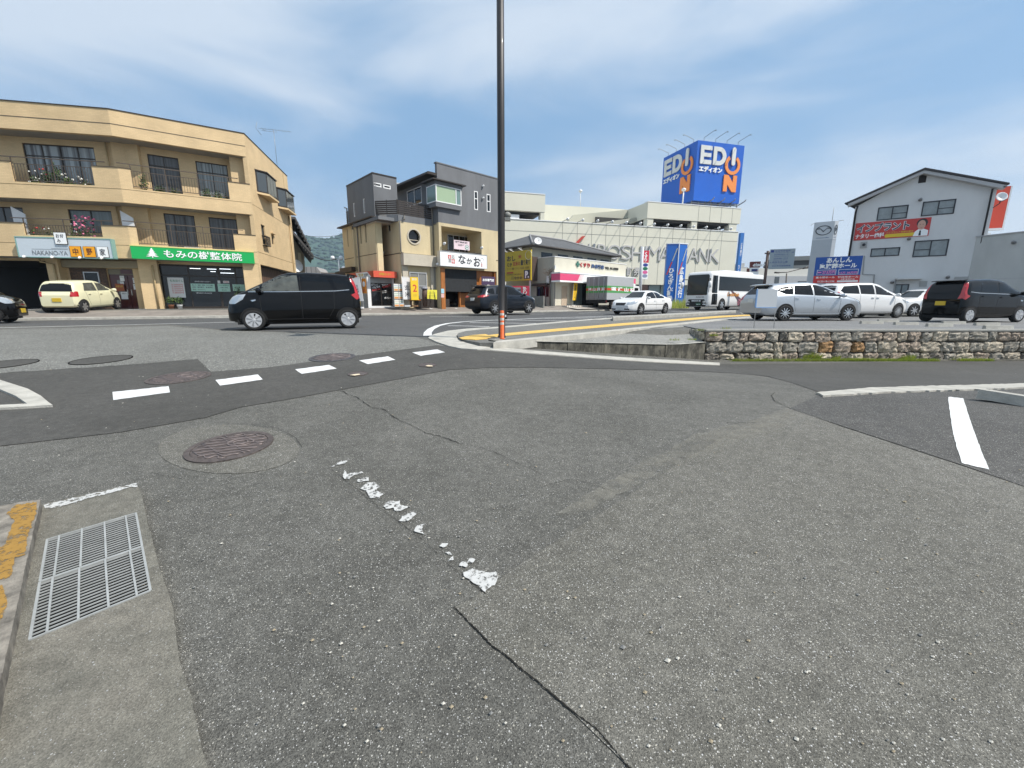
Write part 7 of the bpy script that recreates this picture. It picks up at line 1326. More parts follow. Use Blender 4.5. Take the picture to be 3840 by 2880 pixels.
    # small roofs left of the kiosk
    c = at_y(*zs(250, 640), 32); Q = Fr((c.x, c.y), 90); t = thing('low_shed', 'low dark roofed shed between the beige house and the black car', 'shed', (c.x, c.y, .4)); mb = MB(); a = [Q.uz(*zs(x, y)) for x, y in ((60, 600), (200, 560), (330, 600), (330, 640), (60, 640))]; Q.poly(mb, a, -3, .3); mb.build('roof', M_FRAME, t); mb = MB(); Q.box(mb, a[0][0]+.3, a[2][0]+1.0, 0, a[3][1]+.02, -3, 0); mb.build('wall', mat('shed_wall', (.3, .27, .23), .9), t)
    # floodlight pole, wires
    p, q = at_y(*zz(1365, 1500), 62), at_y(*zz(1345, 1215), 62); t = thing('utility_pole', 'pale concrete utility pole with white lamps before the wooded hill', 'utility pole', (p.x, p.y, 0)); mb = MB(); mb.tube([(p.x, p.y, 0), q], .14, 8); mb.build('pole', mat('pole_grey', (.5, .52, .52), .7), t)
    mb = MB(); 
    for dx, dz in ((-.9, .1), (.3, .1), (.6, -1.3)): mb.blob(q+Vector((dx*1.0, 0, dz)), .32, 0, 6)
    for dz in (-.1, -1.6, -4.6): mb.tube([q+Vector((-1.2, 0, dz)), q+Vector((1.4, 0, dz))], .05, 5)
    mb.build('fittings', M_WHITE, t)
    for i, (a, b, s, l) in enumerate((((540, 660), (1650, 590), .6, 'upper overhead wire against the sky between the houses'), ((900, 745), (1650, 660), .3, 'lower overhead wire against the sky between the houses'), ((700, 1130), (1310, 1215), .8, 'overhead wire running to the pole with white lamps'))):
        A, B_ = at_y(*zz(*a), 60), at_y(*zz(*b), 61); mb = MB(); mb.tube([A+(B_-A)*k/12-Vector((0, 0, s*4*(k/12)*(1-k/12)*.5)) for k in range(13)], .022 if i < 2 else .05, 4); tag(mb.build('overhead_wire', M_FRAME), l, 'wire', 'overhead wires')
    # wooded hills
    rr = random.Random(8); Y0 = 1500; mb = MB(); nx, ny = 150, 30; ph = [rr.uniform(0, 6) for _ in range(12)]
    def ridge(x):
        h = 95+55*math.exp(-((x+690)/190)**2)+25*math.exp(-((x+430)/60)**2)+70*math.exp(-((x+900)/90)**2)-70*sm(x, -250, 500)-60*sm(-x, 1100, 1900)
        px = x/Y0
        return max(20, h+6*math.sin(x/47+ph[0])+4*math.sin(x/19+ph[1])+2*math.sin(x/8+ph[2]))
    sky_pts = [(1060, 905), (1120, 899), (1160, 898), (1178, 898), (1195, 895), (1205, 893.5), (1215, 895), (1230, 900), (1242, 905), (1256, 904), (1268, 900), (1282, 897), (1300, 889), (1400, 880)]
    def ridge2(x): return 0
    vs = []
    for j in range(ny+1):
        for i in range(nx+1):
            x = -2200+3000*i/nx; v = j/ny; X = x; pxx = 1920+FPX*(X/1500)/1.0*1.05
            top = None
            rz = ray(1920+FPX*(X/Y0)*1.05, 895); base = (Y0*rz.z/rz.y)+CZ
            off = pl([(a, (895-b)) for a, b in sky_pts], 1920+FPX*(X/Y0)*1.05)*1.0; H = base+off*Y0/FPX if 950 < 1920+FPX*(X/Y0)*1.05 < 1500 else base-sm(abs(x+650), 250, 1400)*150
            z = H*math.sin(v*math.pi/2)+(6*math.sin(x/31+v*9+ph[3])+5*math.sin(x/17-v*14+ph[4]))*(1-v)*v*4
            vs.append((x, Y0-520*(1-v), z-5))
    n1 = nx+1; mb.add(vs, [(j*n1+i, j*n1+i+1, (j+1)*n1+i+1, (j+1)*n1+i) for j in range(ny) for i in range(nx)], 0, True)
    mh = mat('wooded_hill', (.035, .075, .045), .95, var=.55, vs=.035, bump=1, bs=.12); hb = mb.build('hill', mh, fix=False); tag(hb, kind='structure')
    # forest texture: thousands of small tree crowns as one mass
    mb = MB(); 
    for k in range(2600):
        x = rr.uniform(-1150, -250); v = rr.random()**.7; i = int((x+2200)/3000*nx); j = min(ny-1, int(v*ny)); a = vs[j*n1+i]; b = vs[(j+1)*n1+i+1]; z = a[2]+(b[2]-a[2])*(v*ny-j); r = rr.uniform(5, 10); m = Matrix.Translation((x, Y0-520*(1-v), z+r*.1))
        mb.lathe([(.1, -r*.5), (r*.85, -r*.1), (r*.7, r*.3), (.1, r*.62)], 6, rr.randrange(3), m)
    tag(mb.build('forest', [mat('forest_a', (.03, .065, .03), .95), mat('forest_b', (.036, .072, .036), .95), mat('forest_c', (.024, .054, .03), .95)], fix=False), 'dense green forest covering the hill between the houses', 'forest', kind='stuff')
background()
# ================================================================== vehicles (x forward, y left, z up, origin on the ground between the axles)
def paint(n, c, metal=0., rough=.32): return mat('paint_'+n, c, rough, metal=metal, coat=.5, spec=.35)
M_TYRE = mat('tyre_rubber', (.012, .012, .012), .85); M_PLAST = mat('black_plastic', (.012, .012, .013), .5); M_RIM = mat('alloy', (.5, .5, .5), .3, metal=.75); M_RIMD = mat('alloy_dark', (.12, .12, .125), .3, metal=.8)
M_CGL = mat('car_glass', (.006, .007, .008), .04, spec=.3); M_CGL2 = mat('windscreen_glass', (.018, .022, .022), .05, spec=.4)
M_TAIL = mat('tail_red', (.42, .008, .012), .15, coat=1); M_HEAD = mat('headlamp', (.55, .57, .58), .08, metal=.6, coat=1); M_CHR = mat('chrome', (.7, .7, .7), .12, metal=1); M_UND = mat('underbody', (.008, .008, .008), .9)
M_CGL3 = mat('clear_glass', (.075, .08, .07), .04, spec=.6, var=.5, vs=3)  # M_CGL3 is opaque, its paler colour imitates the bright view through the window
PLY = mat('plate_yellow', (.62, .42, .03), .6); PLW = mat('plate_white', (.6, .62, .6), .6); PLG = mat('plate_green', (.02, .12, .06), .6)
def smooth_pl(pts, x, k=.045): return sum(pl(pts, x+d*k) for d in (-1, -.5, 0, .5, 1))/5
def loft(top, belt, wid, bot, wroof, ends, st=.07, soft=.09):
    x0, x1 = ends; xs = sorted(set([round(x0+(x1-x0)*i/int((x1-x0)/st), 4) for i in range(int((x1-x0)/st)+1)]+[x0, x0+.008, x0+.02, x0+.045, x1-.045, x1-.02, x1-.008, x1]))
    rings = []
    for x in xs:
        zt = smooth_pl(top, x) if x0+.03 < x < x1-.03 else pl(top, x); Wd = smooth_pl(wid, x) if x0+.03 < x < x1-.03 else pl(wid, x); zb = pl(bot, x); zs = min(smooth_pl(belt, x), zt-.015); zs = max(zs, zb+.05)
        k = min(1, max(0, (zt-zs)/.3)); wt = Wd*.93+(wroof-Wd*.93)*min(1, (zt-zs)/.45); wt = min(wt, Wd*.95); dz = zs-zb
        h = [(Wd*.75, zb), (Wd*.93, zb+.03*min(1, dz)), (Wd*.985, zb+min(.12, dz*.25)), (Wd, zb+dz*.45), (Wd*.995, zb+dz*.72), (Wd*.985, zs-min(.05, dz*.15)), (Wd*.965, zs), (Wd*.955+(wt-Wd*.955)*.08, zs+(zt-zs)*.1), (Wd*.955+(wt-Wd*.955)*.5, zs+(zt-zs)*.5), (wt, zt-soft*k-.01), (wt-.045*k-.01, zt-.04*k-.004), (wt*.82, zt-.014*k-.002), (wt*.45, zt-.002)]
        rings.append([(x, 0, zb)]+[(x, y, z) for y, z in h]+[(x, 0, zt)]+[(x, -y, z) for y, z in reversed(h)])
    n = len(rings[0]); vs = [p for r in rings for p in r]; fs = [(i*n+j, i*n+(j+1) % n, (i+1)*n+(j+1) % n, (i+1)*n+j) for i in range(len(rings)-1) for j in range(n)]
    mb = MB(); mb.add(vs, fs, 0, True); mb.add(rings[0], [tuple(range(n))], 0, False); mb.add(rings[-1], [tuple(range(n))], 0, False)
    return mb, BVHTree.FromPolygons([Vector(v) for v in mb.v], mb.f)
def shell(bvh, poly, axis, sgn, off=.004, grid=.06, mb=None, m=0):
    """lay a 2-D outline on the body: axis 'y' = seen from the side (x, z), axis 'x' = seen from front or back (y, z)"""
    mb = mb or MB(); P = dens(poly, grid); V = [Vector(p) for p in P]; E = [(i, (i+1) % len(P)) for i in range(len(P))]
    xa = [p[0] for p in P]; ya = [p[1] for p in P]; x = min(xa)+grid/2
    while x < max(xa):
        y = min(ya)+grid/2
        while y < max(ya):
            if inside((x, y), P): V.append(Vector((x, y)))
            y += grid
        x += grid
    ov, oe, of, *_ = delaunay_2d_cdt(V, E, [], 0, 1e-6); pts = []
    for v in ov:
        if axis == 'y': o, d = Vector((v.x, sgn*4, v.y)), Vector((0, -sgn, 0))
        else: o, d = Vector((sgn*12, v.x, v.y)), Vector((-sgn, 0, 0))
        hit = bvh.ray_cast(o, d); pts.append(hit[0]-d*off if hit[0] else None)
    idx = {}; vs = []
    for i, p in enumerate(pts):
        if p is not None: idx[i] = len(vs); vs.append(p)
    fs = [tuple(idx[i] for i in f) for f in of if all(i in idx for i in f) and inside((sum(ov[i].x for i in f)/3, sum(ov[i].y for i in f)/3), P)]
    return mb.add(vs, fs, m, True)
def strip(bvh, line, axis, sgn, w=.012, off=.003, mb=None):
    mb = mb or MB(); pts = []
    for x, z in dens(line, .08, False):
        o, d = (Vector((x, sgn*4, z)), Vector((0, -sgn, 0))) if axis == 'y' else (Vector((sgn*12, x, z)), Vector((-sgn, 0, 0)))
        h = bvh.ray_cast(o, d)
        if h[0]: pts.append(h[0]-d*off)
    vs = []
    for i, p in enumerate(pts):
        t = (pts[min(i+1, len(pts)-1)]-pts[max(i-1, 0)]).normalized(); n = t.cross(Vector((0, sgn, 0)) if axis == 'y' else Vector((sgn, 0, 0)))*w/2; vs += [p-n, p+n]
    if len(pts) > 1: mb.add(vs, [(2*i, 2*i+1, 2*i+3, 2*i+2) for i in range(len(pts)-1)])
    return mb
def wheel(t, x, y, r, style, w=.17, rm=None):
    s = 1 if y > 0 else -1; M = Matrix.Translation((x, y, r)) @ Matrix.Rotation(R(-90*s), 4, 'X')
    mb = MB(); mb.lathe([(r*.6, -w), (r*.93, -w), (r, -w*.85), (r, -.03), (r*.95, .0), (r*.74, .004), (r*.70, -.02)], 32, 0, M); wo = mb.build('wheel', M_TYRE, t, world=False)
    mb = MB(); mb.lathe([(r*.72, -.02), (r*.72, -.002), (r*.66, .002), (r*.64, -.03), (.01, -.035)], 28, 1, M, False)
    n, a0, a1, hw = {'cover': (8, .07, .655, .2), 'ten': (10, .12, .67, .05), 'five': (7, .1, .67, .085), 'multi': (20, .16, .66, .03), 'plain': (6, .1, .66, .16)}[style]
    mb.lathe([(.01, .002), (r*.18, 0), (r*.2, -.02)], 12, 0, M)
    for k in range(n):
        a = 2*math.pi*k/n; tw = .16 if style == 'cover' else 0; q = []
        for rr_, w_ in ((a0*r, hw*.55 if style == 'cover' else hw), (a1*r, hw*1.28 if style == 'cover' else hw*.8)):
            for e in (-1, 1): b = a+e*w_*(1 if style == 'cover' else 1)+(tw if rr_ > r*.5 else 0); q.append((rr_*math.cos(b), rr_*math.sin(b)) if style == 'cover' else (rr_*math.cos(a)-e*w_*r*math.sin(a), rr_*math.sin(a)+e*w_*r*math.cos(a)))
        q = [q[0], q[2], q[3], q[1]]; mb.prism([q], -.03, .004, lambda u, v, d: M @ Vector((u, v, d)), 0)
    if style == 'cover': mb.lathe([(r*.645, -.01), (r*.645, .003), (r*.70, .003), (r*.70, -.01)], 28, 0, M, False)
    mb.m = mb.m; rim = mb.build('rim', [rm or (M_RIM if style != 'cover' else mat('wheel_cover', (.5, .51, .52), .4, metal=.3)), M_PLAST], wo, world=False)
    if style == 'cover':
        mb = MB(); mb.lathe([(.01, -.029), (r*.66, -.028), (r*.66, -.033)], 20, 0, M, False); mb.build('rim_hollow', M_PLAST, wo, world=False)
    return wo
def car(name, label, cat, spec, pm, pos, heading, z, group=None, style='ten', side=None, rimmat=None, plate=PLW, glass=None):
    """pos: ground point of a wheel; side: that wheel, e.g. ('front', 1) for front left"""
    S = spec; WB, W2, r = S['wb'], S['w']/2, S['r']; h = R(heading); fw = Vector((math.sin(h), math.cos(h), 0)); lf = Vector((-fw.y, fw.x, 0))
    o = Vector((*pos, 0))-fw*(WB/2 if side[0] == 'front' else -WB/2)-lf*(W2*side[1]); t = thing(name, label, cat, (o.x, o.y, z), R(90-heading), group)
    if z != ZL: pf, pb = o+fw*WB/2, o-fw*WB/2; zf, zr = zg(pf.x, pf.y), zg(pb.x, pb.y); t.location.z = (zf+zr)/2+.01+S.get('lift', 0); t.rotation_euler.y = -math.atan((zf-zr)/WB)
    mb, bvh = loft(S['top'], S['belt'], S['wid'], S['bot'], S['wroof'], (S['rear'], S['nose'])); mb.build('body', pm, t, world=False)
    B_ = lambda m_, n, mt: m_.build(n, mt, t, world=False, fix=False)
    for s in (1, -1):
        for i, p in enumerate(S['glass']): B_(shell(bvh, p, 'y', s), 'window', M_CGL3 if i in S.get('clear', ()) else glass or M_CGL)
        for xx in (WB/2, -WB/2):
            c = [(xx+(r+.055)*math.cos(a), r+.01+(r+.055)*math.sin(a)) for a in [math.pi*k/14-.25 for k in range(18)]]
            B_(shell(bvh, c, 'y', s, .003, .05), 'wheel_arch', M_UND);  # black decal laid on the body as the shaded gap round the wheel
            if S.get('clad'): c2 = [(xx+(r+.13)*math.cos(a), r+(r+.13)*math.sin(a)) for a in [math.pi*k/14-.2 for k in range(18)]]; B_(shell(bvh, c2, 'y', s, .0015, .05), 'arch_cladding', M_PLAST)
            wheel(t, xx, s*(W2+.002), r, style, rm=rimmat)
        for ln in S['seams']: B_(strip(bvh, ln, 'y', s, .010), 'door_seam', mat('seam', (.01, .01, .01), .8))
        for (x, zz_) in S['handles']:
            hit = bvh.ray_cast(Vector((x, s*4, zz_)), Vector((0, -s, 0)))[0]; m_ = MB(); m_.box((x-.08, hit.y-.01 if s > 0 else hit.y-.035, zz_-.016), (x+.08, hit.y+.035 if s > 0 else hit.y+.01, zz_+.016)); B_(m_, 'door_handle', S.get('hm') or pm)
        mx, mz = S['mirror']; m_ = MB(); hit = bvh.ray_cast(Vector((mx, s*4, mz)), Vector((0, -s, 0)))[0]; y = abs(hit.y)
        m_.lathe([(.02, -.11), (.065, -.09), (.085, 0), (.07, .08), (.02, .1)], 12, 0, Matrix.Translation((mx+.03, s*(y+.15), mz+.06)) @ Matrix.Rotation(R(90), 4, 'X') @ Matrix.Diagonal((.9, 1, 1, 1))); m_.box((mx-.03, min(s*y, s*(y+.1)), mz), (mx+.03, max(s*y, s*(y+.1)), mz+.04)); m_.build('side_mirror', pm, t, world=False)
        m_ = MB()
        for p in S['head_y']: shell(bvh, p, 'y', s, .005, .022, m_)
        for p in S['head_x']: shell(bvh, [(s*a, b) for a, b in p], 'x', 1, .005, .022, m_)
        if m_.v: B_(m_, 'headlight', M_HEAD)
        m_ = MB()
        for p in S['tail_y']: shell(bvh, p, 'y', s, .005, .022, m_)
        for p in S['tail_x']: shell(bvh, [(s*a, b) for a, b in p], 'x', -1, .005, .022, m_)
        if m_.v: B_(m_, 'tail_light', M_TAIL)
        for p in S.get('indic', ()): B_(shell(bvh, p, 'y', s, .006, .04), 'side_lamp', M_CHR)
        if S.get('sill'): B_(shell(bvh, S['sill'], 'y', s, .003, .1), 'side_skirt', M_PLAST)
        if S.get('trim'): B_(strip(bvh, S['trim'], 'y', s, .018), 'belt_moulding', S.get('trim_m') or M_CHR)
    B_(shell(bvh, S['wind'], 'x', 1, .004, .08), 'windshield', glass or M_CGL2); B_(shell(bvh, S['rearw'], 'x', -1, .004, .08), 'rear_window', glass or M_CGL)
    for p in S['grille']: B_(shell(bvh, p, 'x', 1, .005, .05), 'grille', M_PLAST)
    for k, (sg, zc) in enumerate(((1, S['plate_f']), (-1, S['plate_r']))):
        if zc is None: continue
        hit = bvh.ray_cast(Vector((sg*12, 0, zc)), Vector((-sg, 0, 0)))[0]; m_ = MB(); m_.box((hit.x-.03, -.165, zc-.08), (hit.x+.03, .165, zc+.08)); B_(m_, 'license_plate', plate)
    if S.get('bump'): B_(shell(bvh, S['bump'], 'x', -1, .003, .1), 'bumper_insert', M_PLAST)
    m_ = MB(); m_.box((-WB/2-.3, -W2+.1, .16), (WB/2+.4, W2-.1, .3)); B_(m_, 'chassis', M_UND)
    if S.get('spoil'): x, zz_ = S['spoil']; m_ = MB(); m_.prism([[(x-.13, zz_-.01), (x+.12, zz_+.03), (x+.12, zz_-.02), (x-.12, zz_-.04)]], -W2*.66, W2*.66, lambda u, v, d: Vector((u, d, v))); B_(m_, 'spoiler', S.get('spm') or pm)
    return t, bvh
KEI = dict(wb=2.43, w=1.475, r=.28, rear=-1.60, nose=1.84, wroof=.585, top=[(-1.60, .55), (-1.595, .75), (-1.57, 1.0), (-1.5, 1.3), (-1.42, 1.50), (-1.3, 1.56), (-.9, 1.60), (-.2, 1.62), (.25, 1.6), (.5, 1.535), (1.40, 1.06), (1.58, .99), (1.7, .92), (1.8, .8), (1.84, .6)],
           belt=[(-1.6, 1.08), (-.4, 1.07), (.6, 1.04), (1.2, 1.0), (1.5, .93), (1.79, .62)], wid=[(-1.6, .60), (-1.55, .67), (-1.4, .715), (-1.2, .735), (1.2, .735), (1.45, .71), (1.65, .64), (1.78, .55), (1.84, .44)], bot=[(-1.6, .32), (-1.4, .2), (1.5, .18), (1.84, .26)],
           glass=[[(1.26, 1.06), (1.03, 1.06), (1.0, 1.2), (1.06, 1.2)], [(.97, 1.07), (.93, 1.27), (.62, 1.44), (.40, 1.50), (.06, 1.515), (.03, 1.08)], [(-.05, 1.08), (-.06, 1.515), (-.72, 1.50), (-.85, 1.10)], [(-.97, 1.12), (-.82, 1.49), (-1.22, 1.46), (-1.34, 1.18), (-1.28, 1.14)]],
           seams=[[(1.02, 1.04), (1.0, .5), (.9, .3)], [(-.01, 1.5), (-.01, .32)], [(-.88, 1.1), (-.86, .6), (-.72, .36)], [(.9, .3), (-.7, .3)]], handles=[(.18, .93), (-.7, .97)], mirror=(.98, 1.02),
           head_y=[[(1.76, .88), (1.60, .96), (1.34, .98), (1.42, .84), (1.62, .72), (1.77, .72)]], head_x=[[(.36, .88), (.56, .93), (.66, .86), (.58, .72), (.34, .76)]], tail_y=[[(-1.33, 1.46), (-1.43, 1.46), (-1.58, 1.12), (-1.6, .92), (-1.5, .84), (-1.34, .98), (-1.46, 1.04), (-1.44, 1.2)]], tail_x=[[(.52, 1.45), (.6, 1.3), (.66, 1.05), (.66, .9), (.5, .88), (.54, 1.1)]],
           indic=[[(1.24, .82), (1.12, .84), (1.11, .81), (1.2, .785)]], wind=[(-.52, 1.1), (.52, 1.1), (.47, 1.5), (-.47, 1.5)], rearw=[(-.5, 1.08), (.5, 1.08), (.47, 1.42), (-.47, 1.42)], grille=[[(-.32, .8), (.32, .8), (.34, .72), (-.34, .72)], [(-.42, .5), (.42, .5), (.4, .34), (-.4, .34)]], plate_f=.46, plate_r=.72, trim=[(1.28, 1.045), (.5, 1.055), (-.9, 1.09), (-1.3, 1.13)], spoil=(-1.4, 1.57))
BLK = mat('paint_black', (.0022, .0022, .0025), .07, spec=.28, coat=.12)
def zat(x, y, ex=.0): return zg(x, y)+.006+ex
KEI['clear'] = (0, 1)
car('kei_wagon', 'glossy black tall compact wagon crossing the near lane before the tan block, seen side on', 'car', KEI, BLK, (-7.12, 11.45), 246.6, zat(-7.1, 11.6), style='cover', side=('front', 1), plate=PLY, group='black compact wagons')
K2 = dict(KEI, clear=()); car('kei_wagon', 'black tall compact wagon parked on the upper car park, seen from behind', 'car', K2, BLK, (17.05, 15.5), 79.5, ZL, style='cover', side=('rear', -1), plate=PLY, group='black compact wagons')
car('kei_wagon', 'black compact wagon cut by the left edge of the photo with only its nose showing', 'car', K2, BLK, (-18.95, 15.1), 57, zat(-18.9, 15.1), style='ten', side=('front', -1), plate=PLY, group='black compact wagons')
ESS = dict(KEI, wb=2.39, rear=-1.62, nose=1.77, top=[(-1.62, .5), (-1.61, .85), (-1.56, .98), (-1.40, 1.36), (-1.30, 1.42), (-.8, 1.46), (0, 1.47), (.35, 1.42), (1.15, .99), (1.45, .92), (1.66, .8), (1.75, .66), (1.77, .5)],
           belt=[(-1.62, .96), (0, .95), (1.0, .93), (1.5, .8), (1.77, .5)], glass=[[(-.12, .98), (-.14, 1.36), (-.78, 1.35), (-.98, .99)], [(.85, .98), (.72, 1.1), (.32, 1.34), (.0, 1.38), (-.04, .98)]], seams=[[(.95, .95), (.92, .5), (.8, .3)], [(-.08, 1.36), (-.08, .3)], [(-.95, .98), (-.8, .5), (-.72, .32)]], handles=[(.08, .84), (-.72, .85)], mirror=(.85, .93),
           head_y=[[(1.74, .72), (1.5, .82), (1.36, .78), (1.5, .64), (1.72, .6)]], head_x=[[(.36, .74), (.58, .74), (.56, .6), (.36, .6)]], tail_y=[[(-1.5, .98), (-1.38, .98), (-1.40, .74), (-1.6, .74), (-1.59, .92)]], tail_x=[[(.52, .96), (.68, .96), (.7, .74), (.5, .74)]], indic=[], wind=[(-.52, 1.02), (.52, 1.02), (.46, 1.38), (-.46, 1.38)], rearw=[(-.60, .97), (.60, .97), (.51, 1.33), (-.51, 1.33)], plate_r=.6, plate_f=.4, trim=None, spoil=None, grille=[[(-.3, .5), (.3, .5), (.3, .36), (-.3, .36)]])
ESS['hm'] = None
car('hatchback', 'pale cream small hatchback parked nose in before the shops', 'car', ESS, paint('cream', (.70, .67, .45), rough=.35), (-19.95, 19.55), -15, zat(-19.3, 19.6, .0), style='plain', side=('rear', -1), plate=PLY)
SUV = dict(lift=.06, wb=2.7, w=1.84, r=.35, rear=-2.3, nose=2.22, wroof=.66, clad=True, top=[(-2.3, .72), (-2.27, .95), (-2.15, 1.1), (-1.92, 1.46), (-1.75, 1.60), (-1.2, 1.66), (-.3, 1.70), (.2, 1.66), (.45, 1.58), (1.1, 1.17), (1.5, 1.09), (1.95, .98), (2.15, .85), (2.22, .68)],
           belt=[(-2.3, .98), (-1.2, 1.11), (0, 1.08), (1.1, 1.03), (1.8, .9), (2.22, .68)], wid=[(-2.3, .74), (-2.2, .83), (-1.9, .9), (-1.2, .92), (1.4, .92), (1.8, .88), (2.1, .75), (2.22, .6)], bot=[(-2.3, .42), (-2.0, .28), (1.9, .24), (2.22, .34)],
           glass=[[(-1.35, 1.15), (-1.32, 1.48), (-1.72, 1.42), (-1.86, 1.24), (-1.6, 1.16)], [(-.38, 1.13), (-.36, 1.57), (-1.05, 1.55), (-1.27, 1.15)], [(.9, 1.1), (.78, 1.2), (.3, 1.5), (-.1, 1.58), (-.30, 1.58), (-.32, 1.12)]], seams=[[(.95, 1.06), (.92, .5)], [(-.34, 1.5), (-.34, .45)], [(-1.3, 1.14), (-1.1, .7), (-.98, .5)]], handles=[(-.15, .98), (-1.1, 1.0)], mirror=(.82, 1.06),
           head_y=[[(2.15, .86), (1.8, .96), (1.66, .95), (1.9, .84), (2.16, .78)]], head_x=[[(.45, .84), (.75, .9), (.78, .8), (.5, .74)]], tail_y=[[(-2.27, 1.06), (-2.1, 1.1), (-1.75, 1.06), (-2.0, .99), (-2.27, .94)]], tail_x=[[(.36, 1.03), (.82, 1.1), (.84, .96), (.5, .93)]], wind=[(-.64, 1.2), (.64, 1.2), (.52, 1.58), (-.52, 1.58)], rearw=[(-.62, 1.16), (.62, 1.16), (.54, 1.48), (-.54, 1.48)],
           grille=[[(-.4, .84), (.4, .84), (.3, .56), (-.3, .56)]], plate_f=.5, plate_r=.86, trim=None, sill=[(-1.0, .44), (1.0, .44), (1.0, .2), (-1.0, .2)], bump=[(-.85, .62), (.85, .62), (.85, .38), (-.85, .38)], spoil=(-1.8, 1.64))
car('crossover_car', 'dark blue black crossover car behind the tall pole', 'car', SUV, paint('midnight', (.008, .012, .02), .3, .28), (-.95, 23.9), 48, zat(0, 24.9, .05), style='five', side=('rear', -1))
SED = dict(wb=2.85, w=1.78, r=.325, rear=-2.5, nose=2.34, wroof=.58, top=[(-2.5, .6), (-2.47, .9), (-2.3, 1.02), (-1.75, 1.07), (-.95, 1.40), (-.6, 1.45), (0, 1.47), (.35, 1.43), (1.05, .99), (1.5, .95), (2.0, .86), (2.25, .72), (2.34, .55)],
           belt=[(-2.5, .7), (-2.2, .93), (-1, .95), (0, .93), (1.1, .9), (1.9, .8), (2.34, .5)], wid=[(-2.5, .7), (-2.38, .8), (-2.0, .87), (-1.2, .89), (1.4, .89), (1.8, .86), (2.15, .74), (2.34, .58)], bot=[(-2.5, .34), (-2.2, .22), (2.0, .2), (2.34, .26)],
           glass=[[(-.32, .98), (-.30, 1.37), (-.75, 1.34), (-1.32, 1.06), (-1.25, .99)], [(.9, .97), (.75, 1.06), (.35, 1.31), (-.1, 1.37), (-.24, 1.37), (-.26, .98)]], seams=[[(.92, .93), (.9, .4)], [(-.28, 1.3), (-.28, .35)], [(-1.3, .98), (-1.1, .55)], [(1.0, .6), (-1.1, .6)]], handles=[(-.08, .84), (-1.05, .86)], mirror=(.8, .93),
           head_y=[[(2.2, .74), (1.9, .84), (1.75, .8), (1.95, .66), (2.22, .6)]], head_x=[[(.42, .74), (.74, .74), (.72, .6), (.46, .6)]], tail_y=[[(-2.47, .9), (-2.2, .92), (-2.15, .84), (-2.47, .76)]], tail_x=[[(.45, .9), (.78, .9), (.78, .76), (.45, .76)]], wind=[(-.6, 1.02), (.6, 1.02), (.5, 1.38), (-.5, 1.38)], rearw=[(-.56, 1.1), (.56, 1.1), (.5, 1.36), (-.5, 1.36)], grille=[[(-.36, .72), (.36, .72), (.3, .56), (-.3, .56)], [(-.62, .38), (-.3, .38), (-.3, .30), (-.62, .30)], [(.3, .38), (.62, .38), (.62, .30), (.3, .30)]], plate_f=.38, plate_r=.66, trim=[(1.0, .62), (-1.15, .62)], trim_m=mat('trim_grey', (.2, .2, .2), .5))
WPT = paint('white', (.72, .72, .71), rough=.3)
car('sedan', 'white four door sedan driving left on the main road before the coach', 'car', SED, WPT, (7.75, 25.0), 228.8, zat(9, 26, .02), style='five', side=('front', 1), group='white sedans')
car('sedan', 'white sedan mostly hidden behind the parked black compact wagon', 'car', SED, WPT, (21.6, 22.4), 262, ZL, style='five', side=('front', 1), group='white sedans')
WAG = dict(wb=2.78, w=1.775, r=.32, rear=-2.32, nose=2.29, wroof=.6, top=[(-2.32, .7), (-2.28, .95), (-2.15, 1.12), (-1.95, 1.4), (-1.8, 1.47), (-1.0, 1.55), (-.3, 1.575), (.1, 1.54), (.4, 1.45), (1.45, 1.0), (1.75, .93), (2.1, .8), (2.25, .66), (2.29, .5)],
           belt=[(-2.32, .95), (-1, 1.03), (0, 1.0), (1.2, .93), (1.9, .8), (2.29, .5)], wid=[(-2.32, .72), (-2.2, .8), (-1.9, .86), (-1.2, .885), (1.4, .885), (1.8, .84), (2.1, .72), (2.29, .52)], bot=[(-2.32, .32), (-2.1, .22), (2.0, .2), (2.29, .26)],
           glass=[[(-1.1, 1.07), (-1.0, 1.42), (-1.5, 1.36), (-1.78, 1.24), (-1.4, 1.08)], [(-.22, 1.04), (-.2, 1.46), (-.95, 1.44), (-1.05, 1.07)], [(1.2, .98), (1.0, 1.08), (.4, 1.37), (.0, 1.46), (-.14, 1.46), (-.16, 1.03)]], seams=[[(1.0, .96), (.95, .35)], [(-.18, 1.4), (-.18, .3)], [(-1.08, 1.05), (-1.05, .7), (-.95, .4)]], handles=[(.02, .88), (-.92, .92)], mirror=(.95, .96),
           head_y=[[(2.22, .72), (1.9, .86), (1.6, .9), (1.8, .76), (2.24, .6)]], head_x=[[(.4, .72), (.72, .76), (.7, .6), (.44, .6)]], tail_y=[[(-2.28, 1.05), (-2.12, 1.1), (-1.95, 1.0), (-2.2, .84), (-2.3, .86)]], tail_x=[[(.56, 1.08), (.78, 1.05), (.8, .85), (.62, .84)]], wind=[(-.58, 1.06), (.58, 1.06), (.5, 1.45), (-.5, 1.45)], rearw=[(-.6, 1.08), (.6, 1.08), (.52, 1.4), (-.52, 1.4)], grille=[[(-.5, .45), (.5, .45), (.46, .32), (-.46, .32)]], plate_f=.42, plate_r=.82, trim=[(1.0, .3), (-.95, .3)], hm=M_CHR, spoil=(-1.9, 1.48))
car('station_wagon', 'silver station wagon parked behind the stone wall and small white board', 'car', WAG, paint('silver', (.46, .49, .52), .55, .3), (11.15, 17.0), 85, ZL, style='ten', side=('rear', -1), rimmat=M_CHR)
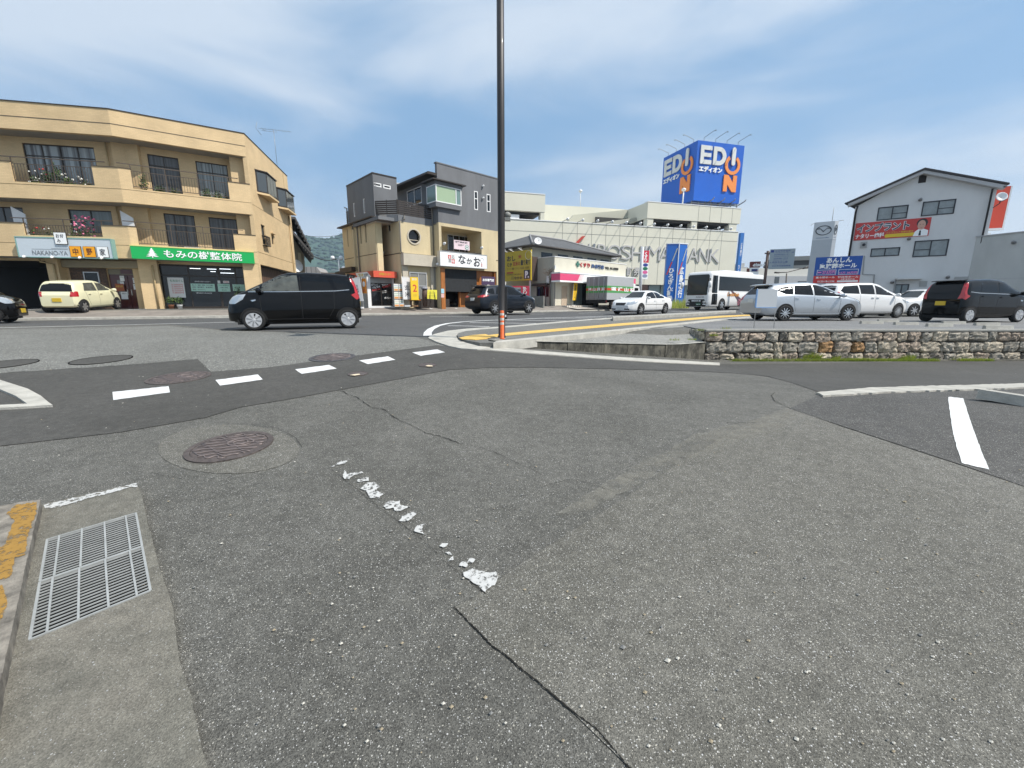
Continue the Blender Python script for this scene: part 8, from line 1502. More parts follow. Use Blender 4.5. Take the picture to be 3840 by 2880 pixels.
VAN = dict(WAG, wb=2.9, w=1.82, r=.34, rear=-2.43, nose=2.4, wroof=.66, top=[(-2.43, .7), (-2.4, 1.05), (-2.3, 1.25), (-2.1, 1.55), (-1.9, 1.62), (-1.0, 1.68), (0, 1.69), (.4, 1.62), (1.6, 1.07), (1.9, .98), (2.2, .84), (2.36, .68), (2.4, .5)], belt=[(-2.43, 1.1), (-1, 1.12), (0, 1.09), (1.3, 1.0), (2.0, .85), (2.4, .5)], wid=[(-2.43, .76), (-2.3, .86), (-2.0, .9), (1.5, .91), (1.9, .86), (2.2, .72), (2.4, .54)],
           glass=[[(-1.05, 1.15), (-1.03, 1.55), (-1.85, 1.5), (-2.1, 1.3), (-1.95, 1.17)], [(-.12, 1.13), (-.1, 1.58), (-.95, 1.57), (-.97, 1.15)], [(1.15, 1.07), (.9, 1.2), (.4, 1.46), (.0, 1.57), (-.04, 1.13)]], seams=[[(1.15, 1.0), (1.1, .4)], [(-.08, 1.5), (-.08, .3)], [(-1.02, 1.15), (-1.0, .5)], [(-1.0, .3), (1.1, .3)]], handles=[(.06, .98), (-.25, .98)], mirror=(1.1, 1.04), wind=[(-.62, 1.14), (.62, 1.14), (.55, 1.58), (-.55, 1.58)], rearw=[(-.65, 1.15), (.65, 1.15), (.56, 1.55), (-.56, 1.55)], tail_y=[[(-2.4, 1.2), (-2.2, 1.25), (-2.1, 1.1), (-2.4, 1.05)]], tail_x=[[(.5, 1.18), (.85, 1.2), (.86, 1.05), (.5, 1.03)]], hm=None, spoil=None, trim=None)
car('minivan', 'white low minivan parked beyond the silver station wagon', 'car', VAN, WPT, (18.9, 20.4), 77, ZL, style='multi', side=('front', -1))
# coach
def coach():
    S = dict(top=[(-5.7, 2.7), (-5.67, 3.1), (-5.5, 3.36), (-5.1, 3.44), (3.9, 3.44), (4.3, 3.35), (4.42, 3.0), (4.5, 1.6), (4.52, .7)], belt=[(-5.7, 1.55), (4.5, 1.55)], wid=[(-5.7, 1.12), (-5.6, 1.2), (-5.3, 1.24), (4.0, 1.24), (4.25, 1.2), (4.42, 1.12), (4.52, 1.0)], bot=[(-5.7, .45), (-5.4, .32), (4.2, .28), (4.52, .32)])
    c = at_y(2640, 1163, 37.3); hd = 235; h = R(hd); fw = Vector((math.sin(h), math.cos(h), 0)); lf = Vector((-fw.y, fw.x, 0)); fc = at_y(2662, 1100, 37.2); o = Vector((fc.x, fc.y, 0))-fw*4.45-lf*1.2
    t = thing('coach', 'white tour coach with dark windows, orange script and a pink flowered swoosh', 'bus', (o.x, o.y, zroad(o.x, o.y)+.01), R(90-hd)); mb, bvh = loft(S['top'], S['belt'], S['wid'], S['bot'], 1.16, (-5.7, 4.52), st=.15, soft=.16)
    B_ = lambda m_, n, mt: m_.build(n, mt, t, world=False, fix=False); mb.build('body', WPT, t, world=False)
    B_(shell(bvh, [(-1.04, 1.42), (-.9, 1.34), (.9, 1.34), (1.04, 1.42), (1.07, 2.0), (1.02, 3.02), (.9, 3.14), (-.9, 3.14), (-1.02, 3.02), (-1.07, 2.0)], 'x', 1, .01, .15), 'windshield', M_CGL2)
    for s in (1, -1):
        B_(shell(bvh, [(-5.6, 1.75), (3.0, 1.75), (3.05, 3.0), (-5.6, 3.0)], 'y', s, .008, .2), 'side_window', M_CGL)
        B_(shell(bvh, [(3.22, .5), (4.12, .5), (4.08, 3.05), (3.28, 3.05)], 'y', s, .008, .2), 'door' if s > 0 else 'driver_window', M_CGL)
        for xx in (2.35, -3.0):
            B_(shell(bvh, [(xx+.6*math.cos(a), .48+.6*math.sin(a)) for a in [math.pi*k/14-.2 for k in range(18)]], 'y', s, .004, .08), 'wheel_arch', M_UND); wheel(t, xx, s*1.245, .48, 'plain', .28, M_CHR)  # black decals painted in for the shaded arch openings
        m_ = MB(); m_.tube([(4.35, s*1.1, 2.75), (4.75, s*1.3, 2.75), (4.8, s*1.33, 2.5)], .04, 6); m_.build('mirror_arm', M_PLAST, t, world=False); m_ = MB(); m_.lathe([(.02, -.3), (.12, -.24), (.14, 0), (.12, .24), (.02, .3)], 10, 0, Matrix.Translation((4.8, s*1.34, 2.25))); m_.build('side_mirror', M_WHITE, t, world=False)
        m_ = MB(); shell(bvh, [(s*.62, .78), (s*.98, .9), (s*1.0, .62), (s*.68, .6)], 'x', 1, .012, .08, m_); B_(m_, 'headlight', M_HEAD); B_(shell(bvh, [(s*.65, .55), (s*.95, .57), (s*.95, .49), (s*.65, .48)], 'x', 1, .014, .08), 'fog_lamp', M_WHITE)
        B_(shell(bvh, [(.55, 1.75), (.95, 1.75), (-.3, .9), (-.55, .35), (-1.4, .35), (-1.35, .9)] if 1 else [], 'y', s, .006, .15), 'swoosh', mat('swoosh_plum', (.055, .01, .02), .4, coat=.5))
        m_ = MB(); rr = random.Random(3)
        for k in range(26): x, z_ = rr.uniform(-1.25, -.35), rr.uniform(.45, 1.0); shell(bvh, [(x+.055*math.cos(a), z_+.055*math.sin(a)) for a in (0, 1.25, 2.5, 3.75, 5)], 'y', s, .009, .2, m_)
        B_(m_, 'flower_print', mat('flower_pink', (.55, .2, .27), .5))
    FL = type('LF', (), {'p': staticmethod(lambda u, z, d: Vector((-u, 1.245+d, z)))}); m_ = MB(); text(m_, FL, 'Cherabel Kudo', -1.6, .55, 1.25, 1.62, .006, 0, .035, skew=.15); m_.build('lettering', mat('script_orange', (.6, .25, .04), .5), t, world=False, fix=False)
    FN = type('LF', (), {'p': staticmethod(lambda u, z, d: Vector((4.50+d, -u*-1, z)))}); m_ = MB(); text(m_, FN, 'Dominant Dash', -.05, .72, 1.13, 1.23, .02, 0, .02, skew=.2); m_.build('front_script', M_INK, t, world=False, fix=False)
    B_(shell(bvh, [(-1.0, .62), (-.75, .98), (.75, .98), (1.0, .62), (1.0, .34), (-1.0, .34)], 'x', 1, .008, .12), 'grille', M_PLAST)
    m_ = MB(); m_.box((4.5, -.42, .78), (4.56, .42, .92)); B_(m_, 'route_plate', WL); m_ = MB(); m_.box((4.5, .02, .44), (4.57, .46, .66)); lp = m_.build('license_plate', PLG, t, world=False); m_ = MB(); text(m_, FN, '28-39', .06, .42, .47, .57, .075, 0, .02); m_.build('plate_number', WL, lp, world=False, fix=False)
    m_ = MB(); text(m_, FN, '貸切会員', -.36, .36, .80, .90, .065, 0, .02); m_.build('route_lettering', M_INK, t, world=False, fix=False)
    m_ = MB(); m_.prism([[(-3.9, 3.43), (1.8, 3.43), (1.4, 3.62), (-3.6, 3.62)]], -.8, .8, lambda u, v, d: Vector((u, d, v))); B_(m_, 'roof_unit', M_WHITE); m_ = MB(); m_.box((-4.2, -1.1, .3), (4.2, 1.1, .5)); B_(m_, 'chassis', M_UND)
coach()
def truck():
    c = at_y(2271, 1150, 35.6); hd = 45; h = R(hd); fw = Vector((math.sin(h), math.cos(h), 0)); lf = Vector((-fw.y, fw.x, 0)); o = Vector((c.x, c.y, 0))+lf*.98; L = 4.4
    t = thing('box_truck', 'grey box truck with green and red stripes parked by the pharmacy', 'truck', (o.x, o.y, .2), R(90-hd)); B_ = lambda m_, n, mt: m_.build(n, mt, t, world=False)
    zt = at_y(2271, 1035, 35.6).z-.2; ST_ = [mat('truck_grey', (.40, .41, .42), .45), mat('stripe_green', (.08, .3, .09), .5), mat('stripe_red', (.5, .06, .02), .5), WL]
    m_ = MB(); m_.box((0, -1.05, .85), (L, 1.05, zt)); B_(m_, 'cargo_box', ST_)
    m_ = MB(); z0 = .85+(zt-.85)*.30; hh = (zt-.85)*.3
    for a, b, k, e in ((z0, z0+hh, 1, .006), (z0+hh*.33, z0+hh*.66, 2, .01)): m_.box((.01, -1.05-e, a), (L-.01, -1.05, b), k); m_.box((-e-.03, -1.04, a), (-.03, 1.04, b), k)
    B_(m_, 'stripe', ST_)
    FS_ = type('LF', (), {'p': staticmethod(lambda u, z, d: Vector((u, -1.05-d, z)))}); m_ = MB(); text(m_, FS_, '運 通 山 福', .6, 4.6, z0+hh*.2, z0+hh*.85, .014, 0, .04); FB_ = type('LF', (), {'p': staticmethod(lambda u, z, d: Vector((-.03-d, -u, z)))}); text(m_, FB_, '福 山 通 運', -.85, .85, z0+hh*.25, z0+hh*.75, .014, 0, .03); m_.build('lettering', WL, t, world=False, fix=False)
    for s in (-1, 1): m_ = MB(); m_.box((-.03, min(0.01*s, 1.02*s), .87), (-.001, max(.01*s, 1.02*s), zt-.05)); d = B_(m_, 'rear_door', mat('truck_dark', (.22, .225, .23), .5)); m_ = MB(); [m_.tube([(-.06, s*y, .9), (-.06, s*y, zt-.1)], .018, 6) for y in (.25, .75)]; m_.build('latch_bar', M_ALU, d, world=False)
    for s in (-1, 1): m_ = MB(); m_.box((-.02, min(s*.7, s*1.0), .62), (.05, max(s*.7, s*1.0), .78)); B_(m_, 'tail_light', M_TAIL)
    m_ = MB(); m_.box((-.05, -1.0, .55), (.1, 1.0, .84)); m_.box((.1, -.5, .6), (L+1, .5, .84)); B_(m_, 'chassis', M_UND)
    for x in (1.2, L+.6):
        for s in (-1, 1): wheel(t, x, s*.98, .38, 'plain', .24)
    m_ = MB(); m_.prism([[(L+.1, .6), (L+1.5, .6), (L+1.55, 1.3), (L+1.25, 2.1), (L+.1, 2.15)]], -.95, .95, lambda u, v, d: Vector((u, d, v))); B_(m_, 'cab', M_WHITE); m_ = MB(); m_.box((L+.4, -.96, 1.3), (L+1.1, .96, 1.95)); B_(m_, 'window', M_CGL)
truck()
# ================================================================== grey gabled clinic on the right
def zd(x, y): return (3140+.3165*x, 600+.3165*y)
def clinic():
    c = at_y(*zd(170, 850), 32); F = Fr((c.x, c.y), 124.7); t = thing('clinic_building', 'grey white three storey gabled building with a red banner on its wall', 'building', (c.x, c.y, 0)); U = lambda x, y, d=0: F.uz(*zd(x, y), d)
    M_W = mat('clinic_wall', (.62, .62, .61), .85, var=.06, vs=.8, bump=.25, bs=70, streak=.4)
    uL = U(170, 850)[0]; e1 = U(205, 560); ap = U(1035, 118); e2 = U(1898, 262); uR = U(1840, 600)[0]; zl = e1[1]; zr = e2[1]
    ws = [((487, 562), (820, 690)), ((1018, 492), (1378, 636)), ((400, 1062), (730, 1133)), ((918, 968), (1290, 1134)), ((683, 1473), (830, 1604)), ((975, 163), (1048, 266))]
    wr = []
    for a, b in ws: u0, u1 = (U(*a)[0], U(*b)[0]); wr.append([u0, u1, U(*b)[1], U(b[0], a[1]-(30 if b[0]-a[0] > 200 else 3))[1]])
    mb = MB(); F.poly(mb, [[(uL, -.3), (uR, -.3), (uR, zr), ap, (uL, zl)]]+[rc(*w) for w in wr], -.2, 0); mb.build('wall', M_W, t)
    SK = lambda u, z, d: F.p(u+(-d*(.3-.36*(u-uL)/(uR-uL)) if d < 0 else 0), z, d)
    mb = MB(); mb.prism([rc(uL, uL+.2, -.3, zl)], -9, -.2, SK); mb.prism([rc(uR-.2, uR, -.3, zr)], -9, -.2, SK); mb.build('side_wall', M_W, t)
    MB_ = mat('frame_black', (.012, .013, .018), .4); PG = [mat('clinic_glass', (.20, .23, .235), .12, coat=.6, var=.25, vs=2)]
    for i, w in enumerate(wr[:5]): window(F, *w, -.03, t, 2, MB_, PG[0], .06, transom=None, deep=.06)
    for w, k in ((wr[0], 1), (wr[1], 1), (wr[3], 0)): mb = MB(); um = (w[0]+w[1])/2; F.box(mb, um if k else w[0], w[1] if k else um, w[2]+(w[3]-w[2])*.42, w[2]+(w[3]-w[2])*.46, -.02, .012); mb.build('glazing_bar', MB_, t)
    w = wr[5]; mb = MB(); F.box(mb, *w, -.15, -.1); k = 7
    for i in range(k): z = w[2]+(w[3]-w[2])*(i+.3)/k; F.box(mb, w[0], w[1], z, z+.05, -.1, -.03)
    mb.build('louvre_vent', mat('vent_brown', (.03, .022, .018), .7), t)
    # roof with overhang, fascia
    o1 = F.uz(*zd(110, 500), .5); o2 = F.uz(*zd(2045, 268), .5); apx = F.uz(*zd(1040, 88), .5)
    mb = MB(); mb.prism([[(o1[0], o1[1]), (apx[0], apx[1]), (o2[0], o2[1]), (o2[0], o2[1]-.1), (apx[0], apx[1]-.14), (o1[0], o1[1]-.1)]], -9.2, .5, SK); mb.build('roof', mat('clinic_roof', (.05, .045, .045), .7), t)
    mb = MB(); F.poly(mb, [(o1[0]+.1, o1[1]-.11), (apx[0], apx[1]-.15), (o2[0]-.1, o2[1]-.11), (o2[0]-.15, o2[1]-.32), (apx[0], apx[1]-.34), (o1[0]+.15, o1[1]-.3)], -.0, .45); mb.build('fascia', mat('fascia_grey', (.42, .42, .42), .7), t)
    mb = MB(); mb.tube([F.p(o1[0]-.05, o1[1]-.08, .55), SK(o1[0]-.05, o1[1]-.08, -9)], .07, 6); mb.tube([F.p(uL+.1, o1[1]-.35, .4), F.p(uL+.06, zl-.4, .1), F.p(uL+.06, 0, .1)], .06, 8); pr_ = U(1830, 350)[0]; mb.tube([F.p(o2[0]-.1, o2[1]-.2, .5), F.p(pr_, U(1835, 345)[1], .15), F.p(pr_, 2.5, .1)], .05, 8); mb.build('drain_pipe', MB_, t)
    a, b = U(690, 1410), U(1000, 1385); mb = MB(); F.box(mb, a[0], b[0], a[1]-.06, a[1]+.05, 0, .6); mb.build('window_canopy', M_W, t); mb = MB(); F.box(mb, a[0]-.02, a[0]+.06, 0, a[1], .0, .06); mb.tube([F.p(*U(320, 1135), .05), F.p(*U(300, 1355), .05), F.p(*U(440, 1360), .05), F.p(*U(425, 1500), .05)], .03, 6); mb.build('conduit', mat('conduit_grey', (.3, .3, .3), .6), t)
    mb = MB(); a, b = U(280, 972), U(345, 1040); F.box(mb, a[0], b[0], b[1], a[1], 0, .08); q = ((a[0]+b[0])/2, (a[1]+b[1])/2); mb.tube([F.p(*q, .07), F.p(*q, .12)], .1, 12, 1); mb.build('exhaust_vent', [mat('vent_grey', (.35, .35, .34), .6), MB_], t)
    for i, (x0, y0, x1, y1) in enumerate(((980, 1435, 1055, 1500), (1390, 1385, 1545, 1422))): a = F.rect(zd(x0, y0), zd(x1, y1)); mb = MB(); F.box(mb, *a, 0, .05); mb.build('vent_panel', mat('vent_grey', (.35, .35, .34), .6), t)
    for i, x in enumerate((868, 975)): a = F.rect(zd(x-38, 1545), zd(x+38, 1615), .3); tt = thing('water_heater', ('white outdoor heater unit under the clinic window', 'second white heater unit partly behind the black wagon')[i], 'heater unit', F.p(a[0], a[2], 0), 0, 'heater units on the clinic wall'); mb = MB(); F.box(mb, *a, .02, .3); mb.build('casing', M_WHITE, tt); mb = MB(); F.box(mb, a[0]+.1, a[1]-.1, a[3]-.14, a[3]-.07, .301, .31); mb.build('vent_slot', MB_, tt)
    for x, y, l in ((985, 468, 'small lamp above the right upper clinic window'), (850, 932, 'round lamp just under the red banner'), (1310, 1388, 'dark round lamp low on the clinic wall at the right'), (650, 1447, 'small dark lamp left of the low clinic window')): a = U(x, y, .2); spot(F, a[0], a[1], 0, l, 'lamps on the clinic wall', .22, .1, m=M_STEEL)
    # banner
    a0, a1 = U(222, 752)[0], U(1120, 668)[0]; z0, z1_ = U(205, 955)[1], U(225, 752)[1]; bt = thing('banner', 'wide red banner with white katakana and a man in a white coat', 'banner', F.p(a0, z0, 0)); w = a1-a0; h = z1_-z0; fx = lambda a: a0+w*a; fz = lambda b: z0+h*b
    mb = MB(); F.box(mb, a0, a1, z0, z1_, .005, .04); mb.build('cloth', mat('banner_red', (.52, .05, .045), .6), bt); mb = MB(); text(mb, F, 'インプラント', fx(.02), fx(.74), fz(.42), fz(.93), .042, 0, .075); mb.build('lettering_edge', WL, bt, fix=False)
    mb = MB(); text(mb, F, 'インプラント', fx(.025), fx(.735), fz(.435), fz(.915), .048, 0, .03); mb.build('lettering', mat('letter_slate', (.035, .06, .09), .6), bt, fix=False); mb = MB(); text(mb, F, 'ナタリー歯科', fx(.02), fx(.42), fz(.08), fz(.36), .045, 0, .03); mb.build('clinic_lettering', WL, bt, fix=False)
    mb = MB(); F.poly(mb, [(fx(.44), fz(.05)), (fx(.86), fz(.05)), (fx(.88), fz(.14)), (fx(.86), fz(.24)), (fx(.44), fz(.24)), (fx(.425), fz(.14))], .041, .046); mb.build('yellow_bar', mat('bar_yellow', (.7, .5, .03), .6), bt); mb = MB(); text(mb, F, 'インプラント実績を紹介', fx(.44), fx(.80), fz(.27), fz(.37), .045, 0, .01); mb.build('small_lettering', mat('bar_yellow', (.7, .5, .03), .6), bt, fix=False)
    mb = MB(); el = lambda cx, cy, rx, ry, n=20: [(fx(cx)+rx*h*math.cos(6.2832*k/n), fz(cy)+ry*h*math.sin(6.2832*k/n)) for k in range(n)]
    F.poly(mb, [(fx(.80), fz(.02)), (fx(.985), fz(.02)), (fx(.985), fz(.3)), (fx(.93), fz(.4)), (fx(.86), fz(.4)), (fx(.82), fz(.28))], .041, .05, 0); F.poly(mb, el(.895, .72, .23, .25), .041, .05, 2); F.poly(mb, el(.89, .62, .17, .26), .05, .054, 1); F.poly(mb, [(fx(.87), fz(.05)), (fx(.9), fz(.05)), (fx(.895), fz(.32)), (fx(.875), fz(.32))], .05, .054, 3); F.box(mb, fx(.865), fx(.88), fz(.64), fz(.66), .054, .056, 3); F.box(mb, fx(.9), fx(.915), fz(.64), fz(.66), .054, .056, 3); F.box(mb, fx(.88), fx(.905), fz(.47), fz(.49), .054, .056, 4); mb.build('portrait', [WL, mat('print_skin', (.55, .33, .25), .6), mat('print_hair', (.03, .025, .025), .6), MB_, mat('print_lip', (.35, .1, .09), .6)], bt, fix=False)
    # red sign behind the right corner, dish
    c2 = F.p(uR+.4, 0, -2.2); Q = Fr((c2.x, c2.y), 112); u0, u1 = Q.uz(*zd(1800, 640))[0], Q.uz(*zd(2005, 560))[0]; zt, zb = Q.uz(*zd(2040, 308))[1], Q.uz(*zd(1900, 806))[1]
    rs = thing('wall_sign', 'tall plain orange red sign board projecting past the clinic corner', 'sign board', Q.p(u0, zb, 0)); mb = MB(); Q.box(mb, u0-.5, u1, zb, zt, -.3, 0); mb.build('panel', mat('panel_vermilion', (.75, .075, .03), .4, coat=.3), rs); mb = MB(); Q.box(mb, u1, u1+.08, zb, zt, -.32, .02); Q.box(mb, u0-.5, u1+.08, zb-.12, zb-.001, -.32, .02); Q.box(mb, u0+.1, u1-.5, zb-.7, zb-.3, -.3, .0); mb.build('frame', WL, rs)
    p = F.uz(*zd(1940, 440), .9); P = F.p(p[0], p[1], .9); ds = thing('satellite_dish', 'white satellite dish on the right corner of the clinic before the red sign', 'satellite dish', P); mb = MB(); mb.lathe([(.001, 0), (.15, .02), (.27, .08), (.28, .07), (.15, 0), (.001, -.03)], 24, 0, Matrix.Translation(P) @ Vector((-.35, -.9, .25)).to_track_quat('Z', 'Y').to_matrix().to_4x4()); mb.build('dish', M_WHITE, ds); mb = MB(); mb.tube([F.p(uR, p[1]-.45, 0), P-Vector((0, 0, .35)), P], .025, 6); mb.tube([P-Vector((0, 0, .3)), P+Vector((-.15, -.5, -.2))], .015, 5); mb.build('arm', M_FRAME, ds)
    # annex
    a = F.p(U(1600, 1150)[0], 0, .02); Q = Fr((a.x, a.y), 158); zt = Q.uz(*zd(1660, 912))[1]; uE = 9; t2 = thing('annex_building', 'plain grey flat roofed annex at the right edge beside the clinic', 'building', a); mb = MB(); Q.box(mb, 0, uE, -.3, zt, -6, 0); mb.build('wall', mat('annex_wall', (.47, .475, .455), .85, var=.12, vs=.7, bump=.3, bs=60, streak=.3), t2)
    mb = MB(); Q.box(mb, -.03, uE, zt, zt+.06, -6, .06); zz_ = Q.uz(*zd(1620, 1418))[1]; Q.box(mb, 0, uE, zz_-.015, zz_+.015, 0, .01); mb.build('trim', mat('fascia_grey', (.42, .42, .42), .7), t2); q = Q.uz(*zd(2090, 975), .15); spot(Q, q[0], q[1], 0, 'small lamp high on the annex wall at the right edge', 'lamps on the clinic wall', .2, .1, m=M_STEEL)
    # blue and red hall board
    c = at_y(3046, 1063, 26); Q = Fr((c.x, c.y), 118); u1 = Q.uz(3229, 1010)[0]; z0, z1_ = (Q.uz(3043, 1064)[1]+Q.uz(3221, 1058)[1])/2, (Q.uz(3056, 967)[1]+Q.uz(3235, 957)[1])/2; t3 = thing('hall_sign', 'blue and red billboard with white Japanese lettering behind the white minivan', 'billboard', (c.x, c.y, 0)); h = z1_-z0
    u0 = 0.02; w = u1-u0; fx = lambda a: u0+w*a; fz = lambda b: z0+h*b; mb = MB(); Q.box(mb, u0, u1, z0, z1_, -.08, 0, 0); Q.box(mb, u0, u1, z0, fz(.285), .001, .012, 1); mb.build('board', [mat('board_blue', (.01, .075, .33), .45), mat('board_red', (.55, .035, .03), .45)], t3); mb = MB()
    for a in (.1, w-.2): Q.box(mb, u0+a, u0+a+.1, 0, z0, -.07, -.01)
    mb.build('post', M_WHITE, t3); mb = MB()
    for s, x0, x1, y0, y1 in (('あんしん', .24, .78, .77, .96), ('家族葬ホール', .10, .9, .55, .75), ('楽々園ホール', .05, .47, .18, .26), ('廿日市ホール', .53, .97, .18, .26), ('0120-19-1194', .10, .47, .03, .10), ('大野宮島対応', .6, .9, .11, .16)): text(mb, Q, s, fx(x0), fx(x1), fz(y0), fz(y1), .02, 0, .035 if y1-y0 > .1 else .02)
    Q.box(mb, fx(.53), fx(.97), fz(.03), fz(.09), .013, .02)
    for a, b in ((.06, .48), (.53, .95)):
        for q in ((a, b, .50, .512), (a, b, .315, .327), (a, a+.008, .315, .51), (b-.008, b, .315, .51)): Q.box(mb, fx(q[0]), fx(q[1]), fz(q[2]), fz(q[3]), .001, .02)
    mb.build('lettering', WL, t3, fix=False); mb = MB(); text(mb, Q, '27.5万円', fx(.18), fx(.46), fz(.35), fz(.48), .02, 0, .04); text(mb, Q, '15万 38万円', fx(.55), fx(.93), fz(.34), fz(.42), .02, 0, .03); Q.box(mb, fx(.08), fx(.16), fz(.39), fz(.44), .001, .02); mb.build('price_lettering', mat('ink_pink', (.75, .25, .5), .5), t3, fix=False)
clinic()
# ================================================================== small things of the island and the car park
def bits():
    b = at_y(1882, 1274, 8.75); b.z = ZI; t = thing('lamp_pole', 'tall dark brown street lamp pole rising out of the picture behind the orange post', 'lamp pole', b); M_P = mat('pole_dark', (.018, .015, .014), .5, coat=.1, var=.2, vs=5)
    mb = MB(); mb.lathe([(.085, 0), (.085, .04), (.072, .05), (.072, 1.3), (.072, 4), (.066, 8), (.02, 8.01)], 20, 0, Matrix.Translation(b)); mb.build('pole', M_P, t)
    zt, zb = at_y(1890, 1076, 8.75).z, at_y(1900, 1197, 8.75).z; mb = MB(); mb.box((b.x+.0, b.y-.02, zb), (b.x+.112, b.y+.13, zt)); mb.build('control_box', mat('box_dark', (.015, .014, .014), .45), t)
    mb = MB(); mb.box((b.x+.045, b.y-.026, at_y(1890, 1189, 8.7).z), (b.x+.095, b.y-.021, at_y(1890, 1181, 8.7).z)); mb.build('white_label', WL, t)
    mb = MB(); mb.tube([b+Vector((.05, 0, 7.8)), b+Vector((.3, -.3, 8.1)), b+Vector((1.0, -1.0, 8.2))], .035, 8); mb.box((b.x+.9, b.y-1.5, 8.2), (b.x+1.3, b.y-.9, 8.32)); mb.build('lamp_arm', M_P, t)
    q = at_y(1903, 819, 8.8); mb = MB(); mb.box((q.x-.05, q.y-.06, q.z-.05), (q.x+.06, q.y+.06, q.z+.02)); mb.lathe([(.02, .02), (.07, .03), (.07, .09), (.03, .12)], 10, 0, Matrix.Translation(q)); mb.build('sensor', mat('sensor_grey', (.22, .22, .2), .6), t)
    p = at_y(1883, 1276, 8.4); p.z = at_y(1883, 1273, 8.4).z; t = thing('delineator_post', 'orange plastic delineator post with white reflective bands at the foot of the pole', 'delineator', p); H = at_y(1883, 1165, 8.4).z-p.z; mb = MB(); T = Matrix.Translation(p)
    mb.lathe([(.05, 0), (.05, .03), (.04, .04), (.04, H-.02), (.035, H), (.001, H+.002)], 20, 0, T); mb.build('post', mat('delineator_orange', (.72, .12, .02), .45, var=.12, vs=20), t)
    for a, c in ((.52, .60), (.665, .75), (.84, .92)): mb = MB(); mb.lathe([(.0405, H*a), (.0415, H*a), (.0415, H*c), (.0405, H*c)], 20, 0, T, False); mb.build('reflective_band', mat('reflective', (.6, .56, .5), .35, var=.15, vs=30), t)
    # white board on two thin legs
    c = at_y(2866, 1236, 12.4); c.z = ZL; Q = Fr((c.x, c.y), 92); t = thing('notice_board', 'blank white board on two thin metal legs above the stone wall', 'notice board', c); u0, u1 = Q.uz(2838, 1120)[0], Q.uz(2913, 1120)[0]; z0, z1_ = Q.uz(2870, 1152)[1], Q.uz(2870, 1084)[1]
    mb = MB(); Q.box(mb, u0, u1, z0, z1_, 0, .02); mb.build('board', mat('board_white', (.55, .57, .58), .4), t); mb = MB(); Q.box(mb, u0-.01, u1+.01, z0-.02, z0, -.02, .03); Q.box(mb, u0-.03, u0-.001, z0, z1_, -.02, .03); mb.build('edge', mat('edge_blue', (.2, .35, .6), .5), t); mb = MB()
    for px, x1 in ((2826, u0), (2901, u1-.03)): mb.tube([Q.p(Q.uz(px, 1236)[0], ZL, 0), Q.p(x1, z1_+.02, -.02)], .009, 6)
    mb.build('leg', M_ALU, t)
    # concrete wheel stops
    def stop(p, ang, L, lab, grp, w=.12, h=.1, zf=None):
        z = ZL if zf is None else zf; t = thing('wheel_stop', lab, 'wheel stop', (p[0], p[1], z), ang, grp); mb = MB(); mb.prism([[(-w/2, 0), (w/2, 0), (w/2*.7, h), (-w/2*.7, h)]], -L/2, L/2, lambda u, v, d: Vector((d, u, v))); mb.build('block', M_KSTONE, t, world=False); return t
    for i, (x, y, l) in enumerate(((3268, 1211, 'pale concrete wheel stop behind the silver wagon nose'), (3397, 1215, 'pale concrete wheel stop between the minivan wheel and the black wagon'), (3522, 1221, 'pale concrete wheel stop below the yellow plate of the black wagon'), (3742, 1230, 'pale concrete wheel stop nearest the right rear wheel'), (3330, 1205, 'darker wheel stop under the minivan front wheel'), (3575, 1212, 'darker wheel stop under the black wagon rear'), (3700, 1217, 'darker wheel stop under the black wagon sill'), (2719, 1177, 'concrete block on the kerb right of the coach'))):
        if i == 7: continue
        g = at_z(x, y, ZL+.03); stop(g, R(-3), .75, l, 'wheel stops on the upper car park')
    a, b = gp(3672, 1502), gp(4100, 1560); m = (a+b)/2; m.z = min(a.z, b.z); stop(m, math.atan2(b.y-a.y, b.x-a.x), (b-a).length, 'long concrete wheel stop cut by the right edge of the near parking bay', 'near wheel stop', .15, .11, zg(m.x, m.y)+.005)
    # weeds along the wall foot and cracks
    rr = random.Random(21); mb = MB(); m3 = [mat('weed_a', (.42, .5, .08), .8), mat('weed_b', (.26, .36, .06), .8), mat('weed_c', (.5, .5, .14), .8)]
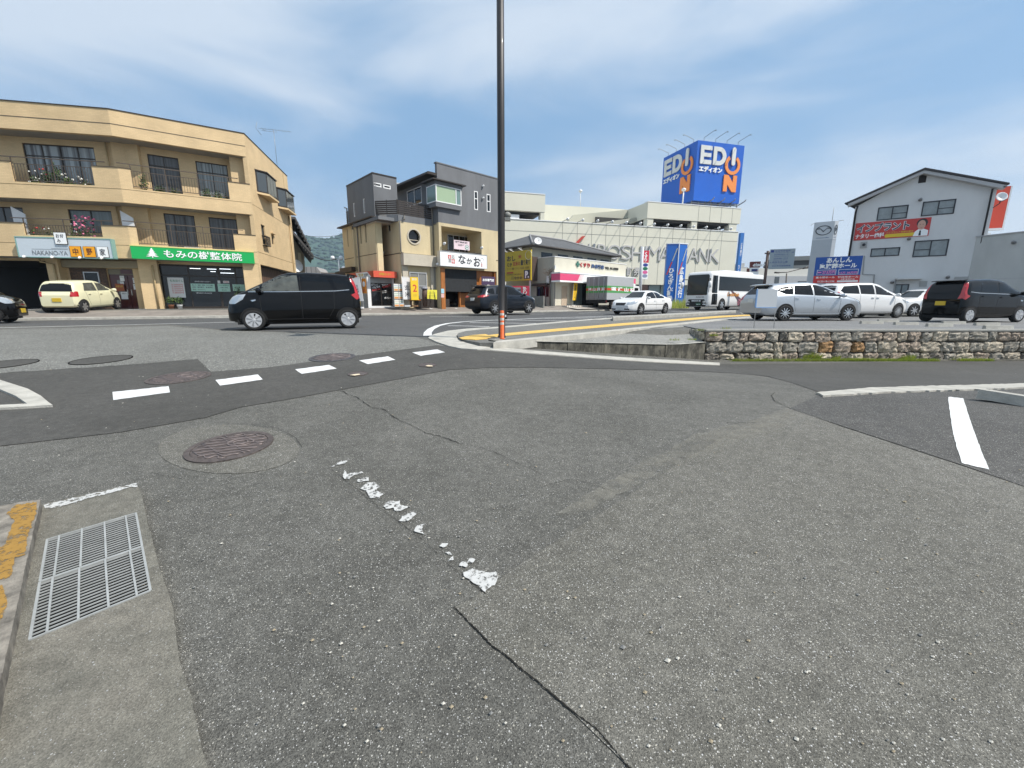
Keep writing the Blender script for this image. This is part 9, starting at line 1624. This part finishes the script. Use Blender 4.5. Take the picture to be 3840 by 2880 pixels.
    def tuft(x, y, z, r, n, hh):
        for k in range(n):
            a = rr.uniform(0, 6.28); d = r*math.sqrt(rr.random()); p = Vector((x+d*math.cos(a), y+d*math.sin(a)*.4, z)); l = Vector((rr.uniform(-.5, .5), rr.uniform(-.6, .2), 1)).normalized()*hh*rr.uniform(.4, 1.1); s = Vector((l.y+.01, -l.x+.3, 0)).normalized()*.008
            mb.add([p-s, p+s, p+l], [(0, 1, 2)], rr.randrange(3))
    for x0, x1, dn in ((6.0, 7.6, .7), (7.7, 11.6, 1.0), (9.2, 9.7, 2), (12.2, 13.1, 1.3)):
        x = x0
        while x < x1: tuft(x, WY-.33, zg(x, WY-.35)+.0, .09, int(34*dn), .105); tuft(x, WY-.12, -.80, .08, int(14*dn), .12); x += .07
    for x, z, h_ in ((8.2, -.72, .16), (8.35, -.7, .2), (8.5, -.72, .18), (9.0, -.74, .14), (10.9, -.74, .14), (11.1, -.72, .13), (5.55, -.1, .1)): tuft(x, WY-.08, z, .12, 60, h_)
    for p in ((4.9, 11.2, -.2), (5.3, 11.6, .03), (4.3, 10.9, -.18), (6.1, WY+.4, ZL)): tuft(p[0], p[1], p[2], .16, 50, .09)
    tag(mb.build('weeds', m3, fix=False), 'short yellow green weeds growing along the foot of the stone wall', 'weeds', kind='stuff')
    # grass behind the coach sign
    mb = MB(); 
    for k in range(400):
        p = at_y(rr.uniform(2520, 2580), 1160, 45+rr.uniform(-1.5, 1.5)); p.z = zroad(p.x, p.y)+.1; l = Vector((rr.uniform(-.3, .3), 0, rr.uniform(.3, 1.1))); mb.add([p-Vector((.04, 0, 0)), p+Vector((.04, 0, 0)), p+l], [(0, 1, 2)], rr.randrange(3))
    tag(mb.build('grass', m3, fix=False), 'tall rough grass below the blue bank pylon', 'grass', kind='stuff')
bits()
# ================================================================== air
mb = MB(); mb.box((-2350, -340, -12), (1000, 1620, 330)); hz = mb.build('haze', bpy.data.materials.new('haze_air')); tag(hz, 'thin pale summer haze filling the whole scene', 'haze', kind='stuff')
hm = hz.data.materials[0]; hm.use_nodes = True; nt = hm.node_tree; nt.nodes.clear(); vo = nt.nodes.new('ShaderNodeVolumePrincipled'); oo = nt.nodes.new('ShaderNodeOutputMaterial')
vo.inputs['Color'].default_value = (.62, .78, .95, 1); vo.inputs['Density'].default_value = .00030; vo.inputs['Anisotropy'].default_value = .2; nt.links.new(vo.outputs[0], oo.inputs['Volume'])
